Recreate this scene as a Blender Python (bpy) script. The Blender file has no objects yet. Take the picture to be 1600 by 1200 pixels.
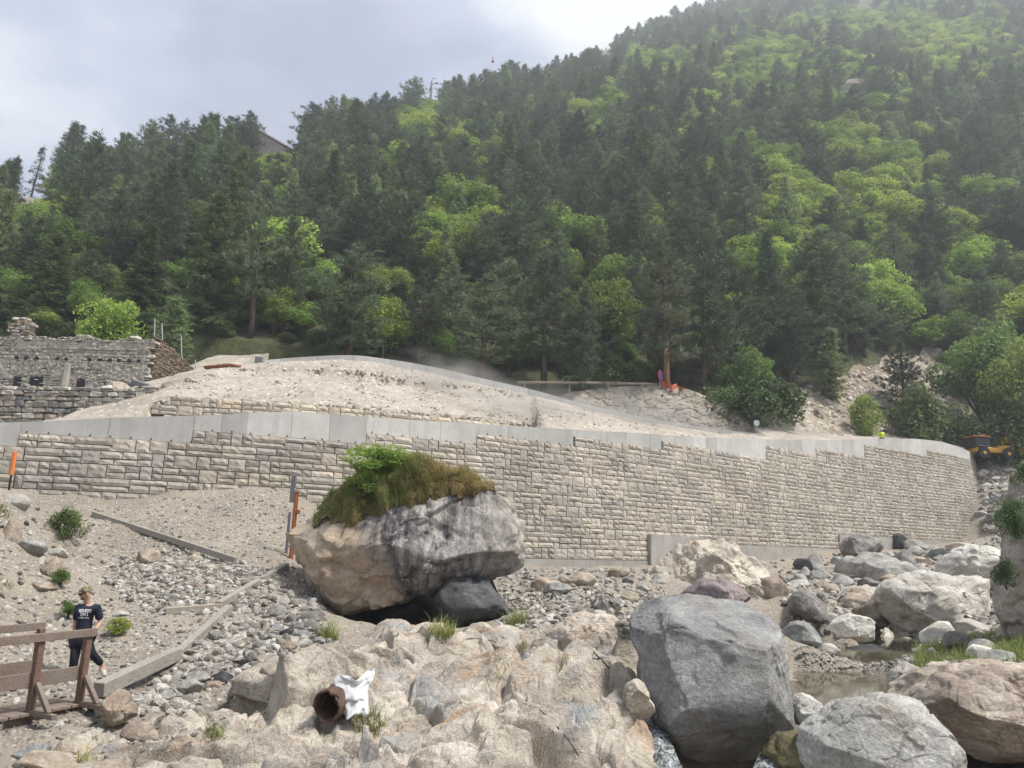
import bpy, bmesh, math, random
import numpy as np
from mathutils import Vector, Matrix, Euler

# ------------------------------------------------------------------ camera, sky, sun, exposure
SC = bpy.context.scene
COL = SC.collection
F = 1202.0                                   # focal length in photo pixels (1600 wide)
PITCH, ROLL = math.radians(11.52), math.radians(2.0)
CAM = np.array([0.0, 0.0, 3.0])
_f = np.array([0, math.cos(PITCH), math.sin(PITCH)])
_U0 = np.array([0, -math.sin(PITCH), math.cos(PITCH)])
_R0 = np.array([1.0, 0, 0])
_u = math.cos(ROLL) * _R0 + math.sin(ROLL) * _U0
_v = math.cos(ROLL) * _U0 - math.sin(ROLL) * _R0
cd = bpy.data.cameras.new('camera'); cam = bpy.data.objects.new('camera', cd); COL.objects.link(cam)
cd.sensor_width = 36; cd.lens = 36 * F / 1600; cd.clip_start = .1; cd.clip_end = 5000
M = Matrix(((_u[0], _v[0], -_f[0], CAM[0]), (_u[1], _v[1], -_f[1], CAM[1]), (_u[2], _v[2], -_f[2], CAM[2]), (0, 0, 0, 1)))
cam.matrix_world = M
SC.camera = cam

SUN_AZ, SUN_EL = math.radians(105), math.radians(60)     # azimuth from +Y towards +X (from the right)
sd = bpy.data.lights.new('sun', 'SUN'); sun = bpy.data.objects.new('sun', sd); COL.objects.link(sun)
sd.energy = 4.2; sd.angle = math.radians(11); sd.color = (1, .955, .88)
sdir = Vector((math.sin(SUN_AZ) * math.cos(SUN_EL), math.cos(SUN_AZ) * math.cos(SUN_EL), math.sin(SUN_EL)))
sun.rotation_euler = sdir.to_track_quat('Z', 'Y').to_euler(); sun.location = (0, 0, 60)

W = bpy.data.worlds.new('World'); SC.world = W; W.use_nodes = True
nt = W.node_tree; nt.nodes.clear()
def _n(t, **k):
    n = nt.nodes.new(t)
    for a, b in k.items(): setattr(n, a, b)
    return n
out = _n('ShaderNodeOutputWorld'); bg = _n('ShaderNodeBackground'); bg.inputs[1].default_value = .1
sky = _n('ShaderNodeTexSky', sky_type='NISHITA', sun_disc=False, sun_elevation=SUN_EL, sun_rotation=SUN_AZ, altitude=900, dust_density=2.0)
tc = _n('ShaderNodeTexCoord'); mp = _n('ShaderNodeMapping'); mp.inputs['Scale'].default_value = (1, 1, 1.9)
mp.inputs['Location'].default_value = (.31, .27, .12)
nt.links.new(tc.outputs['Generated'], mp.inputs[0])
n1 = _n('ShaderNodeTexNoise'); n1.inputs['Scale'].default_value = 2.6; n1.inputs['Detail'].default_value = 7; n1.inputs['Roughness'].default_value = .5; n1.inputs['Distortion'].default_value = .3
n2 = _n('ShaderNodeTexNoise'); n2.inputs['Scale'].default_value = 2.6; n2.inputs['Detail'].default_value = 6; n2.inputs['Roughness'].default_value = .48
nt.links.new(mp.outputs[0], n1.inputs['Vector']); nt.links.new(mp.outputs[0], n2.inputs['Vector'])
r1 = _n('ShaderNodeValToRGB'); r1.color_ramp.elements[0].position = .24; r1.color_ramp.elements[1].position = .44
nt.links.new(n1.outputs[0], r1.inputs[0])
r2 = _n('ShaderNodeValToRGB')                                       # cloud: grey-lavender body to white edges
e = r2.color_ramp.elements; e[0].position = .38; e[0].color = (2.3, 2.55, 3.35, 1); e[1].position = .62; e[1].color = (6.0, 6.05, 6.2, 1)
m_ = e.new(.50); m_.color = (3.3, 3.62, 4.5, 1)
nt.links.new(n2.outputs[0], r2.inputs[0])
mx = _n('ShaderNodeMix', data_type='RGBA'); nt.links.new(r1.outputs[0], mx.inputs[0])
nt.links.new(sky.outputs[0], mx.inputs[6]); nt.links.new(r2.outputs[0], mx.inputs[7])
nt.links.new(mx.outputs[2], bg.inputs[0]); nt.links.new(bg.outputs[0], out.inputs[0])

vs = SC.view_settings; vs.view_transform = 'Standard'; vs.look = 'None'; vs.exposure = .88; vs.gamma = 1; vs.use_curve_mapping = False
SC.display_settings.display_device = 'sRGB'
SC.render.engine = 'CYCLES'
cy = SC.cycles; cy.use_denoising = True; cy.max_bounces = 6; cy.diffuse_bounces = 3; cy.glossy_bounces = 2
cy.transmission_bounces = 4; cy.volume_bounces = 0; cy.transparent_max_bounces = 8; cy.caustics_reflective = False; cy.caustics_refractive = False

# ------------------------------------------------------------------ small library
rng = np.random.default_rng(7); random.seed(7)
def ray(x, y):
    return _f + (x - 800) / F * _u - (y - 600) / F * _v
def S(x, y, Y):                              # photo direction (x,y) at forward distance Y -> world point
    d = ray(x, y); return CAM + d * (Y / d[1])
def px(p):                                   # world -> photo pixel
    q = np.asarray(p) - CAM; w = q @ _f
    return 800 + F * (q @ _u) / w, 600 - F * (q @ _v) / w
def pxw(Y): return Y / F                     # about one photo pixel in metres at distance Y

def _hash(ix, iy, iz, s):
    h = (ix.astype(np.int64) * 374761393 + iy.astype(np.int64) * 668265263 + iz.astype(np.int64) * 2147483647 + s * 974711) & 0xffffffff
    h = ((h ^ (h >> 13)) * 1274126177) & 0xffffffff
    h = ((h ^ (h >> 16)) * 2246822519) & 0xffffffff
    return (h ^ (h >> 15)) & 0xffffffff
_G = np.array([(1,1,0),(-1,1,0),(1,-1,0),(-1,-1,0),(1,0,1),(-1,0,1),(1,0,-1),(-1,0,-1),(0,1,1),(0,-1,1),(0,1,-1),(0,-1,-1),(1,1,0),(-1,1,0),(0,-1,1),(0,-1,-1)], float)
def perlin(p, s=0):
    p = np.asarray(p, float); i = np.floor(p).astype(np.int64); f = p - i; w = f * f * f * (f * (f * 6 - 15) + 10)
    r = 0
    for dx in (0, 1):
        for dy in (0, 1):
            for dz in (0, 1):
                g = _G[_hash(i[..., 0] + dx, i[..., 1] + dy, i[..., 2] + dz, s) & 15]
                d = (g * (f - np.array([dx, dy, dz]))).sum(-1)
                r = r + d * (w[..., 0] if dx else 1 - w[..., 0]) * (w[..., 1] if dy else 1 - w[..., 1]) * (w[..., 2] if dz else 1 - w[..., 2])
    return r
def fbm(p, o=5, s=0, gain=.5, lac=2.03):
    p = np.asarray(p, float); a = 1; r = 0
    for k in range(o): r = r + a * perlin(p, s + k); p = p * lac; a *= gain
    return r
def ridged(p, o=4, s=0, gain=.5):
    p = np.asarray(p, float); a = 1; r = 0
    for k in range(o): r = r + a * (1 - 2 * np.abs(perlin(p, s + k))); p = p * 2.07; a *= gain
    return r
def P3(X, Y, z=0.0): return np.stack([X, Y, np.zeros_like(X) + z], -1)
def cells(X, Y, s=0):                        # jittered-grid voronoi: offset to the nearest site, site hash, border distance
    ix = np.floor(X).astype(np.int64); iy = np.floor(Y).astype(np.int64)
    b1 = np.full(X.shape, 9.); b2 = np.full(X.shape, 9.); ox = np.zeros_like(X); oy = np.zeros_like(X); hh = np.zeros(X.shape, np.int64)
    for dx in (-1, 0, 1):
        for dy in (-1, 0, 1):
            h = _hash(ix + dx, iy + dy, iy * 0, s)
            cx = ix + dx + (h & 1023) / 1023.; cyy = iy + dy + ((h >> 10) & 1023) / 1023.
            d = np.hypot(X - cx, Y - cyy); c = d < b1
            b2 = np.where(c, b1, np.minimum(b2, d)); ox = np.where(c, X - cx, ox); oy = np.where(c, Y - cyy, oy); hh = np.where(c, h, hh); b1 = np.where(c, d, b1)
    return ox, oy, hh, b2 - b1

def cells3(P, s=0):                          # 3-D version: offset to the nearest site, site hash, border distance
    I = np.floor(P).astype(np.int64); n = len(P); b1 = np.full(n, 9.); b2 = np.full(n, 9.); O = np.zeros((n, 3)); hh = np.zeros(n, np.int64)
    for dx in (-1, 0, 1):
        for dy in (-1, 0, 1):
            for dz in (-1, 0, 1):
                J = I + np.array([dx, dy, dz]); h = _hash(J[:, 0], J[:, 1], J[:, 2], s)
                c = J + np.stack([(h & 1023), ((h >> 10) & 1023), ((h >> 20) & 1023)], -1) / 1023.
                E = P - c; d = np.sqrt((E * E).sum(1)); k = d < b1
                b2 = np.where(k, b1, np.minimum(b2, d)); O[k] = E[k]; hh[k] = h[k]; b1 = np.where(k, d, b1)
    return O, hh, b2 - b1

def mk(name, V, Fc, smooth=False, mi=None):
    V = np.ascontiguousarray(V, np.float32); Fc = np.ascontiguousarray(Fc, np.int32); k = Fc.shape[1]
    me = bpy.data.meshes.new(name); me.vertices.add(len(V)); me.vertices.foreach_set('co', V.ravel())
    me.loops.add(Fc.size); me.loops.foreach_set('vertex_index', Fc.ravel())
    me.polygons.add(len(Fc)); me.polygons.foreach_set('loop_start', np.arange(0, Fc.size, k, dtype=np.int32))
    me.polygons.foreach_set('use_smooth', np.full(len(Fc), bool(smooth)))
    if mi is not None: me.polygons.foreach_set('material_index', np.asarray(mi, np.int32))
    me.update(calc_edges=True)
    return me
def ob(name, me, mat=None, parent=None, loc=None, rot=None, scale=None, **kw):
    o = bpy.data.objects.new(name, me); COL.objects.link(o)
    if mat is not None and me is not None:
        if len(me.materials) == 0:
            for m in (mat if isinstance(mat, (list, tuple)) else [mat]): me.materials.append(m)
    if parent is not None: o.parent = parent
    if loc is not None: o.location = [float(c) for c in loc]
    if rot is not None: o.rotation_euler = [float(c) for c in rot]
    if scale is not None: o.scale = (scale,) * 3 if np.isscalar(scale) else [float(c) for c in scale]
    for k, v in kw.items(): o[k] = v
    return o
def thing(name, label, cat, loc=(0, 0, 0), rot=None, group=None):
    o = ob(name, None, loc=loc, rot=rot, label=label, category=cat, kind='thing')
    if group: o['group'] = group
    return o
def tag(o, label, cat, group=None):
    o['label'] = label; o['category'] = cat; o['kind'] = 'thing'
    if group: o['group'] = group
    return o
def grid_faces(nx, ny):
    i = np.arange(nx - 1); j = np.arange(ny - 1); I, J = np.meshgrid(i, j, indexing='ij'); a = (I * ny + J).ravel()
    return np.stack([a, a + ny, a + ny + 1, a + 1], -1)
class MB:                                    # boxes, bars and tubes gathered into one mesh
    def __init__(s): s.V = []; s.F = []
    def add(s, V, Fc):
        n = len(s.V); s.V += [tuple(map(float, v)) for v in V]; s.F += [tuple(int(i) + n for i in f) for f in Fc]; return s
    def box(s, c, size, rot=None, bev=0.0):
        bm = bmesh.new(); bmesh.ops.create_cube(bm, size=1)
        for v in bm.verts: v.co = Vector((v.co.x * size[0], v.co.y * size[1], v.co.z * size[2]))
        if bev: bmesh.ops.bevel(bm, geom=list(bm.edges), offset=bev, segments=1, affect='EDGES')
        Rm = Euler(rot).to_matrix() if rot is not None and not isinstance(rot, Matrix) else (rot or Matrix.Identity(3))
        bm.verts.index_update(); V = [Rm @ v.co + Vector(c) for v in bm.verts]; Fc = [[v.index for v in f.verts] for f in bm.faces]; bm.free()
        return s.add(V, Fc)
    def bar(s, a, b, w, h, bev=0.0, up=(0, 0, 1)):
        a = Vector(a); b = Vector(b); d = (b - a); L = d.length; d.normalize(); u = Vector(up); x = u.cross(d)
        if x.length < 1e-4: x = Vector((1, 0, 0)).cross(d)
        x.normalize(); z = d.cross(x); Rm = Matrix((x, d, z)).transposed()
        return s.box((a + b) / 2, (w, L, h), Rm, bev)
    def tube(s, pts, rad, n=8, cap=True):
        pts = [Vector(p) for p in pts]; rad = [rad] * len(pts) if np.isscalar(rad) else list(rad); V = []; Fc = []; px_ = None
        for i, p in enumerate(pts):
            d = (pts[min(i + 1, len(pts) - 1)] - pts[max(i - 1, 0)]).normalized()
            x = px_ - d * px_.dot(d) if px_ is not None else d.orthogonal()
            x.normalize(); px_ = x; y = d.cross(x)
            for k in range(n):
                a = 2 * math.pi * k / n; V.append(p + (x * math.cos(a) + y * math.sin(a)) * rad[i])
        for i in range(len(pts) - 1):
            for k in range(n): Fc.append((i * n + k, i * n + (k + 1) % n, (i + 1) * n + (k + 1) % n, (i + 1) * n + k))
        if cap: Fc.append(tuple(reversed(range(n)))); Fc.append(tuple(range((len(pts) - 1) * n, len(pts) * n)))
        return s.add(V, Fc)
    def build(s, name, mat, parent=None, smooth=False, **kw):
        me = bpy.data.meshes.new(name); me.from_pydata(s.V, [], s.F); me.update()
        if smooth: me.polygons.foreach_set('use_smooth', np.full(len(me.polygons), True))
        return ob(name, me, mat, parent, **kw)

# ------------------------------------------------------------------ materials
class NT:
    def __init__(s, name):
        s.m = bpy.data.materials.new(name); s.m.use_nodes = True; s.t = s.m.node_tree; s.b = s.t.nodes['Principled BSDF']
        s.b.inputs['Specular IOR Level'].default_value = .3
        s.tc = s.t.nodes.new('ShaderNodeTexCoord'); s.vec = s.tc.outputs['Object']
    def new(s, t, **k):
        n = s.t.nodes.new(t)
        for a, b in k.items(): setattr(n, a, b)
        return n
    def lk(s, a, b): s.t.links.new(a, b)
    def sv(s, sock, v):
        if isinstance(v, bpy.types.NodeSocket): s.lk(v, sock)
        else: sock.default_value = tuple(v) + (1,) if isinstance(v, (tuple, list)) and len(v) == 3 and sock.type == 'RGBA' else v
    def map(s, scale=(1, 1, 1), rot=(0, 0, 0), vec=None, loc=(0, 0, 0)):
        n = s.new('ShaderNodeMapping'); s.lk(vec or s.vec, n.inputs[0]); n.inputs['Scale'].default_value = scale; n.inputs['Rotation'].default_value = rot; n.inputs['Location'].default_value = loc
        return n.outputs[0]
    def noise(s, scale, detail=5, rough=.55, vec=None, dist=0):
        n = s.new('ShaderNodeTexNoise'); s.lk(vec or s.vec, n.inputs['Vector'])
        for k, v in (('Scale', scale), ('Detail', detail), ('Roughness', rough), ('Distortion', dist)): n.inputs[k].default_value = v
        return n.outputs[0]
    def vor(s, scale, feature='DISTANCE_TO_EDGE', vec=None, outp=0):
        n = s.new('ShaderNodeTexVoronoi', feature=feature); s.lk(vec or s.vec, n.inputs['Vector']); n.inputs['Scale'].default_value = scale
        return n.outputs[outp]
    def ramp(s, fac, stops):
        n = s.new('ShaderNodeValToRGB'); s.lk(fac, n.inputs[0]); e = n.color_ramp.elements
        while len(e) < len(stops): e.new(.5)
        for q, (p, c) in zip(e, stops): q.position = p; q.color = ((c,) * 3 if np.isscalar(c) else tuple(c)) + (1,)
        return n.outputs[0]
    def mix(s, fac, a, b, blend='MIX'):
        n = s.new('ShaderNodeMix', data_type='RGBA', blend_type=blend); s.sv(n.inputs[0], fac); s.sv(n.inputs[6], a); s.sv(n.inputs[7], b)
        return n.outputs[2]
    def math(s, op, a, b=0.0):
        n = s.new('ShaderNodeMath', operation=op); s.sv(n.inputs[0], a); s.sv(n.inputs[1], b); return n.outputs[0]
    def rnd(s): return s.new('ShaderNodeObjectInfo').outputs['Random']
    def hsv(s, col, h=.5, sat=1., v=1.):
        n = s.new('ShaderNodeHueSaturation'); s.sv(n.inputs['Hue'], h); s.sv(n.inputs['Saturation'], sat); s.sv(n.inputs['Value'], v); s.sv(n.inputs['Color'], col); return n.outputs[0]
    def rmap(s, val, a, b, c=0., d=1.):
        n = s.new('ShaderNodeMapRange'); s.sv(n.inputs[0], val)
        for i, q in enumerate((a, b, c, d)): n.inputs[i + 1].default_value = q
        return n.outputs[0]
    def bump(s, hgt, strength=.5, dist=.05, normal=None):
        n = s.new('ShaderNodeBump'); n.inputs['Strength'].default_value = strength; n.inputs['Distance'].default_value = dist; s.lk(hgt, n.inputs['Height'])
        if normal is not None: s.lk(normal, n.inputs['Normal'])
        return n.outputs[0]
    def done(s, col=None, rough=.9, normal=None):
        if col is not None: s.sv(s.b.inputs['Base Color'], col)
        s.sv(s.b.inputs['Roughness'], rough)
        if normal is not None: s.lk(normal, s.b.inputs['Normal'])
        return s.m
def world_vec(t):
    return t.new('ShaderNodeNewGeometry').outputs['Position']

def rock_mat(name, dark, mid, light, scale=1.0, stain=None, stain_amt=.5, vein=.0, layer=None, rv=.25, wpos=False, bump=.7, grain=.55, crack=.22, stain2=None):
    t = NT(name)
    if wpos: t.vec = world_vec(t)
    base = t.noise(.9 * scale, 8, .62, dist=.4)
    col = t.ramp(base, [(.30, dark), (.50, mid), (.70, light)])
    sp = t.noise(16 * scale, 4, .7); col = t.mix(grain, col, t.ramp(sp, [(.32, .28), (.5, .5), (.68, .74)]), 'OVERLAY')
    sp2 = t.noise(75 * scale, 2, .6); col = t.mix(.4, col, t.ramp(sp2, [(.35, .33), (.65, .67)]), 'OVERLAY')
    if stain is not None:
        st = t.noise(.7 * scale, 6, .6, vec=t.map(loc=(3.1, 7.7, 1.3)))
        col = t.mix(t.ramp(st, [(.52, 0), (.66, stain_amt)]), col, stain)
    if stain2 is not None:
        s2 = t.noise(1.1 * scale, 7, .65, vec=t.map((1, 1, .5), loc=(9.1, 2.7, 5.3))); col = t.mix(t.ramp(s2, [(.56, 0), (.68, .7)]), col, stain2)
    lay = None
    if layer is not None:
        lv = t.map(scale=(.9 * scale, .9 * scale, 4 * scale), rot=layer); lay = t.noise(1.0, 6, .65, vec=lv, dist=.8)
        col = t.mix(.4, col, t.ramp(lay, [(.34, .30), (.5, .5), (.66, .72)]), 'OVERLAY')
    cr = t.vor(1.9 * scale, vec=t.map((1, 1.7, .7), (.4, .3, .5)))
    crm = t.ramp(cr, [(.0, 0), (.012, 1)])
    col = t.mix(t.math('MULTIPLY', t.math('SUBTRACT', 1.0, crm), crack), col, tuple(c * .6 for c in dark))
    c2 = t.vor(5.5 * scale, vec=t.map((1, .45, 1.3), (.9, .2, .7))); col = t.mix(t.math('MULTIPLY', t.math('SUBTRACT', 1.0, t.ramp(c2, [(.0, 0), (.014, 1)])), crack * .8), col, dark)
    if vein:
        vn = t.noise(1.3 * scale, 3, .5, vec=t.map(rot=(.5, .9, .2), scale=(1, 3.5, 1), loc=(2, 5, 1)), dist=1.2)
        col = t.mix(t.ramp(vn, [(.485, 0), (.5, vein * .5), (.515, 0)]), col, (.72, .69, .64))
    r = t.rnd(); col = t.hsv(col, t.rmap(r, 0, 1, .49, .51), t.rmap(r, 0, 1, 1.1, .8), t.rmap(r, 0, 1, 1 - rv, 1 + rv))
    h = t.math('ADD', t.noise(5 * scale, 8, .68), t.math('MULTIPLY', crm, .05))
    if lay is not None: h = t.math('ADD', h, t.math('MULTIPLY', lay, .18))
    n = t.bump(h, bump, .12 / scale)
    return t.done(col, .92, n)
M_ = {}
M_['tan'] = rock_mat('rock_tan', (.19, .155, .12), (.37, .315, .25), (.50, .44, .36), 1.2, stain=(.30, .17, .08), stain_amt=.35, layer=(.5, .2, 0))
M_['bed'] = rock_mat('bedrock_stone', (.20, .165, .13), (.40, .342, .275), (.59, .53, .45), 1.1, stain2=(.36, .215, .12), stain=(.27, .28, .285), stain_amt=.95, vein=.5, wpos=True, bump=.9, rv=0, grain=.22, crack=.6)
M_['grey'] = rock_mat('rock_grey', (.16, .16, .16), (.28, .277, .27), (.43, .43, .415), 1.0, stain=(.17, .16, .135), stain_amt=.5, layer=(.35, .45, 0), vein=.3)
M_['mid'] = rock_mat('rock_mid_grey', (.14, .135, .125), (.26, .25, .23), (.38, .365, .34), 1.5, stain=(.26, .20, .14), stain_amt=.4, layer=(.3, .5, 0), vein=.3, rv=.35)
M_['white'] = rock_mat('rock_white', (.34, .32, .28), (.52, .495, .44), (.66, .64, .59), .9, stain=(.36, .29, .20), stain_amt=.4, layer=(.25, .3, 0))
M_['green'] = rock_mat('rock_greenish', (.26, .255, .235), (.42, .412, .38), (.54, .53, .495), 1.1, stain=(.30, .24, .17), stain_amt=.4, layer=(.8, .2, 0), vein=.5)
M_['brown'] = rock_mat('rock_brown', (.15, .105, .08), (.31, .25, .20), (.50, .435, .37), 1.0, stain=(.20, .12, .075), stain_amt=.6, layer=(.12, .2, 0))
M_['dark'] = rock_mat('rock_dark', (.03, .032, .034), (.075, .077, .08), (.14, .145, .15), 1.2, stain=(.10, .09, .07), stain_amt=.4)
M_['cliff'] = rock_mat('rock_cliff', (.14, .115, .09), (.29, .25, .205), (.42, .38, .33), .6, stain=(.2, .19, .18), stain_amt=.6, layer=(1.2, .3, 0), bump=1)

def ground_mat(name, soil, soil2, peb_d, peb_l, pscale=14, pe=.55, wscale=1.0):
    t = NT(name); t.vec = world_vec(t)
    big = t.noise(.35 * wscale, 6, .6); s_ = t.ramp(big, [(.35, soil), (.65, soil2)])
    s_ = t.mix(.5, s_, t.ramp(t.noise(30, 3, .7), [(.3, .3), (.7, .7)]), 'OVERLAY')
    n = t.new('ShaderNodeTexVoronoi', feature='F1'); t.lk(t.vec, n.inputs['Vector']); n.inputs['Scale'].default_value = pscale
    bw = t.new('ShaderNodeSeparateColor'); t.lk(n.outputs['Color'], bw.inputs[0])
    pc = t.mix(bw.outputs[0], peb_d, peb_l)
    has = t.math('GREATER_THAN', bw.outputs[1], 1 - pe)
    shape = t.math('LESS_THAN', n.outputs['Distance'], .52)
    k = t.math('MULTIPLY', has, shape)
    col = t.mix(k, s_, pc)
    h = t.math('ADD', t.math('MULTIPLY', t.math('MULTIPLY', t.math('SUBTRACT', .6, n.outputs['Distance']), has), 1.2), t.noise(22, 5, .7))
    return t.done(col, .95, t.bump(h, .9, .05))
M_['gravel_ground'] = ground_mat('gravel_ground', (.235, .20, .16), (.34, .295, .24), (.16, .148, .135), (.45, .42, .375), 15, .5)
M_['fill'] = ground_mat('fill_gravel', (.30, .262, .215), (.44, .395, .335), (.22, .195, .165), (.56, .52, .455), 5, .35)
M_['scree'] = ground_mat('scree_soil', (.20, .155, .11), (.33, .275, .21), (.20, .18, .15), (.46, .42, .36), 2.2, .5, .6)
M_['stone_chip'] = rock_mat('gravel_stone', (.135, .127, .115), (.265, .248, .222), (.45, .42, .375), 6, stain=(.26, .19, .13), stain_amt=.4, rv=.6, bump=.3)
M_['fill_chip'] = rock_mat('fill_stone', (.30, .26, .215), (.42, .375, .315), (.56, .515, .45), 6, rv=.35, bump=.3)

def hill_mat():
    t = NT('hillside_soil'); t.vec = world_vec(t)
    a = t.ramp(t.noise(.06, 7, .65), [(.38, (.045, .06, .022)), (.52, (.075, .085, .035)), (.66, (.13, .115, .07)), (.78, (.24, .21, .17))])
    a = t.mix(.6, a, t.ramp(t.noise(1.5, 6, .7), [(.3, .25), (.7, .75)]), 'OVERLAY')
    return t.done(a, .95, t.bump(t.noise(1.1, 8, .7), 1, .8))  # windows: black slabs on the face, the shade inside painted as colour
M_['hill'] = hill_mat()

def block_mat(name, c1, c2, wpos=False, tint=None):
    t = NT(name)
    wv = world_vec(t)
    a = t.ramp(t.noise(.55, 5, .6, vec=wv), [(.36, c1), (.62, c2)])
    a = t.mix(.5, a, t.ramp(t.noise(5, 6, .65, vec=wv), [(.3, .34), (.7, .66)]), 'OVERLAY')
    a = t.mix(.4, a, t.ramp(t.noise(40, 3, .7, vec=wv), [(.3, .36), (.7, .64)]), 'OVERLAY')
    if not wpos:
        r = t.rnd(); a = t.hsv(a, .5, t.rmap(r, 0, 1, .8, 1.2), t.rmap(r, 0, 1, .80, 1.12))
    st = t.noise(1.4, 5, .6, vec=t.map((2.2, 2.2, .22), vec=wv)); a = t.mix(t.ramp(st, [(.52, 0), (.72, .5)]), a, (.20, .18, .155))
    return t.done(a, .93, t.bump(t.noise(24, 7, .7, vec=wv), .8, .03))
M_['block'] = block_mat('split_face_block', (.37, .335, .28), (.47, .43, .37))
M_['block_far'] = block_mat('split_face_block_far', (.36, .325, .272), (.46, .42, .36), True)
M_['block_up'] = block_mat('split_face_block_tan', (.46, .40, .315), (.58, .515, .42))
def conc_mat(name, c1, c2, streak=.4):
    t = NT(name); wv = world_vec(t)
    a = t.ramp(t.noise(.8, 6, .6, vec=wv), [(.35, c1), (.65, c2)])
    st = t.noise(2.0, 5, .6, vec=t.map((1.6, 1.6, .12), vec=wv)); a = t.mix(t.ramp(st, [(.5, 0), (.75, streak)]), a, tuple(c * .62 for c in c1))
    a = t.mix(.25, a, t.ramp(t.noise(60, 3, .7, vec=wv), [(.3, .3), (.7, .7)]), 'OVERLAY')
    r = t.rnd(); a = t.hsv(a, .5, 1, t.rmap(r, 0, 1, .82, 1.10)); a = t.mix(t.ramp(t.noise(2.6, 6, .7, vec=wv), [(.5, 0), (.7, .35)]), a, tuple(c * .75 for c in c1))
    return t.done(a, .85, t.bump(t.noise(30, 6, .6, vec=wv), .25, .01))
M_['joint'] = conc_mat('block_joint_shade', (.15, .13, .105), (.21, .185, .15))  # backing behind the block stones: shade of the recessed joints painted dark brown
M_['conc'] = conc_mat('cast_concrete', (.42, .412, .388), (.52, .51, .48))
M_['foot'] = conc_mat('footing_concrete', (.30, .285, .26), (.40, .38, .35), .6)
M_['plaster'] = conc_mat('old_plaster', (.33, .30, .25), (.47, .43, .36), .8)
M_['shot'] = rock_mat('shotcrete', (.20, .175, .14), (.30, .265, .215), (.42, .375, .31), 1.2, wpos=True, bump=1, rv=0)
M_['oldstone'] = rock_mat('old_wall_stone', (.23, .205, .17), (.39, .355, .30), (.53, .49, .42), 4, stain=(.38, .28, .18), stain_amt=.5, rv=.3)
M_['brownstone'] = rock_mat('brown_wall_stone', (.12, .095, .065), (.21, .17, .12), (.31, .265, .2), 4, rv=.3)
M_['mortar'] = rock_mat('old_mortar', (.10, .085, .07), (.17, .15, .125), (.24, .21, .175), 3, rv=0)
def wood_mat(name, c1, c2, grey, amt):
    t = NT(name); wv = t.vec
    g = t.noise(3, 6, .65, vec=t.map((9, 9, 9)), dist=.6); fine = t.noise(1, 6, .75, vec=t.map((50, 2.2, 50)))
    a = t.ramp(g, [(.3, c1), (.7, c2)]); a = t.mix(.9, a, t.ramp(fine, [(.32, .15), (.68, .85)]), 'OVERLAY')
    a = t.mix(t.ramp(t.noise(2.3, 5, .65), [(.35, amt), (.65, amt * .4)]), a, grey)
    return t.done(a, .85, t.bump(fine, .5, .01))
M_['wood'] = wood_mat('weathered_wood', (.10, .062, .045), (.20, .13, .095), (.22, .205, .185), .6)
M_['wood_grey'] = wood_mat('silver_wood', (.15, .13, .105), (.30, .27, .23), (.34, .32, .29), .6)
M_['wood_brown'] = wood_mat('red_brown_wood', (.105, .052, .035), (.19, .105, .075), (.17, .14, .12), .3)
M_['plank_tan'] = wood_mat('tan_timber', (.27, .225, .17), (.38, .325, .25), (.36, .33, .29), .4)
def plain(name, col, rough=.6, var=.2, metal=0., bumps=.15, sc=20):
    t = NT(name); a = t.mix(t.math('MULTIPLY', t.noise(sc * .3, 5, .6), var * 2), tuple(col), tuple(c * .45 for c in col))
    t.b.inputs['Metallic'].default_value = metal
    return t.done(a, rough, t.bump(t.noise(sc, 5, .6), bumps, .01))
M_['rust'] = (lambda t: t.done(t.ramp(t.noise(9, 7, .7), [(.3, (.045, .03, .024)), (.5, (.10, .06, .045)), (.7, (.19, .125, .095))]), .9, t.bump(t.noise(25, 6, .7), .8, .02)))(NT('rusty_steel'))
M_['post_rust'] = plain('rust_orange_paint', (.36, .13, .05), .7, .35)
M_['galv'] = plain('galvanised_steel', (.42, .43, .44), .45, .2, .6)
M_['greymetal'] = plain('grey_metal', (.20, .205, .215), .5, .25, .5)
M_['orange'] = plain('orange_plastic', (.75, .22, .06), .5, .15)
M_['black'] = plain('black_plastic_hole_shade', (.02, .02, .022), .5, .2)
M_['yellow'] = plain('machine_yellow', (.62, .34, .04), .45, .3)
M_['glass'] = plain('dark_glass', (.03, .035, .04), .12, .1)
M_['sheet'] = plain('white_sheet', (.62, .62, .62), .7, .12)
M_['signblue'] = plain('sign_blue', (.06, .10, .32), .4, .1)
M_['signgrey'] = plain('sign_back_grey', (.40, .40, .40), .5, .1)
M_['red'] = plain('red_paint', (.45, .06, .035), .6, .2)
M_['roofred'] = plain('faded_red_roof', (.32, .12, .08), .8, .3)
M_['net'] = plain('orange_net', (.62, .17, .09), .7, .2)
M_['hivis'] = plain('hi_vis_yellow', (.62, .72, .04), .6, .1)
M_['skin'] = plain('skin', (.46, .28, .20), .55, .15, 0, .1, 30)
M_['navy'] = plain('navy_cotton', (.018, .022, .042), .9, .25, 0, .3, 60)
M_['trouser'] = plain('black_trousers', (.012, .014, .024), .85, .25, 0, .3, 60)
M_['shoe'] = plain('pale_shoe', (.50, .47, .43), .8, .2)
M_['print'] = plain('white_print', (.75, .75, .73), .8, .05)
def camo():
    t = NT('camouflage_cloth'); a = t.ramp(t.noise(22, 2, .5), [(.40, (.10, .085, .045)), (.5, (.25, .21, .14)), (.6, (.36, .31, .22))]); return t.done(a, .9)
M_['camo'] = camo()
M_['wire'] = plain('dark_wire', (.05, .045, .04), .6, .2)
M_['bluebag'] = plain('blue_grey_tarp', (.22, .27, .36), .6, .3)

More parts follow.
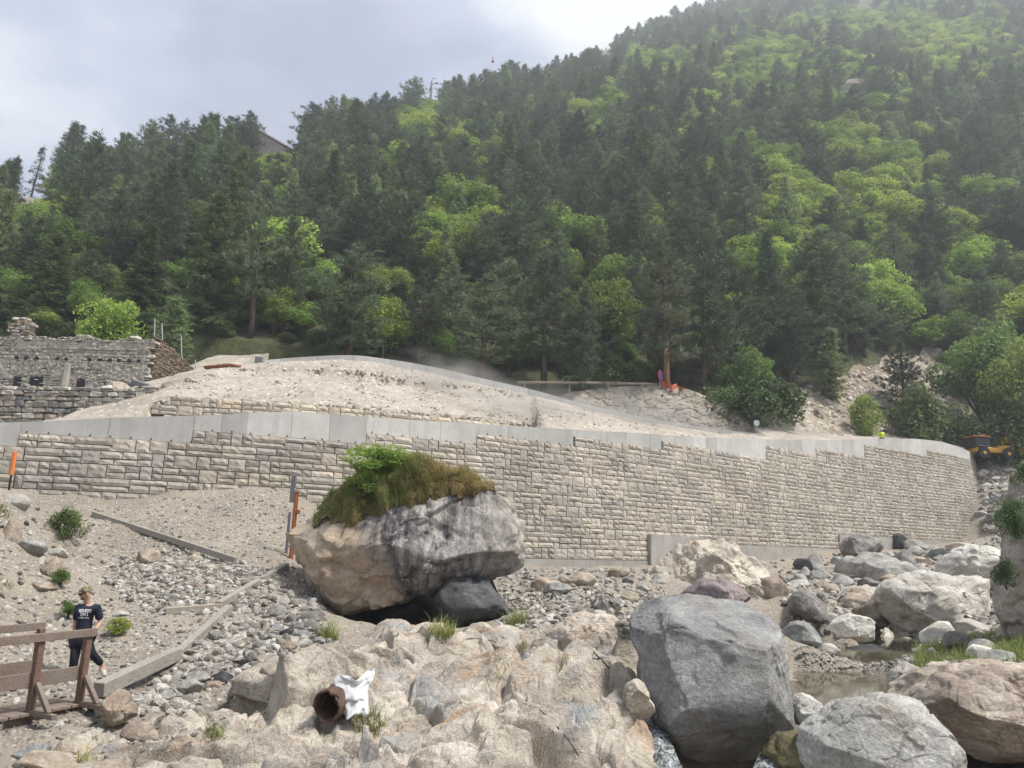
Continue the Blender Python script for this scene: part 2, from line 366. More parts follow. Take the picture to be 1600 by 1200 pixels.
def leaf_mat(name, c1, c2, trans=.35, hv=.02, vv=.25):
    t = NT(name); r = t.rnd(); wv = world_vec(t)
    a = t.mix(r, c1, c2)
    a = t.mix(.7, a, t.ramp(t.noise(1.1, 4, .6, vec=wv), [(.3, .30), (.7, .70)]), 'OVERLAY')
    a = t.hsv(a, t.rmap(t.math('FRACT', t.math('MULTIPLY', r, 7.3)), 0, 1, .5 - hv, .5 + hv), 1, t.rmap(t.math('FRACT', t.math('MULTIPLY', r, 13.7)), 0, 1, 1 - vv, 1 + vv))
    t.done(a, .65); t.b.inputs['Specular IOR Level'].default_value = .25
    if trans:
        tr = t.new('ShaderNodeBsdfTranslucent'); t.lk(t.hsv(a, .49, 1.1, 1.25), tr.inputs[0])
        ms = t.new('ShaderNodeMixShader'); ms.inputs[0].default_value = trans
        t.lk(t.b.outputs[0], ms.inputs[1]); t.lk(tr.outputs[0], ms.inputs[2]); t.lk(ms.outputs[0], t.t.nodes['Material Output'].inputs[0])
    return t.m
M_['pine'] = leaf_mat('pine_needles', (.082, .112, .062), (.135, .162, .092), .22, .02, .42)
M_['spruce'] = leaf_mat('spruce_needles', (.075, .11, .044), (.12, .155, .062), .22, .02, .35)
M_['larch'] = leaf_mat('larch_needles', (.19, .245, .105), (.24, .29, .135), .3)
M_['broad'] = leaf_mat('broad_leaves', (.13, .20, .05), (.20, .27, .075), .4, .025, .3)
M_['bright'] = leaf_mat('bright_leaves', (.22, .31, .07), (.29, .37, .095), .42, .02, .22)
M_['shrubdark'] = leaf_mat('dark_shrub_leaves', (.075, .115, .04), (.12, .165, .062), .3)
M_['grass'] = leaf_mat('green_grass', (.12, .18, .05), (.19, .235, .085), .35)
M_['grass_dry'] = leaf_mat('dry_grass', (.42, .36, .15), (.34, .29, .12), .35)
M_['sedum'] = leaf_mat('rusty_moss', (.27, .15, .06), (.22, .16, .06), .25)
M_['turfsoil'] = ground_mat('turf_soil', (.13, .09, .045), (.20, .16, .07), (.15, .13, .05), (.24, .20, .09), 30, .4)
M_['flower'] = leaf_mat('purple_flower', (.32, .20, .33), (.36, .26, .36), .3)
M_['bark'] = rock_mat('dark_bark', (.035, .026, .02), (.075, .056, .043), (.12, .095, .075), 3, rv=.2)
M_['bark_red'] = rock_mat('pine_bark_orange', (.12, .06, .035), (.25, .135, .085), (.36, .22, .15), 2, rv=.15)
def water():
    t = NT('stream_water'); a = t.ramp(t.noise(.9, 4, .5, vec=world_vec(t)), [(.35, (.075, .07, .045)), (.65, (.11, .10, .065))])
    n = t.bump(t.noise(3.5, 5, .6, vec=t.map((1, .5, 1), vec=world_vec(t))), .12, .03)
    t.b.inputs['Specular IOR Level'].default_value = .5
    return t.done(a, .06, n)
M_['water'] = water()
def foam():
    t = NT('white_water'); w = t.noise(7, 6, .7, vec=t.map((1.6, 1.6, .5)))
    return t.done(t.ramp(w, [(.42, (.05, .055, .055)), (.56, (.3, .32, .33)), (.68, (.75, .76, .77))]), .25, t.bump(w, .6, .08))
M_['foam'] = foam()

# ------------------------------------------------------------------ terrain in front of the wall
GP = [(10,775,24.5),(60,778,24.8),(150,790,25),(230,783,25.4),(300,780,25.8),(400,768,26.6),(450,772,27),(500,800,27.3),(600,850,28.5),(700,878,29.8),
      (820,884,32.2),(900,890,33.8),(1010,888,36.3),(1130,880,40.5),(1250,872,46),(1330,857,50),(1450,854,55),(1540,852,59),(1560,830,57),(1552,800,61),(1575,760,63),(1545,722,66),(1600,716,67),(1570,712,70),(1610,770,58),(1640,740,62),(1700,720,66),(1530,716,72),
      (145,815,23.6),(250,845,22),(365,880,20.5),(445,900,19.6),(340,955,17.5),(270,1035,15.2),(150,1085,13.6),(400,1000,16.2),(350,1075,14.4),(250,1120,13.2),
      (140,1068,14.3),(90,1010,15.6),(230,960,17.3),(170,1000,16),(60,1060,14),(180,900,19.2),(120,870,20.3),(300,900,19.6),
      (60,790,19.5),(20,790,18.5),(110,830,19.5),(0,880,17),(60,930,16.8),(0,960,15.6),(40,850,18),(90,900,17.8),(-80,800,17),(-150,900,14),
      (500,968,17.3),(560,1000,16.6),(640,985,17.4),(760,985,17.4),(600,1000,20),(700,992,21),(820,960,18.6),(850,930,21.5),(930,915,25),(1000,900,29),(880,905,28),
      (960,960,19),(900,985,17.3),(600,1050,14.2),(700,1050,14.2),(460,1080,13.4),(560,1110,12.4),(250,1180,11),(400,1195,10.4),(650,1180,10.6),(800,1100,12.6),(900,1050,13.8),
      (860,1190,10.4),(980,1040,14.2),(1000,1150,11.8),(1010,1195,11),(100,1150,12),(30,1175,11.3),(180,1130,12.5),
      (1040,960,26),(1150,960,27),(1200,940,29),(1240,985,24),(1060,990,20),(1130,1000,18.5),
      (1280,960,27.5),(1400,990,27),(1330,930,32),(1450,920,36),(1300,890,42),(1400,870,47),(1520,870,50),(1560,900,40),
      (1480,1010,23),(1540,1000,23.5),(1590,1000,22),(1450,1050,18.5),(1580,1040,18.5),(1650,950,22),(1520,1040,19),(1390,1075,16.5),
      (1330,1025,20.8),(1270,1020,21.2),(1400,1030,20.8)]
pts = [S(*g) for g in GP]
pts += [np.array(p, float) for p in [(-40,8,1.5),(-45,24,6),(-30,6,.6),(0,0,1.3),(-10,1,.9),(10,1,1.2),(2.2,5,-1.0),(-4,6,-.4),(-7,8,-.35),(2.6,9,-1.35),(2.4,11,-1.35),(3.6,12.5,-1.3),(3.2,7,-1.35),
        (4.6,10.2,-1.2),(6.5,11.5,-.8),(9,10,.1),(14,9,1),(25,8,3),(40,15,6),(45,35,6),(60,50,9),(20,16,.9),(30,30,3),
        (6,16,-.55),(7.2,17.5,-.6),(8.5,16.5,-.5),(6.5,19.5,-.35),(9,26,-.5),(11,27,-.45),(7.5,15,-.5),(10,22.5,-.2),
        (0,70,2),(20,72,4),(-40,70,4),(-45,45,5),(0,-25,3),(-40,-20,3),(50,-20,4),(70,78,13)]]
pts = np.array(pts)
def rbf_fit(p, c=1.2, reg=.02):
    d = np.hypot(p[:, None, 0] - p[None, :, 0], p[:, None, 1] - p[None, :, 1]); n = len(p)
    A = np.zeros((n + 3, n + 3)); A[:n, :n] = -np.sqrt(d * d + c * c) + reg * np.eye(n)
    A[:n, n] = 1; A[:n, n + 1:] = p[:, :2]; A[n, :n] = 1; A[n + 1:, :n] = p[:, :2].T
    b = np.zeros(n + 3); b[:n] = p[:, 2]
    w = np.linalg.solve(A, b)
    def f(X, Y):
        X = np.asarray(X, float); Y = np.asarray(Y, float); r = w[n] + w[n + 1] * X + w[n + 2] * Y
        for i in range(n): r = r - w[i] * np.sqrt((X - p[i, 0]) ** 2 + (Y - p[i, 1]) ** 2 + c * c)
        return r
    return f
near_f = rbf_fit(pts, .8, .12)
class HF:                                    # sampled height field with bilinear look-up
    def __init__(s, f, x0, x1, nx, y0, y1, ny):
        s.x0, s.x1, s.y0, s.y1, s.nx, s.ny = x0, x1, y0, y1, nx, ny
        s.X, s.Y = np.meshgrid(np.linspace(x0, x1, nx), np.linspace(y0, y1, ny), indexing='ij'); s.Z = f(s.X, s.Y)
    def __call__(s, X, Y):
        a = np.clip((np.asarray(X, float) - s.x0) / (s.x1 - s.x0) * (s.nx - 1), 0, s.nx - 1.001); b = np.clip((np.asarray(Y, float) - s.y0) / (s.y1 - s.y0) * (s.ny - 1), 0, s.ny - 1.001)
        i = a.astype(int); j = b.astype(int); u = a - i; v = b - j; Z = s.Z
        return Z[i, j] * (1 - u) * (1 - v) + Z[i + 1, j] * u * (1 - v) + Z[i, j + 1] * (1 - u) * v + Z[i + 1, j + 1] * u * v
    def mesh(s, name, mat, **kw):
        V = np.stack([s.X, s.Y, s.Z], -1).reshape(-1, 3); return ob(name, mk(name, V, grid_faces(s.nx, s.ny), True), mat, **kw)
BPX = [(-60,1330,9),(60,1180,11),(180,1150,11.7),(300,1095,13),(370,1050,14.4),(430,1030,15),(520,1015,15.6),(600,1010,15.9),(690,1006,16),(800,998,16.3),(880,965,17.3),(930,948,18),(975,955,17.5),(1000,1010,14.6),(992,1080,12.6),(1022,1140,11.9),(1045,1230,10.6),(1060,1400,8.4)]
def px_poly(pp, z):                          # picture polygon laid on the level z
    o = []
    for x, y in pp:
        d = ray(x, y); o.append((CAM + d * (z - CAM[2]) / d[2])[:2])
    return np.array(o)
def inside_dist(X, Y, poly):
    D = np.full(X.shape, 1e9); ins = np.zeros(X.shape, bool); n = len(poly)
    for i in range(n):
        a = poly[i]; b = poly[(i + 1) % n]; e_ = b - a; t = np.clip(((X - a[0]) * e_[0] + (Y - a[1]) * e_[1]) / (e_ @ e_), 0, 1)
        D = np.minimum(D, np.hypot(X - a[0] - t * e_[0], Y - a[1] - t * e_[1]))
        c = ((a[1] > Y) != (b[1] > Y)) & (X < (b[0] - a[0]) * (Y - a[1]) / (b[1] - a[1] + 1e-12) + a[0]); ins ^= c
    return np.where(ins, D, -D)
bp = np.array([S(*q)[:2] for q in BPX])
POOLS = [px_poly(p, -.13) for p in ([(1235,1046),(1290,1050),(1340,1047),(1400,1062),(1412,1085),(1395,1110),(1320,1130),(1240,1130)], [(1330,1008),(1360,998),(1385,988),(1440,996),(1470,1003),(1452,1024),(1400,1034),(1372,1024)], [(1232,1008),(1262,1000),(1270,985),(1290,985),(1280,1010),(1250,1020)])]
def near_z(X, Y):
    z = near_f(X, Y)
    z = z - .8 * np.clip(inside_dist(X, Y, bp) / .5, 0, 1)
    for pl in POOLS:
        k = np.clip(inside_dist(X + .25 * fbm(P3(X, Y), 3, 17), Y + .25 * fbm(P3(X, Y, 3), 3, 18), pl) / .5 + .4, 0, 1); z = z * (1 - k) + (-.42) * k
    return z + .16 * fbm(P3(X * .5, Y * .5), 5, 3) + .05 * ridged(P3(X * 1.7, Y * 1.7), 3, 9)
NEAR = HF(near_z, -34, 70, 560, 4, 80, 480)
NEAR.mesh('riverbank', M_['gravel_ground'], kind='structure')
def hit(x, y, hf=None, t0=6., t1=66., n=700):        # where the sight line through a photo pixel meets the ground
    hf = hf or NEAR; d = ray(x, y); d = d / d[1]; t = np.linspace(t0, t1, n); P = CAM + d[None] * t[:, None]
    k = np.nonzero(P[:, 2] <= hf(P[:, 0], P[:, 1]))[0]
    return P[k[0]] if len(k) else None
BG = MB(); BG.box((0, 20, -6), (300, 300, .1)); BG.build('ground', M_['gravel_ground'], kind='structure')

# ------------------------------------------------------------------ main retaining wall: plan curve and heights
WT = [(-160,24.4),(12,25.2),(150,25.7),(280,26.4),(447,27.6),(580,29.1),(700,30.8),(827,32.9),(1010,37.2),(1150,42.3),(1290,49.3),(1400,54.6),(1480,58.8),(1518,61.4),(1540,64),(1549,68),(1551,73)]
wp = np.array([S(x, 760, Y)[:2] for x, Y in WT])
def smooth_path(p, n=12):                    # Catmull-Rom
    q = np.vstack([2 * p[0] - p[1], p, 2 * p[-1] - p[-2]]); o = []
    for i in range(1, len(q) - 2):
        for t in np.linspace(0, 1, n, endpoint=False):
            a, b, c, d = q[i - 1], q[i], q[i + 1], q[i + 2]
            o.append(.5 * (2 * b + (c - a) * t + (2 * a - 5 * b + 4 * c - d) * t * t + (3 * b - a - 3 * c + d) * t ** 3))
    o.append(p[-1]); return np.array(o)
class Path:
    def __init__(s, p):
        s.p = p; s.s = np.concatenate([[0], np.cumsum(np.linalg.norm(np.diff(p, axis=0), axis=1))]); s.L = s.s[-1]
    def at(s, t): return np.array([np.interp(t, s.s, s.p[:, k]) for k in range(s.p.shape[1])]).T
    def tan(s, t):
        d = s.at(min(t + .25, s.L)) - s.at(max(t - .25, 0)); return d / np.linalg.norm(d)
WP = Path(smooth_path(wp))
RH, BL, SETB = .457, 1.17, .046
Z0 = S(900, 874, 34.6)[2]
def s_of_x(x, y=760):                        # path length at which the wall shows at photo column x
    P = np.column_stack([WP.p, np.full(len(WP.p), 4.)]); q = P - CAM; w = q @ _f; xs = 800 + F * (q @ _u) / w
    k = np.argmax(xs >= x) if (xs >= x).any() else len(xs) - 1
    if k == 0: return 0.
    f = (x - xs[k - 1]) / (xs[k] - xs[k - 1]); return WP.s[k - 1] + f * (WP.s[k] - WP.s[k - 1])
ct = [(-160,664),(0,660),(150,653),(288,650),(447,643),(570,652),(750,663),(905,672),(1048,680),(1140,685),(1240,688),(1330,688),(1400,686),(1460,686),(1500,690)]
cs = []; cz = []
for x, y in ct:
    s_ = s_of_x(x); p = WP.at(s_); cs.append(s_); cz.append(S(x, y, p[1] + .5)[2])
cs.append(WP.L); cz.append(cz[-1] - .6)
def ztop(s): return np.interp(s, cs, cz)
steps = [0] + [s_of_x(x) for x in (10, 288, 570, 748, 905, 1048, 1138, 1215, 1296, 1374, 1476)] + [WP.L]
def rows_at(s):
    for a, b in zip(steps[:-1], steps[1:]):
        if a <= s <= b + 1e-6: return int(math.floor((min(ztop(np.linspace(a, b, 9))) - .27 - Z0) / RH))
    return 10
SB1, SB2 = s_of_x(1012), s_of_x(1312)
SB1b = s_of_x(1096)
def row0_at(s): return 0 if s < SB1 else (2 if s < SB2 else 4)
def wall_off(s, k):                          # plan position on the face of course k
    t = WP.tan(s); n = np.array([-t[1], t[0]]); return WP.at(s) + n * SETB * k, t

def stone_face(x0, x1, z0, z1, r, depth=.055, nx=None, nz=None):
    g = .015; x0 += g; x1 -= g; z0 += g; z1 -= g; w, h = x1 - x0, z1 - z0
    nx = nx or max(3, int(round(w / .11))); nz = nz or max(3, int(round(h / .085)))
    u = np.concatenate([[0], np.linspace(.0, 1, nx), [1]]); v = np.concatenate([[0], np.linspace(0, 1, nz), [1]])
    U, V = np.meshgrid(u, v, indexing='ij'); X = x0 + U * w; Z = z0 + V * h
    edge = np.zeros(U.shape); edge[0] = edge[-1] = 1; edge[:, 0] = edge[:, -1] = 1
    rim = np.zeros(U.shape); rim[1] = rim[-2] = 1; rim[:, 1] = rim[:, -2] = 1
    off = r.uniform(0, 50); tl = r.uniform(-.04, .04, 2)
    pr = .034 + .012 * np.minimum(1, 4 * np.minimum(np.minimum(U, 1 - U) * w / .2, np.minimum(V, 1 - V) * h / .15)) + .030 * perlin(np.stack([X * 5 + off, Z * 7, Z * 0 + off], -1)) + .022 * ridged(np.stack([X * 3.2 + Z * 5, Z * 9 + off, X * 0 + 1], -1), 2) * .5
    pr = pr + tl[0] * (U - .5) + tl[1] * (V - .5)
    Y = np.where(edge > 0, .05, np.where(rim > 0, np.minimum(-.008, -pr * .72), -pr))
    in_ = (edge == 0) & (rim == 0); X = X + in_ * r.uniform(-.018, .018, X.shape); Z = Z + in_ * r.uniform(-.014, .014, X.shape)
    jit = (rim > 0) & (edge == 0); X = X + jit * r.uniform(-.006, .006, X.shape); Z = Z + jit * r.uniform(-.006, .006, X.shape)
    return np.stack([X, Y, Z], -1).reshape(-1, 3), grid_faces(len(u), len(v))
PAT = [[(0,.5,0,1),(.5,1,0,.45),(.5,1,.45,1)], [(0,1,.42,1),(0,1,0,.42)][::-1], [(0,.22,0,1),(.22,1,.5,1),(.22,.6,0,.5),(.6,1,0,.5)],
       [(0,.6,.45,1),(.6,1,.45,1),(0,.38,0,.45),(.38,1,0,.45)], [(0,.62,0,1),(.62,1,0,1)], [(0,.4,0,.5),(0,.4,.5,1),(.4,.72,0,1),(.72,1,.5,1),(.72,1,0,.5)],
       [(0,.45,.5,1),(.45,1,.5,1),(0,.7,0,.5),(.7,1,0,.5)], [(0,.3,.5,1),(0,.3,0,.5),(.3,1,.38,1),(.3,1,0,.38)], [(0,1,.6,1),(0,.55,0,.6),(.55,1,0,.6)], [(0,.5,0,.45),(0,.5,.45,1),(.5,1,0,1)]]
def block_variant(i, depth=.5):
    r = np.random.default_rng(100 + i); V = []; Fs = []; n = 0
    for (a, b, c, d) in PAT[i % len(PAT)]:
        v, f = stone_face(-BL / 2 + a * BL, -BL / 2 + b * BL, c * RH, d * RH, r); V.append(v); Fs.append(f[:, ::-1] + n); n += len(v)
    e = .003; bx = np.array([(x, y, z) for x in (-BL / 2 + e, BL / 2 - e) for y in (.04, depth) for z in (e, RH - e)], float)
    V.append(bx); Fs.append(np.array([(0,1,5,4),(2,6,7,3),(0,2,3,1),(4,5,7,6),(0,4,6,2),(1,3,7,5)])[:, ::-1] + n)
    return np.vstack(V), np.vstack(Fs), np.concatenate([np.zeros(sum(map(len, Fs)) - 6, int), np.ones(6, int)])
NBV = 24
BV = [block_variant(i) for i in range(NBV)]
BM = []
for v, f, mi in BV:
    # outward normals: front faces look along -Y
    BM.append(mk('block', v, f, False, mi))
wall = thing('retaining_wall', 'long curved retaining wall of split-face beige blocks under a grey concrete coping', 'retaining wall')
cand = []; EDG = sorted(steps + [SB1, SB2])
for k in range(0, 26):
    s = -(k % 2) * BL / 2 - (0.13 * (k * 37 % 5)); 
    while s < WP.L:
        a_, b_ = max(s, 0), min(s + BL, WP.L); s += BL
        for e0_, e1_ in zip(EDG[:-1], EDG[1:]):          # cut the block where its course starts or stops
            c_, d_ = max(a_, e0_), min(b_, e1_)
            if d_ - c_ > .02:
                m_ = (c_ + d_) / 2
                if k >= rows_at(m_) or k < row0_at(m_):
                    if m_ > (a_ + b_) / 2: b_ = min(b_, c_)
                    else: a_ = max(a_, d_)
        if b_ - a_ < .12: continue
        sm = (a_ + b_) / 2; bl_ = b_ - a_
        if k >= rows_at(sm) or k < row0_at(sm): continue
        p, t = wall_off(sm, k); z = Z0 + k * RH
        gz = NEAR(p[0] + t[1] * .4, p[1] - t[0] * .4)
        if z + RH < gz - .15: continue
        q = px((p[0], p[1], z + .2)); vis = -40 < q[0] < 1640
        cand.append((p[1] if vis else 999, p, t, z, k, bl_ / BL))
cand.sort(key=lambda c: c[0])
far_V = []; far_F = []; far_M = []; nf = 0; rr = np.random.default_rng(5)
for i, (d, p, t, z, k, fx) in enumerate(cand):
    vi = int(rr.integers(NBV)); a = math.atan2(t[1], t[0])
    if i < 300:
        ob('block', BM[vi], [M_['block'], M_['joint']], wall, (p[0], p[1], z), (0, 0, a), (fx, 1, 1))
    else:
        v, f, mi_ = BV[vi]; far_M.append(mi_); v = v * np.array([fx, 1, 1]); ca, sa = math.cos(a), math.sin(a)
        far_V.append(np.column_stack([v[:, 0] * ca - v[:, 1] * sa + p[0], v[:, 0] * sa + v[:, 1] * ca + p[1], v[:, 2] + z])); far_F.append(f + nf); nf += len(v)
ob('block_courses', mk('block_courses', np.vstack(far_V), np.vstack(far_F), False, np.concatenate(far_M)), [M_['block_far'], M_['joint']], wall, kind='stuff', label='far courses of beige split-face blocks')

def ribbon(path_fn, s0, s1, zlo, zhi, front, back, n=2, gap=.006):   # a straight-ish cast panel following the wall curve
    ss = np.linspace(s0 + gap, s1 - gap, n); V = []
    for s in ss:
        p, t = path_fn(s); nn = np.array([-t[1], t[0]])
        for (o, z) in ((front, zlo(s)), (front, zhi(s)), (back, zhi(s)), (back, zlo(s))): V.append((*(p + nn * o), z))
    Fc = []
    for i in range(n - 1):
        b = i * 4
        for j in range(4): Fc.append((b + j, b + 4 + j, b + 4 + (j + 1) % 4, b + (j + 1) % 4))
    Fc += [(0, 1, 2, 3), (4 * n - 1, 4 * n - 2, 4 * n - 3, 4 * n - 4)]
    return V, Fc
kink = s_of_x(150); joints = sorted(set([0, *steps] + [s_of_x(x) for x in (151, 333, 374, 447, 510, 640, 690, 800, 840, 960, 990, 1030, 1070, 1100, 1120, 1160, 1185, 1230, 1255, 1275, 1315, 1340, 1358, 1400, 1436, 1455)]))
for a, b in zip(joints[:-1], joints[1:]):
    if b - a < .25: continue
    m = (a + b) / 2; kr = rows_at(m); fn = lambda s, kr=kr: wall_off(s, kr - 1)
    ob('coping_panel', (lambda VF: (lambda me: (me.from_pydata([tuple(map(float, v)) for v in VF[0]], [], VF[1]), me.update(), me)[-1])(bpy.data.meshes.new('coping_panel')))(
        ribbon(fn, a, b, lambda s, kr=kr: Z0 + kr * RH + .004, lambda s: ztop(s), .035, .38, max(2, int((b - a) / .8)))), M_['conc'], wall)
def mesh_vf(name, V, Fc):
    me = bpy.data.meshes.new(name); me.from_pydata([tuple(map(float, v)) for v in V], [], Fc); me.update(); return me
# footings: stepped grey concrete under the courses, and the cast pad behind the rock
ob('footing', mesh_vf('footing', *ribbon(lambda s: wall_off(s, 0), s_of_x(700), SB1, lambda s: Z0 - 1.3, lambda s: Z0 - .004, -.06, .5, 14)), M_['foot'], wall)
ob('footing', mesh_vf('footing', *ribbon(lambda s: wall_off(s, 0), SB1, SB1b, lambda s: Z0 - 1.3, lambda s: Z0 + 2 * RH + .30, -.20, .4, 6)), M_['foot'], wall)
ob('footing', mesh_vf('footing', *ribbon(lambda s: wall_off(s, 0), SB1b, SB2, lambda s: Z0 - 1.2, lambda s: Z0 + 2 * RH - .004, -.03, .5, 12)), M_['foot'], wall)
ob('footing', mesh_vf('footing', *ribbon(lambda s: wall_off(s, 0), SB2, WP.L, lambda s: Z0 - .6, lambda s: Z0 + 4 * RH - .004, 0.0, .5, 20)), M_['foot'], wall)
mb = MB()
for i, s in enumerate(np.linspace(s_of_x(20), s_of_x(900), 34)):       # lifting anchors left in the coping foot
    kr = rows_at(s); p, t = wall_off(s, kr - 1); 
    mb.box((p[0] + t[1] * -.03 , p[1] + t[0] * .03, Z0 + kr * RH + .05), (.045, .04, .05), (0, 0, math.atan2(t[1], t[0])), .008)
mb.build('lifting_anchor', M_['black'], wall, kind='stuff')

# ------------------------------------------------------------------ embankment behind the wall
EP = [(250,640,36),(250,615,37.2),(330,605,39.5),(420,592,42.5),(480,580,45.5),(560,574,47.5),(420,570,48.5),(340,577,45),(300,590,43),(550,561,50.2),(640,574,51),(750,597,52),(830,614,52.7),(900,632,53.3),(1000,655,54.2),(1100,671,55.2),(1190,681,56.5),
      (640,605,46.5),(700,628,43.5),(760,645,41),(560,615,42),(480,612,40.5),(650,648,39),(820,660,38.5),(900,662,42),(1000,673,45),(1100,683,49),(1240,690,54),(1320,689,60),
      (0,615,43.5),(100,608,43.5),(200,603,43.5),(290,588,46),(0,640,40),(150,640,40),(120,600,50),(-100,620,44),(0,560,56),(200,560,56),(320,560,58),(420,556,56),(550,552,57),(750,584,58),(900,606,62),(1040,606,62),(1200,668,66),(1300,672,70),(1400,676,72),(1500,684,72),(1600,690,74)]
ep = [S(*g) for g in EP]
for s in np.linspace(0, s_of_x(1505), 40):           # a level shelf right behind the coping
    p, t = wall_off(s, 6); n = np.array([-t[1], t[0]]); q = p + n * 1.2; ep.append(np.array([q[0], q[1], ztop(s) - .75]))
ep = np.array(ep); emb_f = rbf_fit(ep, 1.2, .25)
# ------------------------------------------------------------------ upper low wall of tan blocks
UT = [(238,36.2),(330,36.6),(440,37.2),(560,38.4),(660,39.6),(760,41.2),(840,43)]
UP = Path(smooth_path(np.array([S(x, 630, Y)[:2] for x, Y in UT])))
ut = [(238,617),(330,619),(420,622),(470,628),(560,640),(660,648),(760,657),(840,668)]
us = []; uz = []
for (x, y) in ut:
    P = np.column_stack([UP.p, np.full(len(UP.p), 8.)]); q = P - CAM; xs = 800 + F * (q @ _u) / (q @ _f); k = int(np.clip(np.searchsorted(xs, x), 0, len(xs) - 1))
    us.append(UP.s[k]); uz.append(S(x, y, UP.p[k, 1])[2])
# ------------------------------------------------------------------ concrete kerb wall along the crest of the road
CT = [(330,572,47.5),(372,567,49.2),(415,563,50.2),(480,558,50.8),(550,555.5,51),(600,561,51.4),(645,568,51.8),(700,579,52.3),(750,591,52.8),(830,609,53.3),(900,628,54),(1000,651,55),(1100,668,56),(1190,679,57.2)]
CP = Path(smooth_path(np.array([S(*c) for c in CT]), 6))

_ux = UP.p[:, 0]; _cx = CP.p[:, 0]
def emb_z(X, Y):
    X = np.asarray(X, float); Y = np.asarray(Y, float); z = emb_f(X, Y)
    yu = np.interp(X, _ux, UP.p[:, 1]); zu = np.interp(np.interp(X, _ux, UP.s), us, uz); inn = (X > _ux[0]) & (X < _ux[-1])
    z = np.where(inn & (Y < yu + .25), np.minimum(z, zu - 1.6), z)
    z = np.where(inn & (Y >= yu + .25) & (Y < yu + 9), np.minimum(z, zu + .02 + (Y - yu) * .34), z)
    yc = np.interp(X, _cx, CP.p[:, 1]); zc = np.interp(X, _cx, CP.p[:, 2]); ic = (X > _cx[0]) & (X < _cx[-1])
    hh_ = np.interp(X, [_cx[0], _cx[0] + 4, _cx[-1] - 10, _cx[-1]], [.3, .62, .8, .35])
    z = np.where(ic & (Y > yc - 6) & (Y < yc + 16), np.minimum(z, zc - hh_ + np.where(Y < yc, (yc - Y) * -.05, np.maximum(0, Y - yc - 4) * .10)), z)
    return z
nS, nT = 340, 110
ss = np.linspace(0, WP.L, nS); tt = np.concatenate([np.linspace(0, 26, 90), np.linspace(26.6, 40, 20)])
V = np.zeros((nS, nT, 3))
base = np.array([(lambda pt: pt[0] + np.array([-pt[1][1], pt[1][0]]) * .42)(wall_off(s, rows_at(s))) for s in ss])
for i in range(nS):                          # grid runs from the wall line straight back (+Y, slightly left)
    V[i, :, 0] = base[i, 0] - .12 * tt; V[i, :, 1] = base[i, 1] + .1 + tt
X, Y = V[..., 0], V[..., 1]
V[..., 2] = emb_z(X, Y) + (.10 * fbm(P3(X * .5, Y * .5), 5, 31) + .06 * ridged(P3(X * 1.3, Y * 1.3), 3, 39)) * np.clip(tt / 3, 0, 1)[None]
ob('embankment', mk('embankment', V.reshape(-1, 3), grid_faces(nS, nT), True), M_['fill'], kind='structure')
class EmbHF:
    def __call__(s, X, Y): return emb_z(X, Y)
EMB = EmbHF()

# ------------------------------------------------------------------ wooded mountain side
RT = [(-500,430,128),(-200,380,130),(0,338,135),(100,308,138),(200,288,142),(300,265,148),(400,247,160),(500,226,178),(600,198,195),(700,172,212),(800,152,235),(870,138,260),(950,98,310),(1020,58,360),(1080,33,395),(1200,8,420),(1400,-18,425),(1600,-30,415),(2200,-60,400)]
BT = [(-500,52,13.5),(0,56,14),(400,59,14.5),(800,64,13.6),(1040,65,13.2),(1200,67,11.8),(1400,72,11.2),(1600,73,10),(2200,60,9)]
ra = []; rY = []; rz = []
for x, y, Yr in RT:
    d = ray(x, y); ra.append(d[0] / d[1]); rY.append(Yr); rz.append(d[2] / d[1] * Yr + 3)
ba = [ray(x, 590)[0] / ray(x, 590)[1] for x, _, _ in BT]
def hill_z(X, Y):
    X = np.asarray(X, float); Y = np.asarray(Y, float); a = X / np.maximum(Y, 1)
    Yr = np.interp(a, ra, rY); zr = np.interp(a, ra, rz); Yb = np.interp(a, ba, [b[1] for b in BT]); zb = np.interp(a, ba, [b[2] for b in BT]) + 3
    u = (Y - Yb) / (Yr - Yb)
    z = np.where(u < 0, zb + (Y - Yb) * .6, np.where(u < 1, zb + (zr - zb) * u, np.maximum(zr - (Y - Yr) * .45, 2.0)))
    amp = np.clip(u, 0, 1) * np.clip(1.3 - u, .3, 1)
    return z + amp * (5 * fbm(P3(X * .03, Y * .03), 4, 51) + 1.6 * ridged(P3(X * .11, Y * .11), 3, 57)) + .35 * np.clip(u * 6, 0, 1) * fbm(P3(X * .5, Y * .5), 3, 61)
av = np.linspace(-1.25, 1.35, 330); yv = np.concatenate([np.linspace(44, 130, 150), np.geomspace(131, 520, 170)])
A, YY = np.meshgrid(av, yv, indexing='ij'); XX = A * YY; ZZ = hill_z(XX, YY)
wa = wp[:, 0] / wp[:, 1]; _k = np.argsort(wa); Yw = np.interp(A, wa[_k], wp[_k, 1], right=76)
ZZ = np.where(YY < np.maximum(Yw + 1.5, 44), -5.0, np.where(YY < 59, np.minimum(ZZ, emb_f(XX, YY) - 1.0), ZZ))
ob('hillside', mk('hillside', np.stack([XX, YY, ZZ], -1).reshape(-1, 3), grid_faces(len(av), len(yv)), True), M_['hill'], kind='structure')
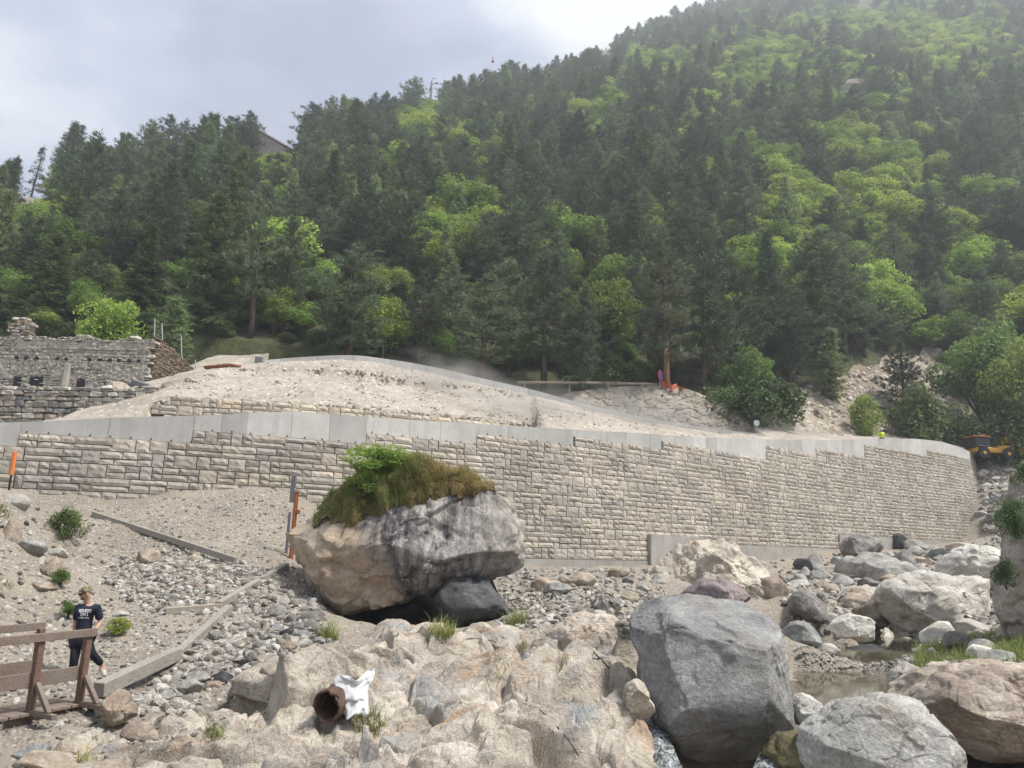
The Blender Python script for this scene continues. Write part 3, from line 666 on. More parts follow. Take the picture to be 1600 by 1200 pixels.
# bare scree at the foot of the right slope
sp_ = np.array([(1236,690),(1250,612),(1300,585),(1345,578),(1400,560),(1450,548),(1490,552),(1520,600),(1545,640),(1550,692)], float)
gx_, gy_ = np.meshgrid(np.linspace(1225, 1560, 110), np.linspace(63, 100, 90), indexing='ij'); D_ = _f + ((gx_ - 800) / F)[..., None] * _u - ((640 - 600) / F) * _v; SX = D_[..., 0] / D_[..., 1] * gy_; SZ = hill_z(SX, gy_)
Q_ = np.stack([SX, gy_, SZ], -1) - CAM; w_ = Q_ @ _f; sx_ = 800 + F * (Q_ @ _u) / w_; sy_ = 600 - F * (Q_ @ _v) / w_
dd = inside_dist(sx_ + 14 * fbm(P3(SX * .3, gy_ * .3), 3, 5), sy_ + 14 * fbm(P3(SX * .3, gy_ * .3, 4), 3, 6), sp_)
SZ = SZ + np.where(dd > 0, .22 + .3 * ridged(P3(SX * .5, gy_ * .5), 4, 7) * .5, np.maximum(dd * .05, -1.2) + .05)
ob('scree', mk('scree', np.stack([SX, gy_, SZ], -1).reshape(-1, 3), grid_faces(110, 90), True), M_['scree'], kind='structure')
class HillHF:
    def __call__(s, X, Y): return hill_z(X, Y)
HILL = HillHF()

upw = thing('upper_block_wall', 'low wall of tan split-face blocks at the foot of the gravel embankment', 'block wall')
zu0 = uz[0] - 6 * RH
BMU = []
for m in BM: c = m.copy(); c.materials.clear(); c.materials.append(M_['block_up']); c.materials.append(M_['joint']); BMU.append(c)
for k in range(0, 6):
    s = -(k % 2) * BL / 2
    while s < UP.L - .2:
        sm = s + BL / 2; s += BL
        if sm < .1: continue
        top = np.interp(sm, us, uz)
        if zu0 + (k + 1) * RH > top + .12: continue
        p = UP.at(sm); t = UP.tan(sm); gz = ztop(min(sm + 8, WP.L))
        if zu0 + (k + 1) * RH < np.interp(sm, us, uz) - 4 * RH: continue
        o = bpy.data.objects.new('block', BMU[int(rr.integers(NBV))]); COL.objects.link(o); o.parent = upw; o.location = (p[0], p[1], zu0 + k * RH); o.rotation_euler = (0, 0, math.atan2(t[1], t[0]))

cw = thing('crest_wall', 'thin pale concrete edge wall along the curving crest of the gravel embankment', 'edge wall')
js = np.arange(0, CP.L, 2.45); js = np.append(js, CP.L)
for a, b in zip(js[:-1], js[1:]):
    h0 = .62 if a > 3 else .4
    def fn(s):
        t3 = CP.tan(s)[:2]; return CP.at(s)[:2], t3 / np.linalg.norm(t3)
    hh = lambda s: np.interp(s, [0, 3, 20, CP.L - 12, CP.L], [.25, .5, .62, .5, .25])
    ob('wall_panel', mesh_vf('wall_panel', *ribbon(fn, a, b, lambda s: CP.at(s)[2] - 1.2, lambda s: CP.at(s)[2], -.12, .12, 4, .012)), M_['conc'], cw)

# ------------------------------------------------------------------ rocks
_ico = {}
def ico(n):
    if n not in _ico:
        bm = bmesh.new(); bmesh.ops.create_icosphere(bm, subdivisions=n, radius=1); bm.verts.index_update()
        _ico[n] = (np.array([v.co[:] for v in bm.verts]), np.array([[v.index for v in f.verts] for f in bm.faces])); bm.free()
    return _ico[n]
def rock_shape(seed, n=4, planes=11, rough=.05, sq=(1, 1, 1), soft=0.0):
    r = np.random.default_rng(seed); D, Fc = ico(n)
    N = r.normal(size=(planes, 3)); N /= np.linalg.norm(N, axis=1)[:, None]; d = r.uniform(.55, .95, planes)
    c = np.maximum(D @ N.T, 1e-3); R = np.minimum((d / c).min(1), 1.12)
    V = D * R[:, None]
    for _ in range(6):
        nn = r.normal(size=3); nn /= np.linalg.norm(nn); V = chisel(V, [(nn, (V @ nn).max() * r.uniform(.78, .94), 1)])
    V = V * (1 + rough * .8 * fbm(V * 1.3 + seed, 3, seed)[:, None] + rough * .8 * ridged(V * 3.1 + seed, 3, seed + 5)[:, None] * .5) + D * (rough * .25 * fbm(V * 9, 2, seed + 9))[:, None]
    return V * np.array(sq), Fc
def chisel(V, planes):                        # clamp to cutting planes: crisp facets
    for n, d, k in planes:
        n = np.array(n, float); n /= np.linalg.norm(n); V = V - n * (np.maximum(0, V @ n - d) * k)[:, None]
    return V
def outline_rock(outl, Y, depth, n=6, flat=.62, cuts=(), rough=.022, seed=1, strata=None, fine=1.3, facets=11, chip=.34):
    """A boulder whose outline (photo pixels, at forward distance Y) is given; depth is its half thickness in metres."""
    P = np.array([S(x, y, Y) for x, y in outl]); c = (P.max(0) + P.min(0)) / 2; Q = P - c
    th = np.arctan2(Q[:, 2], Q[:, 0]); R = np.hypot(Q[:, 0], Q[:, 2]); k = np.argsort(th); th = th[k]; R = R[k]
    th = np.concatenate([th - 2 * np.pi, th, th + 2 * np.pi]); R = np.tile(R, 3)
    D, Fc = ico(n); s = np.hypot(D[:, 0], D[:, 2]); a = np.arctan2(D[:, 2], D[:, 0]); rr_ = np.interp(a, th, R) * s ** flat
    V = np.column_stack([np.cos(a) * rr_, depth * np.sign(D[:, 1]) * np.abs(D[:, 1]) ** .8, np.sin(a) * rr_])
    V = chisel(V, cuts); rc = np.random.default_rng(seed * 7 + 1)
    for _ in range(facets):                   # random breakage planes
        nn = rc.normal(size=3); nn[1] = -abs(nn[1]) * 1.1; nn /= np.linalg.norm(nn); mx_ = (V @ nn).max(); V = chisel(V, [(nn, mx_ * rc.uniform(.70, .92), .98)])
    nn = V / np.linalg.norm(V, axis=1)[:, None]; q = V / R.mean()
    disp = rough * R.mean() * (1.2 * fbm(q * 1.6 + seed, 3, seed) + .9 * ridged(q * 3.3 + seed, 3, seed + 3) * .4 + fine * .22 * fbm(q * 11, 4, seed + 7))
    if strata is not None:
        ax = np.array(strata[:3]) / np.linalg.norm(strata[:3]); h = (q @ ax) * strata[3] + .5 * fbm(q * 2, 3, seed + 11)
        disp = disp + strata[4] * R.mean() * (np.abs((h % 1) - .5) ** .5 - .5)
    for sc, am in ((1.5, .5), (3.6, .28)):      # chipped blocks along cracks
        O, hh, bd = cells3(q * sc + .25 * fbm(q * 2.2, 3, seed + 20)[:, None] + seed, seed); t3 = np.stack([(hh & 255), (hh >> 8) & 255, (hh >> 16) & 255], -1) / 255. - .5
        k = np.clip(bd / .07, 0, 1)
        disp = disp + chip * R.mean() * am * ((t3 * O).sum(1) * 1.2 + .22 * (((hh >> 24) & 255) / 255. - .5)) * k - chip * R.mean() * .05 * np.exp(-bd * 22)
    V = V + nn * disp[:, None]
    return V, Fc, c
def boulder(name, outl, Y, depth, mat, label, cat='boulder', group=None, **kw):
    V, Fc, c = outline_rock(outl, Y, depth, **kw); o = ob(name, mk(name, V, Fc, True), M_[mat] if isinstance(mat, str) else mat, loc=c)
    return tag(o, label, cat, group), V, Fc, c

# the overhanging grassy boulder: tan broken face at left, dark water-streaked face at right (lasting stains)
def streak_mat():
    t = NT('streaked_granite'); v = t.vec
    tan_ = t.ramp(t.noise(1.1, 8, .6), [(.3, (.27, .205, .145)), (.55, (.42, .34, .255)), (.75, (.52, .455, .365))])
    tan_ = t.mix(.5, tan_, t.ramp(t.noise(12, 5, .7), [(.3, .3), (.7, .7)]), 'OVERLAY')
    st = t.noise(1.0, 6, .6, vec=t.map((3.0, 1.2, .28)), dist=.25); st2 = t.noise(1.0, 5, .65, vec=t.map((8.0, 2, .5), loc=(4, 2, 1)))
    dk = t.ramp(t.math('ADD', t.math('MULTIPLY', st, .65), t.math('MULTIPLY', st2, .35)), [(.38, (.05, .047, .048)), (.46, (.12, .11, .108)), (.52, (.22, .205, .195)), (.58, (.32, .30, .272)), (.67, (.42, .395, .355))])
    dk = t.mix(.6, dk, t.ramp(t.noise(22, 5, .75), [(.3, .25), (.7, .75)]), 'OVERLAY')
    li = t.noise(9, 6, .75); dk = t.mix(t.ramp(li, [(.56, 0), (.64, .7)]), dk, (.50, .49, .45))
    sx = t.new('ShaderNodeSeparateXYZ'); t.lk(v, sx.inputs[0]); nz = t.noise(.8, 5, .6)
    m1 = t.math('ADD', sx.outputs[0], t.math('ADD', t.math('MULTIPLY', t.math('SUBTRACT', nz, .5), 1.6), t.math('MULTIPLY', sx.outputs[2], .55)))
    k1 = t.rmap(m1, -1.0, -.4); k2 = t.rmap(t.math('ADD', sx.outputs[2], t.math('MULTIPLY', t.math('SUBTRACT', t.noise(1.4, 5, .65, vec=t.map(loc=(5, 1, 8))), .5), 2.0)), -1.5, -1.1)
    k = t.math('MULTIPLY', k1, k2)
    right = t.rmap(t.math('ADD', sx.outputs[0], t.math('MULTIPLY', t.math('SUBTRACT', nz, .5), 1.5)), 1.7, 2.5)
    pale = t.ramp(t.noise(5, 7, .7), [(.35, (.15, .14, .125)), (.5, (.28, .262, .232)), (.65, (.42, .40, .36))])
    col = t.mix(k, tan_, t.mix(t.math('MULTIPLY', right, .8), dk, pale))
    h = t.math('ADD', t.noise(4.5, 8, .68), t.math('MULTIPLY', st, .4))
    return t.done(col, .9, t.bump(h, .7, .1))
YB = 19.5
GB_OUT = [(449,845),(455,825),(475,812),(500,800),(530,790),(560,770),(600,752),(640,750),(700,752),(745,752),(780,762),(800,778),(815,805),(821,830),(818,860),(808,885),(780,900),(745,910),(700,917),(655,928),(615,945),(570,956),(530,957),(495,945),(475,925),(458,885)]
gb, GV, GF, GC = boulder('overhanging_boulder', GB_OUT, YB, 2.1, streak_mat(), 'huge overhanging tan and dark-streaked boulder with turf growing on top', n=7, flat=.55, rough=.03, seed=3,
    cuts=[((-.55, -.75, .32), 1.75, .9), ((.25, -.85, .42), 1.55, .85), ((-.1, -.9, -.5), 1.62, .9), ((.6, -.75, .1), 2.1, .8), ((-.75, -.5, -.3), 2.15, .8), ((0, .1, 1), 1.22, .6), ((-.35, -.8, -.1), 1.72, .8)])
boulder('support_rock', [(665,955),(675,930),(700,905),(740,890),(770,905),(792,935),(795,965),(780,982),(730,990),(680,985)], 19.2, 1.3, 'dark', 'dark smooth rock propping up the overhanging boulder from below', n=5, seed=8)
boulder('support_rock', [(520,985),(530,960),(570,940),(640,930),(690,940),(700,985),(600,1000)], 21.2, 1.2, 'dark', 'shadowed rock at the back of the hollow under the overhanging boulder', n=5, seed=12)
# the big grey block in the stream
gcuts = [((-.12, -.97, .22), .92, 1), ((.05, -.45, .9), .93, 1), ((.80, -.60, .10), 1.0, 1), ((-.05, -.85, -.55), 1.0, 1), ((-.85, -.52, .15), 1.08, 1), ((.45, -.75, -.5), 1.05, 1), ((-.55, -.35, .75), 1.15, 1), ((.62, -.45, .65), 1.17, 1), ((-.5, -.75, .45), 1.02, 1)]
boulder('grey_boulder', [(990,975),(1000,950),(1030,935),(1080,930),(1140,935),(1180,945),(1215,972),(1232,1010),(1245,1050),(1250,1090),(1246,1130),(1235,1165),(1205,1185),(1150,1192),(1090,1188),(1045,1165),(1020,1130),(1008,1085),(1005,1030),(992,1000)], 12.6, 1.25, 'grey',
    'massive angular dark grey boulder standing in the stream gap', n=7, flat=.36, rough=.010, seed=21, cuts=gcuts, facets=4, chip=.13)
boulder('white_boulder', [(1375,938),(1390,915),(1430,900),(1462,893),(1490,903),(1530,905),(1560,920),(1575,950),(1560,968),(1500,965),(1470,985),(1440,990),(1400,970)], 27.5, 1.7, 'white', 'large whitish angular boulder beyond the pool at the right', n=6, flat=.55, seed=33,
    cuts=[((-.3, -.8, .5), 1.25, .9), ((.5, -.8, -.2), 1.35, .95), ((-.5, -.8, -.3), 1.5, .8), ((.1, -.6, .8), .95, .8)])
boulder('slab_boulder', [(1268,1150),(1300,1128),(1335,1098),(1380,1100),(1450,1098),(1478,1125),(1500,1165),(1520,1215),(1480,1260),(1380,1270),(1290,1240),(1262,1195)], 10.6, .95, 'green', 'pale grey-green cracked slab boulder in the lower right foreground', n=7, flat=.42, seed=41, rough=.012, chip=.2,
    cuts=[((-.15, -.75, .65), .72, .95), ((.35, -.85, .4), .78, .95), ((-.5, -.8, -.1), .86, .9), ((.1, -.98, -.1), .86, .8)], strata=(.8, -.3, .5, 1.6, .02))
boulder('brown_boulder', [(1405,1095),(1430,1068),(1480,1052),(1540,1046),(1600,1045),(1680,1060),(1720,1110),(1690,1170),(1600,1190),(1520,1182),(1470,1150),(1440,1115)], 13.2, 1.4, 'brown', 'brown banded boulder with a pale top at the right edge', n=7, flat=.5, seed=52, rough=.02, chip=.22,
    cuts=[((-.2, -.7, .7), .95, .8), ((0, -.9, -.45), .9, .85), ((.4, -.9, .1), 1.3, .8)], strata=(.05, .1, 1, 4.2, .035))
boulder('rock_pyramid', [(1030,945),(1022,900),(1040,872),(1070,852),(1100,845),(1128,850),(1160,868),(1200,905),(1232,945),(1245,975),(1150,990),(1060,985)], 30.5, 2.2, 'tan', 'tan fractured rock spur rising against the concrete pad of the wall', 'rock spur', n=7, flat=.7, seed=61, rough=.06,
    cuts=[((.55, -.7, .5), 1.45, .9), ((-.6, -.7, .5), 1.5, .8), ((.8, -.5, .3), 1.9, .9)], strata=(.9, .2, .45, 5, .04))
boulder('purple_slab', [(1065,935),(1085,915),(1120,910),(1160,922),(1175,945),(1120,952)], 18.5, .8, rock_mat('rock_purple', (.17, .135, .14), (.27, .22, .22), (.40, .35, .34), 1.2, layer=(.2, .3, 0)), 'purplish flat slab just behind the top of the massive grey boulder', n=5, seed=66)
boulder('cliff_rock', [(1585,985),(1580,900),(1588,840),(1590,790),(1600,755),(1630,705),(1720,690),(1760,900),(1700,1010),(1610,1030)], 21, 1.3, 'cliff', 'tall weathered rock face cut off by the right edge', 'rock face', n=6, flat=.45, seed=71, rough=.05, strata=(.2, 0, 1, 3, .02))
boulder('pale_ledge', [(1478,905),(1482,880),(1500,862),(1540,855),(1572,858),(1590,890),(1580,925),(1520,925)], 33, 1.7, 'white', 'cream-coloured layered ledge between the white boulder and the wall end', n=6, seed=77, strata=(.1, 0, 1, 3, .06))
boulder('flat_slab', [(1300,905),(1310,880),(1345,868),(1390,872),(1430,885),(1440,905),(1390,922),(1330,928)], 39, 1.7, 'mid', 'long flat grey slab sloping among the rocks below the wall', n=5, seed=82, strata=(.2, .1, 1, 3, .05))
boulder('round_boulder', [(1318,862),(1322,845),(1340,838),(1362,836),(1376,848),(1378,864),(1350,872)], 45, 1.2, 'mid', 'rounded grey boulder leaning on the wall footing', n=5, seed=85)
boulder('pink_boulder', [(1300,958),(1318,930),(1345,918),(1365,918),(1378,935),(1392,970),(1350,976),(1310,972)], 29.5, 1.1, 'tan', 'pinkish pointed boulder left of the large whitish boulder', n=5, flat=.75, seed=88)
boulder('block_boulder', [(1236,950),(1242,930),(1262,925),(1288,945),(1285,970),(1262,978),(1245,968)], 27.5, .8, 'mid', 'blocky grey boulder right of the tan rock spur', n=5, seed=90)
boulder('dark_boulder', [(1225,990),(1235,978),(1262,974),(1282,990),(1276,1008),(1245,1014)], 22.5, .6, 'grey', 'dark wet boulder at the head of the pool', n=5, seed=92)
boulder('cream_boulder', [(1300,985),(1318,966),(1340,962),(1364,975),(1366,990),(1330,996)], 24.5, .7, 'white', 'low rounded cream boulder at the upper edge of the pool', n=5, seed=93)
boulder('bridge_boulder', [(158,1098),(170,1080),(185,1078),(198,1100),(206,1125),(190,1134),(170,1130)], 12.4, .32, 'tan', 'rounded tan boulder at the end of the wooden footbridge', n=5, seed=95)
boulder('pool_rock', [(1246,1130),(1248,1092),(1262,1084),(1284,1108),(1286,1138),(1262,1146)], 12.9, .45, 'green', 'grey-green rock wedged against the right side of the massive grey boulder', n=5, seed=97)
boulder('wedge_rock', [(975,1090),(980,1070),(998,1062),(1012,1090),(1018,1120),(1000,1126),(985,1110)], 11.9, .3, 'tan', 'pale pinkish rock wedged in the gap left of the massive grey boulder', n=5, seed=98)
boulder('bank_boulder', [(1394,1078),(1410,1045),(1430,1036),(1452,1052),(1456,1075),(1420,1085)], 16.2, .5, 'white', 'pale boulder on the grassy bank above the brown banded boulder', n=5, seed=99)
boulder('stream_rock', [(1195,1215),(1210,1170),(1240,1150),(1275,1150),(1285,1200),(1250,1240)], 11.4, .6, rock_mat('mossy_rock', (.05, .042, .02), (.12, .10, .045), (.19, .165, .09), 1.5), 'mossy brown wet rock below the massive grey boulder', n=5, seed=103)

# ---- bedrock in the foreground: a fractured ledge
BCP = [(100,1180,11),(250,1175,11),(250,1130,12.4),(400,1190,10.4),(420,1090,13),(500,1140,11.6),(400,1140,11.8),(560,1112,12.3),(530,1130,11.9),(600,1060,13.7),(640,1045,14.4),(700,1022,15.6),(760,1014,16),(640,1018,16.2),(820,1010,15.8),
       (850,1020,14.9),(760,1070,13),(700,1100,12.2),(650,1150,11.2),(760,1160,10.8),(850,1110,11.8),(900,1060,13),(930,1000,15.2),(960,960,17),(900,960,17.8),(985,1010,14.8),(960,1080,12.6),(930,1150,11.2),(860,1195,10.3),(1000,1120,12.2),(1010,1190,11.2),(560,1195,10.2),(600,1034,14.8),(430,1050,14.5)]
bcp = np.array([S(*g) for g in BCP] + [np.array(p, float) for p in [(-4, 8, .2), (0, 8, .35), (1.6, 8.2, -.3), (-7, 8.5, 0), (-4, 6.8, .0), (0, 6.8, .1), (-7, 7, 0)]]); bed_f = rbf_fit(bcp, .5, .05)
def bed_z(X, Y):
    wx = X + .35 * fbm(P3(X * .8, Y * .8, 4), 3, 71); wy = Y + .35 * fbm(P3(X * .8, Y * .8, 9), 3, 72)
    z = bed_f(X, Y)
    for sc, amp, sd_ in ((.5, .40, 1), (1.25, .26, 2), (3.4, .13, 3), (8.5, .06, 4), (17, .03, 5)):     # tilted fracture blocks
        ox, oy, h, bd = cells(wx * sc, wy * sc * 1.15, sd_)
        gx = ((h & 255) / 255. - .5); gy = (((h >> 8) & 255) / 255. - .5); lv = (((h >> 16) & 255) / 255. - .5)
        k = np.clip(bd / .07, 0, 1)
        z = z + amp / sc ** .8 * (gx * ox + gy * oy + .30 * lv) * 1.85 * k - .055 / sc ** .8 * np.exp(-bd * 18)
    u_ = wx * .45 + wy * .9; v_ = wx * .9 - wy * .4
    for q_, am in ((u_ * .55 + .3 * fbm(P3(X * .6, Y * .6, 2), 2, 83), .22), (v_ * .8 + .4 * fbm(P3(X * .9, Y * .9, 2), 2, 85), .10), (u_ * 2.1 + v_ * .5 + .5 * fbm(P3(X, Y, 6), 3, 84), .05)):
        f_ = q_ - np.floor(q_); z = z + am * (np.where(f_ < .86, f_ / .86, (1 - f_) / .14) - .5)      # ledges with a steep broken edge
    z = z + .10 * ridged(P3(wx * .55 + wy * .35, wy * .5 - wx * .2), 2, 74) * .6 + .009 * fbm(P3(X * 8, Y * 8), 4, 77, .6)
    return z
bx0, bx1, by0, by1 = -7.6, 3.4, 7.0, 19.2
nbx, nby = 440, 470
BX, BY = np.meshgrid(np.linspace(bx0, bx1, nbx), np.linspace(by0, by1, nby), indexing='ij')
dist = inside_dist(BX + .2 * fbm(P3(BX * 1.5, BY * 1.5), 3, 81), BY + .2 * fbm(P3(BX * 1.5, BY * 1.5, 5), 3, 82), bp)
BZ = bed_z(BX, BY) - np.clip(-dist * 2.2, 0, 2.5) - np.where(dist < .35, .25 * (np.clip(.35 - dist, 0, .35) / .35) ** 2, 0)
BED = HF(lambda X, Y: BZ, bx0, bx1, nbx, by0, by1, nby)
_bo = BED.mesh('bedrock', M_['bed'], kind='structure'); _bo.data.polygons.foreach_set('use_smooth', np.full(len(_bo.data.polygons), False))
class Top:
    def __call__(s, X, Y):
        X = np.asarray(X, float); Y = np.asarray(Y, float); i = (X > bx0) & (X < bx1) & (Y > by0) & (Y < by1)
        return np.where(i, np.maximum(NEAR(X, Y), BED(X, Y)), NEAR(X, Y))
TOP = Top()

for lb_, ol_, Y_, sd_ in [('pale tan ledge slab below the hollow of the overhanging boulder', [(548,1004),(575,990),(640,984),(700,990),(712,1012),(650,1026),(565,1022)], 16.7, 131), ('flat cream ledge slab right of the hollow under the boulder', [(690,1014),(715,996),(770,986),(815,988),(838,1006),(815,1026),(730,1030)], 16.4, 132), ('low cracked tan ledge left of the rusty pipe', [(372,1060),(400,1040),(450,1035),(490,1050),(495,1085),(430,1098),(380,1088)], 13.9, 133), ('pale ledge block on the upper right bedrock', [(850,1002),(880,975),(930,962),(975,975),(985,1015),(930,1035),(865,1028)], 15.8, 134)]:
    boulder('ledge_slab', ol_, Y_, .9, 'bed', lb_, 'rock ledge', n=6, seed=sd_, flat=.6, facets=16, chip=.25)
# ---- loose rocks one can pick out, by their place in the picture: x, y, width, height (photo pixels), stone, label
RS = [rock_shape(200 + i, 4, 10 + i % 5, .035, ((1, .85, .72), (1, .8, .55), (.9, .9, .85), (1.1, .8, .6))[i % 4]) for i in range(14)]
RM = {}
def rock_inst(name, x, y, w, h, mat, label, i, group=None, cat='rock', hf=None, sink=.3):
    g = hit(x, y + h * .5, hf or TOP)
    if g is None: return None
    k = i % len(RS)
    if (k, mat) not in RM: RM[(k, mat)] = mk('rock', RS[k][0], RS[k][1], True)
    Y = g[1]; sw = w / F * Y / 1.8; sh = h / F * Y / 1.25
    o = ob(name, RM[(k, mat)], M_[mat], loc=(g[0], g[1] + sw * .5, g[2] + sh * (.62 - sink) * .9), rot=(random.uniform(-.15, .15), random.uniform(-.2, .2), random.uniform(-.5, .5)), scale=(sw, sw * .9, sh * 1.1))
    return tag(o, label, cat, group)
LR = [(850,907,44,30,'tan','tan rock row at wall foot, nearest the overhanging boulder'),(912,905,40,22,'tan','second tan rock along the wall footing'),(872,918,40,24,'mid','low grey rock under the wall footing row'),
      (967,893,34,18,'tan','third small tan rock along the wall footing'),(985,929,32,18,'tan','small pinkish rock alone on the grey gravel flat'),
      (1212,915,54,36,'brown','brown rock between the tan spur and the wall'),(1207,900,24,28,'tan','pointed tan rock right of the spur under the wall'),(1278,880,44,24,'mid','grey rock on the slope, left of the long flat slab'),
      (1320,905,36,22,'mid','small grey rock left end of the long flat slab'),(1330,935,34,24,'mid','grey rock above the pinkish pointed boulder'),(1300,966,38,26,'green','greenish rock in front of the pinkish pointed boulder'),
      (1385,988,42,18,'white','whitish stone in the water before the large whitish boulder'),(1425,990,26,12,'mid','flat grey stone at the waterline under the large whitish boulder'),(1480,985,54,34,'white','white rock right below the large whitish boulder'),
      (1530,975,60,30,'white','low white rock on the bank beside the tall rock face'),(1500,1000,44,24,'mid','grey rock on the grassy bank'),(1545,1010,50,28,'green','greenish rock in the bank grass'),(1535,1018,44,30,'white','pale square rock in the bank grass'),
      (1570,1025,46,26,'mid','grey rock at right edge of the grassy bank'),(1590,985,40,30,'tan','tan rock at the foot of the tall rock face'),(1360,1012,60,18,'dark','flat dark stone on the gravel bar in the pool'),(1270,1030,50,14,'dark','dark flat stone at left of the pool gravel bar'),
      (1302,1120,40,36,'mid','grey rock in the pool behind the pale slab boulder'),(1290,1150,22,18,'white','small pale cobble beside the pale slab boulder'),(1340,1094,26,22,'green','small green rock at the top of the pale slab boulder'),
      (1420,868,50,26,'mid','grey rock under the wall footing at right centre'),(1445,890,56,30,'mid','flat grey rock right of the long flat slab'),(1475,865,46,22,'dark','dark rock at the foot of the wall near its right end'),(1510,850,50,20,'tan','tan rock under the wall near its right end'),
      (1410,845,24,26,'dark','dark rock behind the rounded boulder on the footing'),(1440,850,40,22,'mid','grey rock right of the rounded footing boulder'),(1395,905,40,24,'tan','tan rock on the long flat slab'),(1465,915,40,24,'grey','dark grey rock above the large whitish boulder'),
      (40,850,42,22,'mid','rounded grey rock on the earth mound'),(18,775,40,30,'white','pale rock at the top of the earth mound'),(10,830,30,30,'tan','tan slab on the left flank of the earth mound'),
      (75,880,34,40,'tan','upright broken slab sticking out of the earth mound'),(60,915,40,14,'tan','flat broken slab below the upright one on the mound'),(85,860,30,16,'white','pale slab fragment upper on the earth mound'),(62,873,18,14,'white','small pale stone on the earth mound'),
      (345,1058,42,28,'dark','smooth dark grey cobble below the timber path'),(250,1090,36,20,'green','round greenish cobble below the timber edging'),(212,1093,40,18,'mid','flat grey slab under the timber edging'),(290,1075,50,20,'mid','flat grey stone under the middle of the timber edging'),
      (300,1060,44,24,'mid','grey stone just below the bend of the timber edging'),(420,1055,50,40,'tan','tan broken rock above the rusty pipe'),(400,1030,70,12,'tan','long thin slab lying above the rusty pipe'),(330,1072,30,16,'tan','brown stone beside the smooth dark cobble'),
      (215,1143,60,34,'tan','pale rock below the tan boulder at the bridge'),(140,1115,36,18,'dark','dark rock under the footbridge end'),(300,870,24,18,'tan','pinkish stone on the gravel path'),(225,868,36,26,'tan','flat tan stone on the upper gravel'),
      (300,915,22,12,'brown','orange-brown stone on the gravel path'),(265,935,24,18,'mid','grey stone at the gravel path centre'),(185,958,40,12,'green','greenish flat stone right of the walking person'),(480,965,40,22,'mid','grey rubble stone left under the overhanging boulder'),
      (455,985,44,22,'dark','dark rubble stone left of the overhanging boulder'),(430,955,30,20,'mid','grey rubble stone beside the upper timber'),(500,930,26,20,'mid','grey stone against the overhanging boulder foot'),(440,1000,44,20,'tan','brown flat rubble stone above the bedrock'),
      (40,1175,60,30,'grey','grey layered rock under the near end of the footbridge'),(60,1195,80,26,'tan','tan rock at the bottom left corner'),(945,960,40,26,'white','pale rock at the top of the bedrock ridge'),(1030,905,30,14,'mid','grey stone on the gravel flat before the pad'),
      (1155,935,24,14,'tan','small tan stone on the tan rock spur'),(1255,905,30,20,'mid','grey stone right of the brown rock'),(1262,880,28,26,'dark','dark rock against the footing right of the spur'),(1360,885,36,16,'mid','grey stone upper on the long flat slab'),(1240,925,22,14,'mid','small grey stone below the brown rock'),
      (1430,1005,30,10,'white','thin pale stone at the far waterline'),(1460,1000,24,16,'white','small white cobble at the far waterline'),(1300,1015,30,16,'white','pale stone on the gravel bar with grass')]
for i, (x, y, w, h, m, lb) in enumerate(LR): rock_inst('rock', x, y, w, h, m, lb, i * 5 + 3)
# rubble rocks piled along the wall foot, one by one
ZONES = [([(1245,900),(1290,870),(1560,850),(1560,890),(1470,905),(1440,920),(1330,925),(1250,975)], 60, (16, 34), 'rocks piled below the right end of the wall', ('mid', 'tan', 'green', 'mid', 'grey')),
         ([(1522,720),(1560,700),(1600,695),(1600,740),(1580,790),(1560,830),(1538,830)], 34, (12, 26), 'broken rocks beside the wall end', ('mid', 'white', 'mid', 'grey')),
         ([(430,960),(470,930),(500,960),(500,1000),(420,1020),(370,1040),(380,990)], 26, (16, 30), 'rubble at the left foot of the overhanging boulder', ('mid', 'grey', 'tan')),
         ([(830,900),(1010,895),(1030,930),(960,950),(860,950)], 18, (12, 22), 'stones on the gravel flat before the wall', ('mid', 'tan')),
         ([(1240,985),(1290,960),(1420,985),(1500,1005),(1560,1000),(1600,1030),(1540,1045),(1440,1030),(1330,1000)], 24, (12, 24), 'stones around the pool head', ('mid', 'white', 'green'))]
def in_poly(x, y, pl):
    c = False; n = len(pl)
    for i in range(n):
        (x1, y1), (x2, y2) = pl[i], pl[(i + 1) % n]
        if (y1 > y) != (y2 > y) and x < (x2 - x1) * (y - y1) / (y2 - y1) + x1: c = not c
    return c
ADJ = {'mid': 'grey', 'tan': 'tan', 'green': 'greenish', 'grey': 'dark grey', 'white': 'pale', 'dark': 'dark', 'brown': 'brown'}
ORD = ['nearest', 'second', 'third', 'fourth', 'fifth', 'sixth', 'seventh', 'eighth', 'ninth', 'tenth', 'eleventh', 'twelfth', 'thirteenth', 'fourteenth', 'fifteenth', 'sixteenth', 'seventeenth', 'eighteenth', 'nineteenth', 'twentieth']
def name_by_landmarks(items, marks):           # items: (object, phrase, x, y); marks: (name, x, y) -> labels that single each out
    b = {}
    for o, ph, x, y in items:
        nm, mx_, my = min(marks, key=lambda m: math.hypot(x - m[1], (y - m[2]) * 1.3)); a = math.degrees(math.atan2(my - y, x - mx_)) % 360
        dr = ['right of', 'up and right of', 'above', 'up and left of', 'left of', 'down and left of', 'below', 'down and right of'][int((a + 22.5) // 45) % 8]
        b.setdefault((ph, nm, dr), []).append((math.hypot(x - mx_, y - my), o))
    for (ph, nm, dr), l in b.items():
        l.sort(key=lambda q: q[0])
        for i, (_, o) in enumerate(l): o['label'] = '%s, %s one %s %s' % (ph, ORD[min(i, 19)], dr, nm) if len(l) > 1 else '%s, %s %s' % (ph, dr, nm)
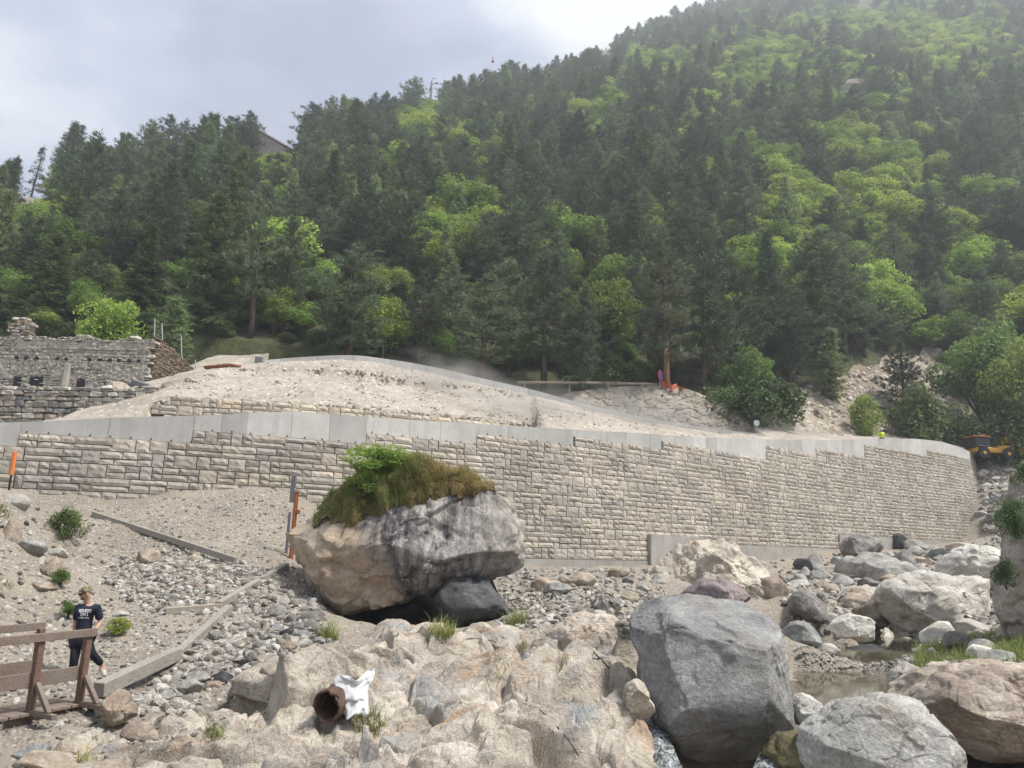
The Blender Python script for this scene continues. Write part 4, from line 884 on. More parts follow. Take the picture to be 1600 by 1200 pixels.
RMARK = [('the tan rock spur', 1120, 890), ('the rounded footing boulder', 1350, 852), ('the long flat slab', 1370, 895), ('the large whitish boulder', 1465, 940), ('the pale ledge', 1525, 885), ('the pinkish boulder', 1345, 945), ('the wall end', 1540, 780), ('the excavator', 1560, 700),
         ('the tall rock face', 1580, 850), ('the overhanging boulder', 635, 850), ('the timber edging', 330, 985), ('the rusty pipe', 510, 1100), ('the concrete pad', 1055, 850), ('the grassy bank', 1500, 1020), ('the massive grey boulder', 1120, 1050), ('the cream boulder', 1335, 978)]
rz_ = random.Random(11); used_lab = set(); zone_items = []
for pl, n, (w0, w1), grp, mats in ZONES:
    xs = [p[0] for p in pl]; ys = [p[1] for p in pl]; got = []; tries = 0
    while len(got) < n and tries < 4000:
        tries += 1; x = rz_.uniform(min(xs), max(xs)); y = rz_.uniform(min(ys), max(ys)); w = w0 + (w1 - w0) * rz_.random() ** 1.6
        if not in_poly(x, y, pl) or any(abs(x - a) < (w + c) * .36 and abs(y - b) < (w + c) * .26 for a, b, c in got): continue
        m = rz_.choice(mats); got.append((x, y, w)); h = w * rz_.uniform(.5, .8); size = 'large' if w > w0 + .55 * (w1 - w0) else 'small'
        o = rock_inst('rock', x, y, w, h, m, 'x', rz_.randrange(99), grp)
        if o is not None: zone_items.append((o, '%s %s rock' % (size, ADJ[m]), x, y))
name_by_landmarks(zone_items, RMARK)

# ---- gravel and broken stone: one mass each
def gn_scatter(name, P, R, Sc, protos, mat, label=None):
    """Points with rotation and scale, each carrying one of the proto meshes."""
    me = bpy.data.meshes.new(name); me.vertices.add(len(P)); me.vertices.foreach_set('co', np.ascontiguousarray(P, np.float32).ravel())
    for nm, dt, arr in (('rot', 'FLOAT_VECTOR', R), ('scl', 'FLOAT_VECTOR', Sc)):
        at = me.attributes.new(nm, dt, 'POINT'); at.data.foreach_set('vector', np.ascontiguousarray(arr, np.float32).ravel())
    idx = np.random.default_rng(3).integers(0, len(protos), len(P)) if not isinstance(protos, tuple) else protos[1]
    pr = protos if not isinstance(protos, tuple) else protos[0]
    at = me.attributes.new('idx', 'INT', 'POINT'); at.data.foreach_set('value', np.ascontiguousarray(idx, np.int32))
    me.update(); o = ob(name, me)
    cl = bpy.data.collections.new(name + '_forms')
    for i, pm in enumerate(pr):
        q = bpy.data.objects.new('%s_form_%02d' % (name, i), pm); cl.objects.link(q)
    g = bpy.data.node_groups.new(name + '_scatter', 'GeometryNodeTree'); g.interface.new_socket('Geometry', in_out='INPUT', socket_type='NodeSocketGeometry'); g.interface.new_socket('Geometry', in_out='OUTPUT', socket_type='NodeSocketGeometry')
    gi = g.nodes.new('NodeGroupInput'); go = g.nodes.new('NodeGroupOutput'); ci = g.nodes.new('GeometryNodeCollectionInfo'); ip = g.nodes.new('GeometryNodeInstanceOnPoints')
    ci.inputs['Collection'].default_value = cl; ci.inputs['Separate Children'].default_value = True; ci.inputs['Reset Children'].default_value = True
    def na(nm, ty):
        n = g.nodes.new('GeometryNodeInputNamedAttribute'); n.data_type = ty; n.inputs['Name'].default_value = nm; return n.outputs['Attribute']
    L = g.links.new
    L(gi.outputs[0], ip.inputs['Points']); L(ci.outputs[0], ip.inputs['Instance']); ip.inputs['Pick Instance'].default_value = True
    L(na('idx', 'INT'), ip.inputs['Instance Index']); 
    er = g.nodes.new('FunctionNodeEulerToRotation'); L(na('rot', 'FLOAT_VECTOR'), er.inputs[0]); L(er.outputs[0], ip.inputs['Rotation']); L(na('scl', 'FLOAT_VECTOR'), ip.inputs['Scale']); L(ip.outputs[0], go.inputs[0])
    md = o.modifiers.new('scatter', 'NODES'); md.node_group = g; o['kind'] = 'stuff'
    if label: o['label'] = label
    return o
def stones(n_, mat, seed, lod=2):
    out_ = []
    for i in range(n_):
        v, f = rock_shape(seed + i, lod, 9, .05, (1, .8, .55) if i % 2 else (.9, .9, .7)); m = mk('stone_form', v, f, False); m.materials.append(mat); out_.append(m)
    return out_
def scatter_img(n, poly, hf, smin, smax, power, r, keep=None, t0=6, t1=66):
    pl = np.array(poly, float); P = []; Ss = []
    x0, y0 = pl.min(0); x1, y1 = pl.max(0)
    xs = r.uniform(x0, x1, n * 2); ys = r.uniform(y0, y1, n * 2); ins = np.array([in_poly(a, b, poly) for a, b in zip(xs, ys)]); xs = xs[ins][:n]; ys = ys[ins][:n]
    D = _f[None] + ((xs - 800) / F)[:, None] * _u - ((ys - 600) / F)[:, None] * _v; D = D / D[:, 1:2]
    T = np.full(len(xs), np.nan); 
    for t in np.arange(t0, t1, .12):
        Q = CAM + D * t; k = np.isnan(T) & (Q[:, 2] <= hf(Q[:, 0], Q[:, 1])); T[k] = t
    ok = ~np.isnan(T); P = CAM + D[ok] * T[ok][:, None]; s = smin + (smax - smin) * r.random(len(P)) ** power
    return P, s
rs = np.random.default_rng(99)
sf = stones(10, M_['stone_chip'], 300)
Pl, Sl = [], []
for n, poly, a, b, pw in [(15000, [(130,800),(300,775),(450,765),(520,840),(500,1000),(430,1030),(350,1110),(200,1120),(0,1150),(-20,1020),(110,1000),(170,900)], .014, .075, 3),
                      (2600, [(-20,770),(130,800),(170,900),(110,1000),(-20,1020)], .012, .10, 5), (2600, [(150,880),(300,850),(380,880),(440,900),(340,960),(240,960),(180,930)], .03, .13, 3), (2200, [(400,900),(500,940),(520,1000),(380,1050),(260,1120),(190,1110),(290,1030)], .04, .16, 3),
                      (5000, [(780,890),(1030,890),(1050,960),(1000,1000),(900,980),(780,985)], .02, .13, 3), (3500, [(1180,880),(1560,845),(1570,1010),(1430,1010),(1250,990)], .04, .22, 3),
                      (3500, [(1240,1010),(1440,1010),(1450,1060),(1400,1050),(1250,1050)], .015, .08, 3), (1500, [(1390,1000),(1600,980),(1600,1060),(1400,1100)], .02, .12, 3), (900, [(1520,700),(1600,690),(1600,850),(1540,850)], .06, .3, 2),
                      (900, [(20,1110),(420,1060),(420,1140),(100,1200)], .015, .06, 2)]:
    p, s = scatter_img(n, poly, TOP, a, b, pw, rs); Pl.append(p); Sl.append(s)
P = np.vstack(Pl); s = np.concatenate(Sl); P[:, 2] += s * .12
gn_scatter('gravel', P, rs.uniform(0, 6.28, P.shape) * np.array([.12, .12, 1]), s[:, None] * rs.uniform(.7, 1.2, P.shape), sf, None, 'loose grey and tan gravel and broken stone on the bank')
ff = stones(6, M_['fill_chip'], 340)
p, s = scatter_img(11000, [(240,615),(330,572),(420,563),(560,556),(760,595),(900,632),(1190,682),(1190,690),(900,690),(500,655),(240,640)], EMB, .03, .17, 3, rs, t0=33, t1=62)
gn_scatter('embankment_stone', p + np.array([0, 0, .02]), rs.uniform(0, 6.28, p.shape) * np.array([.15, .15, 1]), s[:, None] * rs.uniform(.7, 1.2, p.shape), ff, None, 'pale broken stone scattered over the embankment slope')

p, s = scatter_img(2600, [(1240,690),(1250,615),(1300,590),(1345,580),(1400,565),(1450,552),(1490,556),(1520,605),(1545,690)], HILL, .06, .55, 4, rs, t0=62, t1=100)
gn_scatter('scree_stone', p + np.array([0, 0, .3]), rs.uniform(0, 6.28, p.shape) * np.array([.15, .15, 1]), s[:, None] * rs.uniform(.7, 1.2, p.shape), ff, None, 'broken tan rocks strewn over the scree slope')

# ---- water
def sheet(name, pts_, z, mat):
    me = mesh_vf(name, [(x, y, z) for x, y in pts_], [tuple(range(len(pts_)))]); return ob(name, me, mat, kind='structure')
sheet('stream_pool', [(3.6, 13.4), (9.5, 13.4), (16, 20), (16, 34), (7, 34), (3.6, 22)], -.13, M_['water'])
sheet('stream_water', [(0, 4.5), (8, 4.5), (8, 13.2), (3.4, 13.2), (0, 12)], -1.02, M_['water'])
def cascade(name, pts_, wid, seed):
    V = []; n = len(pts_); r = np.random.default_rng(seed); m = 9; pp = smooth_path(np.array(pts_, float), 8)
    for i, p in enumerate(pp):
        d = pp[min(i + 1, len(pp) - 1)] - pp[max(i - 1, 0)]; sd_ = np.array([-d[1], d[0], 0]); sd_ /= np.linalg.norm(sd_) + 1e-6
        for j in range(m):
            u = (j / (m - 1) - .5); V.append(p + sd_ * u * wid + np.array([0, 0, .07 * math.cos(u * 3.1) + r.uniform(-.03, .03)]))
    return ob(name, mk(name, np.array(V), grid_faces(len(pp), m), True), M_['foam'], kind='structure')
cascade('cascade', [S(1020,1120,12.8), S(1024,1140,12.2), S(1032,1165,11.7), S(1044,1195,11.1), S(1055,1225,10.6)], .34, 1)
cascade('cascade', [S(1250,1150,13), S(1228,1165,12.2), S(1205,1190,11.5), S(1195,1230,10.8)], .4, 2)

# ------------------------------------------------------------------ trees
def tufts(C, D, L, Wd, K, r, spread=1.0):
    """K thin triangles at every centre C, fanned about direction D."""
    n = len(C); C = np.repeat(C, K, 0); D = np.repeat(D, K, 0); L = np.repeat(L, K) * r.uniform(.6, 1.25, n * K); Wd = np.repeat(Wd, K)
    d = D + spread * r.normal(size=D.shape) * .75; d /= np.linalg.norm(d, axis=1)[:, None]
    o = np.cross(d, r.normal(size=d.shape)); o /= np.linalg.norm(o, axis=1)[:, None] + 1e-9
    b = C + r.normal(size=C.shape) * (L * .22)[:, None]
    V = np.stack([b - o * (Wd * .5)[:, None], b + o * (Wd * .5)[:, None], b + d * L[:, None]], 1).reshape(-1, 3)
    return V
def tri_faces(n): return np.arange(n * 3).reshape(-1, 3)
def leaves(C, N, sz, r):
    """Four-cornered leaves at C, roughly facing N."""
    n = len(C); nn = N + r.normal(size=N.shape) * .7; nn /= np.linalg.norm(nn, axis=1)[:, None]
    u = np.cross(nn, r.normal(size=nn.shape)); u /= np.linalg.norm(u, axis=1)[:, None] + 1e-9; w = np.cross(nn, u)
    s = (sz * r.uniform(.6, 1.3, n))[:, None]
    return np.stack([C - u * s * .55, C + w * s * .32 - nn * s * .06, C + u * s * .55, C - w * s * .32 + nn * s * .06], 1).reshape(-1, 3), np.arange(n * 4).reshape(-1, 4)
def conifer(seed, h, r, kind):
    R = np.random.default_rng(seed); mb = MB()
    bend = R.uniform(-.03, .03, 2) * h; tp = [np.array([bend[0] * t * t, bend[1] * t * t, h * t]) for t in np.linspace(0, 1, 7)]
    r0 = .016 * h + .05; mb.tube([tuple(p) for p in tp], [r0 * (1 - t) ** .85 + .012 for t in np.linspace(0, 1, 7)], 7)
    def tpos(z): return np.array([bend[0] * (z / h) ** 2, bend[1] * (z / h) ** 2, z])
    c0 = {'pine': .14, 'spruce': .05, 'larch': .10, 'tall': .30}[kind] * h; C = []; D = []; Ls = []
    z = c0; step = h / {'pine': 21, 'spruce': 32, 'larch': 26, 'tall': 23}[kind]
    while z < h * .985:
        t = (z - c0) / (h - c0)
        if kind in ('pine', 'tall'): prof = (1 - t ** 1.5) * (.62 + .5 * min(1, t * 3.5)) * R.uniform(.6, 1.28)
        elif kind == 'spruce': prof = (1 - t) ** .85 * R.uniform(.82, 1.12) + .03
        else: prof = (1 - t ** 1.3) * (.6 + .4 * min(1, t * 4)) * R.uniform(.75, 1.15)
        nb = {'pine': 5, 'tall': 5, 'spruce': 7, 'larch': 6}[kind]; a0 = R.uniform(0, 6.28)
        for b in range(nb):
            if kind in ('pine', 'tall') and R.random() < .12: continue
            a = a0 + b * 6.283 / nb + R.normal() * .25; L = max(.25, r * prof * R.uniform(.7, 1.15)); zz = z + R.normal() * step * .3
            lift = {'pine': .10 + .55 * t, 'tall': .05 + .5 * t, 'spruce': -.30 + .75 * t, 'larch': .15 + .5 * t}[kind]; o = tpos(min(zz, h)); dr = np.array([math.cos(a), math.sin(a), 0])
            f = lambda u: o + dr * L * u + np.array([0, 0, L * (lift * u + (.16 if kind != 'spruce' else .10) * u * u * (1 if kind != 'spruce' else 1))])
            mb.tube([tuple(f(0)), tuple(f(.55)), tuple(f(1))], [.03 + .012 * L, .02, .006], 4, False)
            m = max(2, int(L / {'pine': .24, 'tall': .26, 'spruce': .22, 'larch': .25}[kind]))
            sdv = np.array([-math.sin(a), math.cos(a), 0])
            for q in range(m):
                u = .28 + .72 * (q + R.random()) / m if kind in ('pine', 'tall') else .12 + .88 * (q + R.random()) / m
                lat = (R.random() - .5) * L * (.62 if kind in ('pine', 'tall') else .42) * (1.15 - u * .75)
                C.append(f(u) + sdv * lat + np.array([0, 0, R.normal() * .07])); D.append(dr * .55 + sdv * np.sign(lat) * .5 + np.array([0, 0, .5 if kind in ('pine', 'tall') else (-.12 if kind == 'spruce' else .1)])); Ls.append(1)
        z += step * R.uniform(.75, 1.25)
    C.append(tpos(h)); D.append(np.array([0, 0, 1.])); C = np.array(C); D = np.array(D)
    ln = {'pine': .40, 'tall': .42, 'spruce': .40, 'larch': .38}[kind]; K = {'pine': 16, 'tall': 16, 'spruce': 12, 'larch': 12}[kind]
    V = tufts(C, D, np.full(len(C), ln), np.full(len(C), .075 if kind != 'larch' else .085), K, R, .8)
    me = bpy.data.meshes.new('trunk'); me.from_pydata(mb.V, [], mb.F); me.update(); me.polygons.foreach_set('use_smooth', np.full(len(me.polygons), True))
    return me, mk('crown', V, tri_faces(len(V) // 3))
def broadleaf(seed, h, r, n_leaf=5200, low=.25, leaf=.24, lobes=26):
    R = np.random.default_rng(seed); mb = MB(); zc = h * (1 + low) / 2; hz = h * (1 - low) / 2
    Cc = []
    while len(Cc) < lobes:
        p = R.uniform(-1, 1, 3)
        if np.linalg.norm(p) > 1: continue
        p = p / max(np.linalg.norm(p), .2) * R.uniform(.35, .86); Cc.append((p[0] * r, p[1] * r, zc + p[2] * hz, r * R.uniform(.26, .46)))
    mb.tube([(0, 0, 0), (R.normal() * .05 * h, R.normal() * .05 * h, h * .4), (R.normal() * .06 * h, R.normal() * .06 * h, h * .8)], [.02 * h + .03, .015 * h, .01], 7)
    for c in Cc[:14]: mb.tube([(0, 0, h * low * .8), (c[0] * .45, c[1] * .45, (c[2] + h * low) * .55), c[:3]], [.012 * h, .008 * h, .004], 4, False)
    P = []; N = []
    for c in Cc:
        m = n_leaf // lobes; d = R.normal(size=(m, 3)); d /= np.linalg.norm(d, axis=1)[:, None]; rad = c[3] * R.uniform(.55, 1.08, m) ** .6
        P.append(np.array(c[:3]) + d * rad[:, None] * np.array([1, 1, .85])); N.append(d * .7 + np.array([0, 0, .6]))
    V, Fc = leaves(np.vstack(P), np.vstack(N), np.full(sum(map(len, P)), leaf), R)
    V[:, 2] = np.maximum(V[:, 2], .05)
    me = bpy.data.meshes.new('trunk'); me.from_pydata(mb.V, [], mb.F); me.update()
    return me, mk('crown', V, Fc)
PROTO = {}                                    # kind -> list of (trunk, crown) with unit description
def reg(kind, lst, crown_mat, bark='bark'):
    for t, c in lst: t.materials.append(M_[bark]); c.materials.append(M_[crown_mat])
    PROTO[kind] = lst
reg('pine', [conifer(10 + i, 10, 2.5 + .25 * (i % 3), 'pine') for i in range(5)], 'pine')
reg('tall', [conifer(30 + i, 12, 2.4, 'tall') for i in range(3)], 'pine')
reg('spruce', [conifer(40 + i, 11, 2.1 + .2 * i, 'spruce') for i in range(3)], 'spruce')
reg('larch', [conifer(50 + i, 9, 1.7, 'larch') for i in range(2)], 'larch')
reg('broad', [broadleaf(60 + i, 7, 2.7, 5600) for i in range(3)], 'broad')
reg('bright', [broadleaf(70 + i, 6, 2.6, 5200, .15) for i in range(3)], 'bright')
reg('shrub', [broadleaf(80 + i, 3.4, 2.1, 4200, .02, .19) for i in range(3)], 'shrubdark')
HT = {'pine': 10, 'tall': 12, 'spruce': 11, 'larch': 9, 'broad': 7, 'bright': 6, 'shrub': 3.4}
CATN = {'pine': ('pine_tree', 'pine'), 'tall': ('pine_tree', 'pine'), 'spruce': ('spruce_tree', 'spruce'), 'larch': ('larch_tree', 'larch'), 'broad': ('broadleaf_tree', 'tree'), 'bright': ('broadleaf_tree', 'tree'), 'shrub': ('shrub', 'shrub')}
def tree(kind, loc, h, label, wid=1.0, group=None, var=None, rotz=None):
    var = random.randrange(99) if var is None else var; t, c = PROTO[kind][var % len(PROTO[kind])]; k = h / HT[kind]
    nm, cat = CATN[kind]; o = thing(nm, label, cat, loc, (0, 0, random.uniform(0, 6.28) if rotz is None else rotz), group); o.scale = (k * wid, k * wid, k)
    ob('trunk', t, None, o); ob('crown', c, None, o); return o
class ALL:                                    # whichever ground is on top behind the wall
    def __call__(s, X, Y):
        X = np.asarray(X, float); Y = np.asarray(Y, float); return np.where(Y < 58, np.maximum(emb_z(X, Y), np.where(Y > 50, hill_z(X, Y) - 1, -9)), hill_z(X, Y))
BACK = ALL()
def tree_px(kind, x, yb, yt, Y, wpx, label, **kw):   # base and tip as seen in the picture, standing at distance Y
    b = S(x, yb, Y); z = float(BACK(b[0], b[1])); top = S(x, yt, Y)[2]; h = top - z + .2
    base_w = {'pine': 2.7, 'tall': 2.4, 'spruce': 2.2, 'larch': 1.7, 'broad': 2.9, 'bright': 2.8, 'shrub': 2.2}[kind]
    w = (wpx / F * Y) / (base_w * h / HT[kind])
    return tree(kind, (b[0], b[1], z - .2), h, label, float(np.clip(w * 1.25, .75, 2.0)), **kw)
FT = [('spruce',62,530,362,60,58,'broad yellow-green spruce rising behind the ruin chimney'),('spruce',215,540,348,60,42,'spruce standing above the middle of the ruin'),('pine',120,540,390,64,50,'dark pine between the two spruces behind the ruin'),
      ('bright',176,535,462,52.5,44,'light green leafy bush behind the top of the ruin wall'),('larch',266,545,462,53,42,'pale feathery young pine at the corner of the ruin'),('spruce',312,556,300,61,48,'tall slim dark spruce right of the ruin'),
      ('tall',388,560,308,60,38,'tall dark pine with a bare lower trunk above the small box'),('pine',437,560,335,62,40,'dark pine just right of the tall bare-trunked pine'),('pine',350,560,350,66,40,'dark pine squeezed between the slim spruce and the tall pine'),
      ('pine',545,556,388,59,66,'broad olive pine behind the high point of the crest wall'),('bright',598,556,458,61.5,36,'sunlit light green tree right of the broad olive pine'),('bright',500,556,400,66,36,'sunlit yellow-green tree left of the broad olive pine'),
      ('pine',655,575,420,63,44,'dark pine between the sunlit tree and the flat-topped pine'),('pine',700,580,412,66,42,'pine left of the flat-topped pine with an orange trunk'),('tall',752,596,425,59,52,'flat-topped spreading pine with slender orange-brown trunk'),
      ('pine',795,588,405,64,44,'pine close behind the flat-topped pine'),('tall',850,602,398,61,46,'tall pine over the left end of the guardrail'),('pine',908,607,448,60.5,44,'low wide pine with leaning trunk behind the guardrail'),('shrub',960,612,560,62,40,'dark shrub behind the middle of the guardrail'),
      ('broad',950,600,440,68,50,'leafy tree behind the guardrail pines'),('broad',975,590,400,76,46,'rounded leafy tree above the guardrail'),('tall',1042,610,372,60.9,56,'ragged pine with thick orange trunk wrapped in red netting'),('pine',1100,625,362,64,62,'dense dark pine right of the netted orange trunk'),
      ('pine',1000,600,392,72,44,'dark pine left of the netted orange trunk'),('pine',1150,620,420,68,54,'wide dark pine above the dark hedge shrub'),('shrub',1180,678,575,61,62,'large dark green shrub beside the stone-faced hump'),('shrub',1120,650,590,61.5,44,'dark shrub on top of the stone-faced hump'),
      ('broad',1160,625,545,64,40,'yellowish leafy tree over the dark hedge shrub'),('pine',1215,620,430,72,46,'pine right of the dark hedge shrub'),('pine',1300,600,362,82,66,'tall broad grey-green pine above the left scree'),('larch',1296,605,515,72,32,'small pale pine with white trunk on the scree edge'),
      ('pine',1440,560,440,92,52,'thin pale-trunked pine above the scree'),('pine',1412,612,535,74,34,'small pine at the top of the bare scree'),('bright',1357,672,612,68,18,'small bright green bush on the scree foot'),('shrub',1442,678,595,69,52,'rounded dark bush in the middle of the scree'),('shrub',1478,680,635,69,34,'low dark bush right of the rounded scree bush'),
      ('broad',1535,645,505,72,62,'large leafy tree at the right above the excavator'),('broad',1590,650,540,68,44,'leafy tree cut by the right edge above the excavator'),('shrub',1590,690,610,66,40,'dark shrub right behind the excavator'),('shrub',1530,690,640,67,28,'small shrub left behind the excavator'),
      ('spruce',808,365,232,103,36,'dark pointed spruce alone on the middle slope'),('pine',655,400,252,98,44,'dark layered pine high behind the sunlit tree'),('pine',545,420,238,97,56,'dark broad-topped pine on the left middle slope'),('larch',625,340,222,116,32,'pale green pointed tree on the middle slope'),
      ('larch',862,338,226,122,22,'pale slender tree right of the alone spruce'),('larch',958,345,238,112,34,'pale pointed tree above the low wide pine'),('bright',492,285,228,130,32,'bright green tree below the hut roof on the ridge'),('pine',150,320,236,118,30,'dark pine on the left ridge right of the dead tree'),
      ('pine',172,330,250,116,28,'dark ridge pine over the broad yellow-green spruce'),('broad',110,330,262,117,36,'green leafy tree at the foot of the dead tree'),('larch',375,355,280,108,22,'pale slim tree above the tall bare-trunked pine'),('spruce',1490,330,220,140,46,'dark heavy pine on the right upper slope'),
      ('pine',1440,270,140,175,50,'dark grey pine clump crowning the right upper slope'),('pine',1560,300,180,140,50,'large dark pine at the right edge of the upper slope'),('pine',1585,420,300,105,48,'dark brownish pine at right edge of the middle slope'),('pine',1500,440,300,112,56,'broad brownish pine on the right middle slope')]
occ = []
for kd, x, yb, yt, Y, w, lb in FT:
    tree_px(kd, x, yb, yt, Y, w, lb); occ.append((x, yb, Y))
# netted pine shows a stout orange stem
tk = MB(); b = S(1041, 607, 60.4); zb_ = b[2]; tk.tube([(b[0], b[1], zb_ - .3), (b[0] + .05, b[1], zb_ + 1.8), (b[0] - .03, b[1], zb_ + 3.7)], [.24, .2, .17], 10)
tag(tk.build('tree_trunk', M_['bark_red'], smooth=True), 'stout bare orange-brown trunk rising from the red netting', 'trunk')
# the dead spruce on the left ridge
db = S(46, 312, 128); dz = float(hill_z(db[0], db[1])); dt = thing('dead_tree', 'bare dead spruce on the left ridge against the sky', 'dead tree', (db[0], db[1], dz)); hT = S(58, 226, 128)[2] - dz
mb = MB(); mb.tube([(0, 0, 0), (.5, 0, hT * .5), (1.1, 0, hT)], [.22, .14, .03], 7); mb.build('trunk', M_['bark'], dt)
mb = MB(); R = np.random.default_rng(4); Cc = []
for i in range(90):
    t = R.uniform(.12, .98); a = R.uniform(0, 6.28); L = (1 - t) * 2.6 * R.uniform(.5, 1.1) + .3; p = (1.05 * t * t, 0, hT * t); q = (p[0] + math.cos(a) * L, math.sin(a) * L, p[2] - L * .22); mb.tube([p, q], [.04, .012], 4, False)
    for k in range(4): u = R.uniform(.3, 1); Cc.append((p[0] + (q[0] - p[0]) * u, p[1] + (q[1] - p[1]) * u, p[2] + (q[2] - p[2]) * u))
mb.build('dead_branch', M_['bark'], dt)
Cc = np.array(Cc); V = tufts(Cc, np.tile([0, 0, -1.], (len(Cc), 1)), np.full(len(Cc), .45), np.full(len(Cc), .06), 5, R); ob('dead_twigs', mk('dead_twigs', V, tri_faces(len(V) // 3)), M_['bark'], dt)

# forest on the slope: the nearest singly, the far wood as one mass
def veg_kind(x, y, r):
    g = 0.0                                  # leafy gullies of the right slope
    for (cx, cy_, rx, ry) in ((1330,260,60,60),(1380,330,90,70),(1420,400,120,55),(1330,190,50,50),(1200,120,120,70),(1480,90,150,90),(1360,60,160,50),(1250,330,50,60),(1560,420,60,50),(930,205,60,40),(1030,120,80,30),(650,235,60,40),(720,400,70,40),(860,430,60,30),(1250,440,90,40),(1560,520,70,60),(1440,500,120,40)):
        g = max(g, math.exp(-((x - cx) / rx) ** 2 - ((y - cy_) / ry) ** 2))
    q = r.random()
    if q < g * .92: return 'bright' if r.random() < .6 else 'broad'
    if q < g * .92 + (.17 if y < 460 else .12): return r.choice(['larch', 'larch', 'broad', 'bright'])
    return 'pine' if r.random() < .62 else ('spruce' if r.random() < .55 else 'tall')
BARE = [[(1240,600),(1330,575),(1480,545),(1530,600),(1540,690),(1240,690)], [(1300,140),(1345,120),(1375,150),(1350,190),(1300,180)], [(1440,195),(1490,190),(1500,225),(1440,225)], [(930,85),(960,85),(960,120),(930,120)]]
fr = random.Random(21); cells_used = {}; forest = []
nr = np.random.default_rng(22); NC = 90000; cx_ = nr.uniform(-90, 1690, NC); D0 = _f[None] + ((cx_ - 800) / F)[:, None] * _u - ((400 - 600) / F) * _v[None]; ca_ = D0[:, 0] / D0[:, 1]
cYr = np.interp(ca_, ra, rY); cYb = np.interp(ca_, ba, [b[1] for b in BT]); cu = nr.random(NC); sel = nr.random(NC) < .62
cY = np.where(sel, cYb + 3 + (cYr - cYb) * cu ** .9, cYb + 3 + (np.minimum(cYr, 170) - cYb) * cu); cX = ca_ * cY; cZ = hill_z(cX, cY)
Q_ = np.stack([cX, cY, cZ], -1) - CAM; w_ = Q_ @ _f; qx = 800 + F * (Q_ @ _u) / w_; qy = 600 - F * (Q_ @ _v) / w_
for n_ in range(NC):
    X, Y, z, q = float(cX[n_]), float(cY[n_]), float(cZ[n_]), (float(qx[n_]), float(qy[n_]))
    if q[1] < -70 or q[0] < -100 or q[0] > 1700: continue
    if any(in_poly(q[0], q[1], p) for p in BARE): continue
    kd = veg_kind(q[0], q[1], fr); hh = {'pine': 11.2, 'spruce': 12, 'tall': 11.2, 'larch': 10, 'broad': 6.6, 'bright': 5.8}[kd] * fr.choice((fr.uniform(.6, 1.0), fr.uniform(.85, 1.3)))
    tipy = q[1] - hh * F / Y * .93; wr_ = 1.6 * F / Y
    if any(a - wr_ < q[0] < b + wr_ and tipy < c for a, b, c in ((22, 72, 312), (402, 468, 232), (664, 684, 150), (1342, 1370, 12))): continue
    sp = hh * (.34 if Y < 150 else .29); key = (int(X // 4), int(Y // 4)); bad = False
    for i in (-1, 0, 1):
        for j in (-1, 0, 1):
            for (x2, y2, s2) in cells_used.get((key[0] + i, key[1] + j), ()):
                if (X - x2) ** 2 + ((Y - y2) * .8) ** 2 < ((sp + s2) * .5) ** 2: bad = True
    if bad: continue
    if q[0] < 1230 and Y < np.interp(q[0], [0, 1230], [70, 80]) : continue
    if Y < 130 and any(abs(q[0] - ox) < 20 and abs(Y - oY) < 4 for ox, oy, oY in occ): continue
    cells_used.setdefault(key, []).append((X, Y, sp)); forest.append((hh / Y, kd, X, Y, z, hh, q))
forest.sort(key=lambda t: -t[0])
n_single = 240; tree_items = []
KW = {'pine': 'dark pine', 'tall': 'tall dark pine', 'spruce': 'pointed dark conifer', 'larch': 'pale feathery conifer', 'broad': 'green leafy tree', 'bright': 'bright green leafy tree'}
TMARK = [('the dead tree', 50, 270), ('the hut roof on the ridge', 432, 228), ('the ridge mast', 675, 145), ('the alone spruce', 808, 300), ('the broad-topped pine', 545, 300), ('the layered pine', 655, 310), ('the netted orange trunk', 1041, 570), ('the guardrail', 930, 602), ('the crest wall top', 550, 555), ('the ruin', 120, 560),
         ('the slim ruin spruce', 312, 400), ('the scree bush', 1442, 640), ('the hedge shrub', 1180, 620), ('the pale upper crag', 1340, 155), ('the right edge pine', 1560, 240), ('the grey-green pine', 1300, 450), ('the pale-trunked pine', 1440, 500), ('the skyline notch', 860, 135), ('the olive pine', 545, 470), ('the red roof', 1355, 5), ('the right leafy tree', 1535, 570), ('the flat-topped pine', 752, 500), ('the guardrail pine', 850, 480)]
masses = {}
for i, (sz, kd, X, Y, z, hh, q) in enumerate(forest):
    if i < n_single and -30 < q[0] < 1630:
        o = tree(kd, (X, Y, z - .25), hh, 'x', fr.uniform(1.0, 1.4), 'trees on the mountain side', fr.randrange(99)); tip = px((X, Y, z + hh * .7)); tree_items.append((o, KW[kd], tip[0], tip[1]))
    else: masses.setdefault('wood' if kd in ('pine', 'tall', 'spruce', 'larch') else 'leafy', []).append((kd, X, Y, z, hh))
name_by_landmarks(tree_items, TMARK)
def joined(t, c):                             # trunk and crown of one form in one mesh for the far mass
    bm = bmesh.new(); bm.from_mesh(t); n = len(bm.faces); bm.from_mesh(c); bm.faces.ensure_lookup_table()
    for k in range(n, len(bm.faces)): bm.faces[k].material_index = 1
    m = bpy.data.meshes.new('tree_form'); bm.to_mesh(m); bm.free(); m.materials.append(t.materials[0]); m.materials.append(c.materials[0]); return m
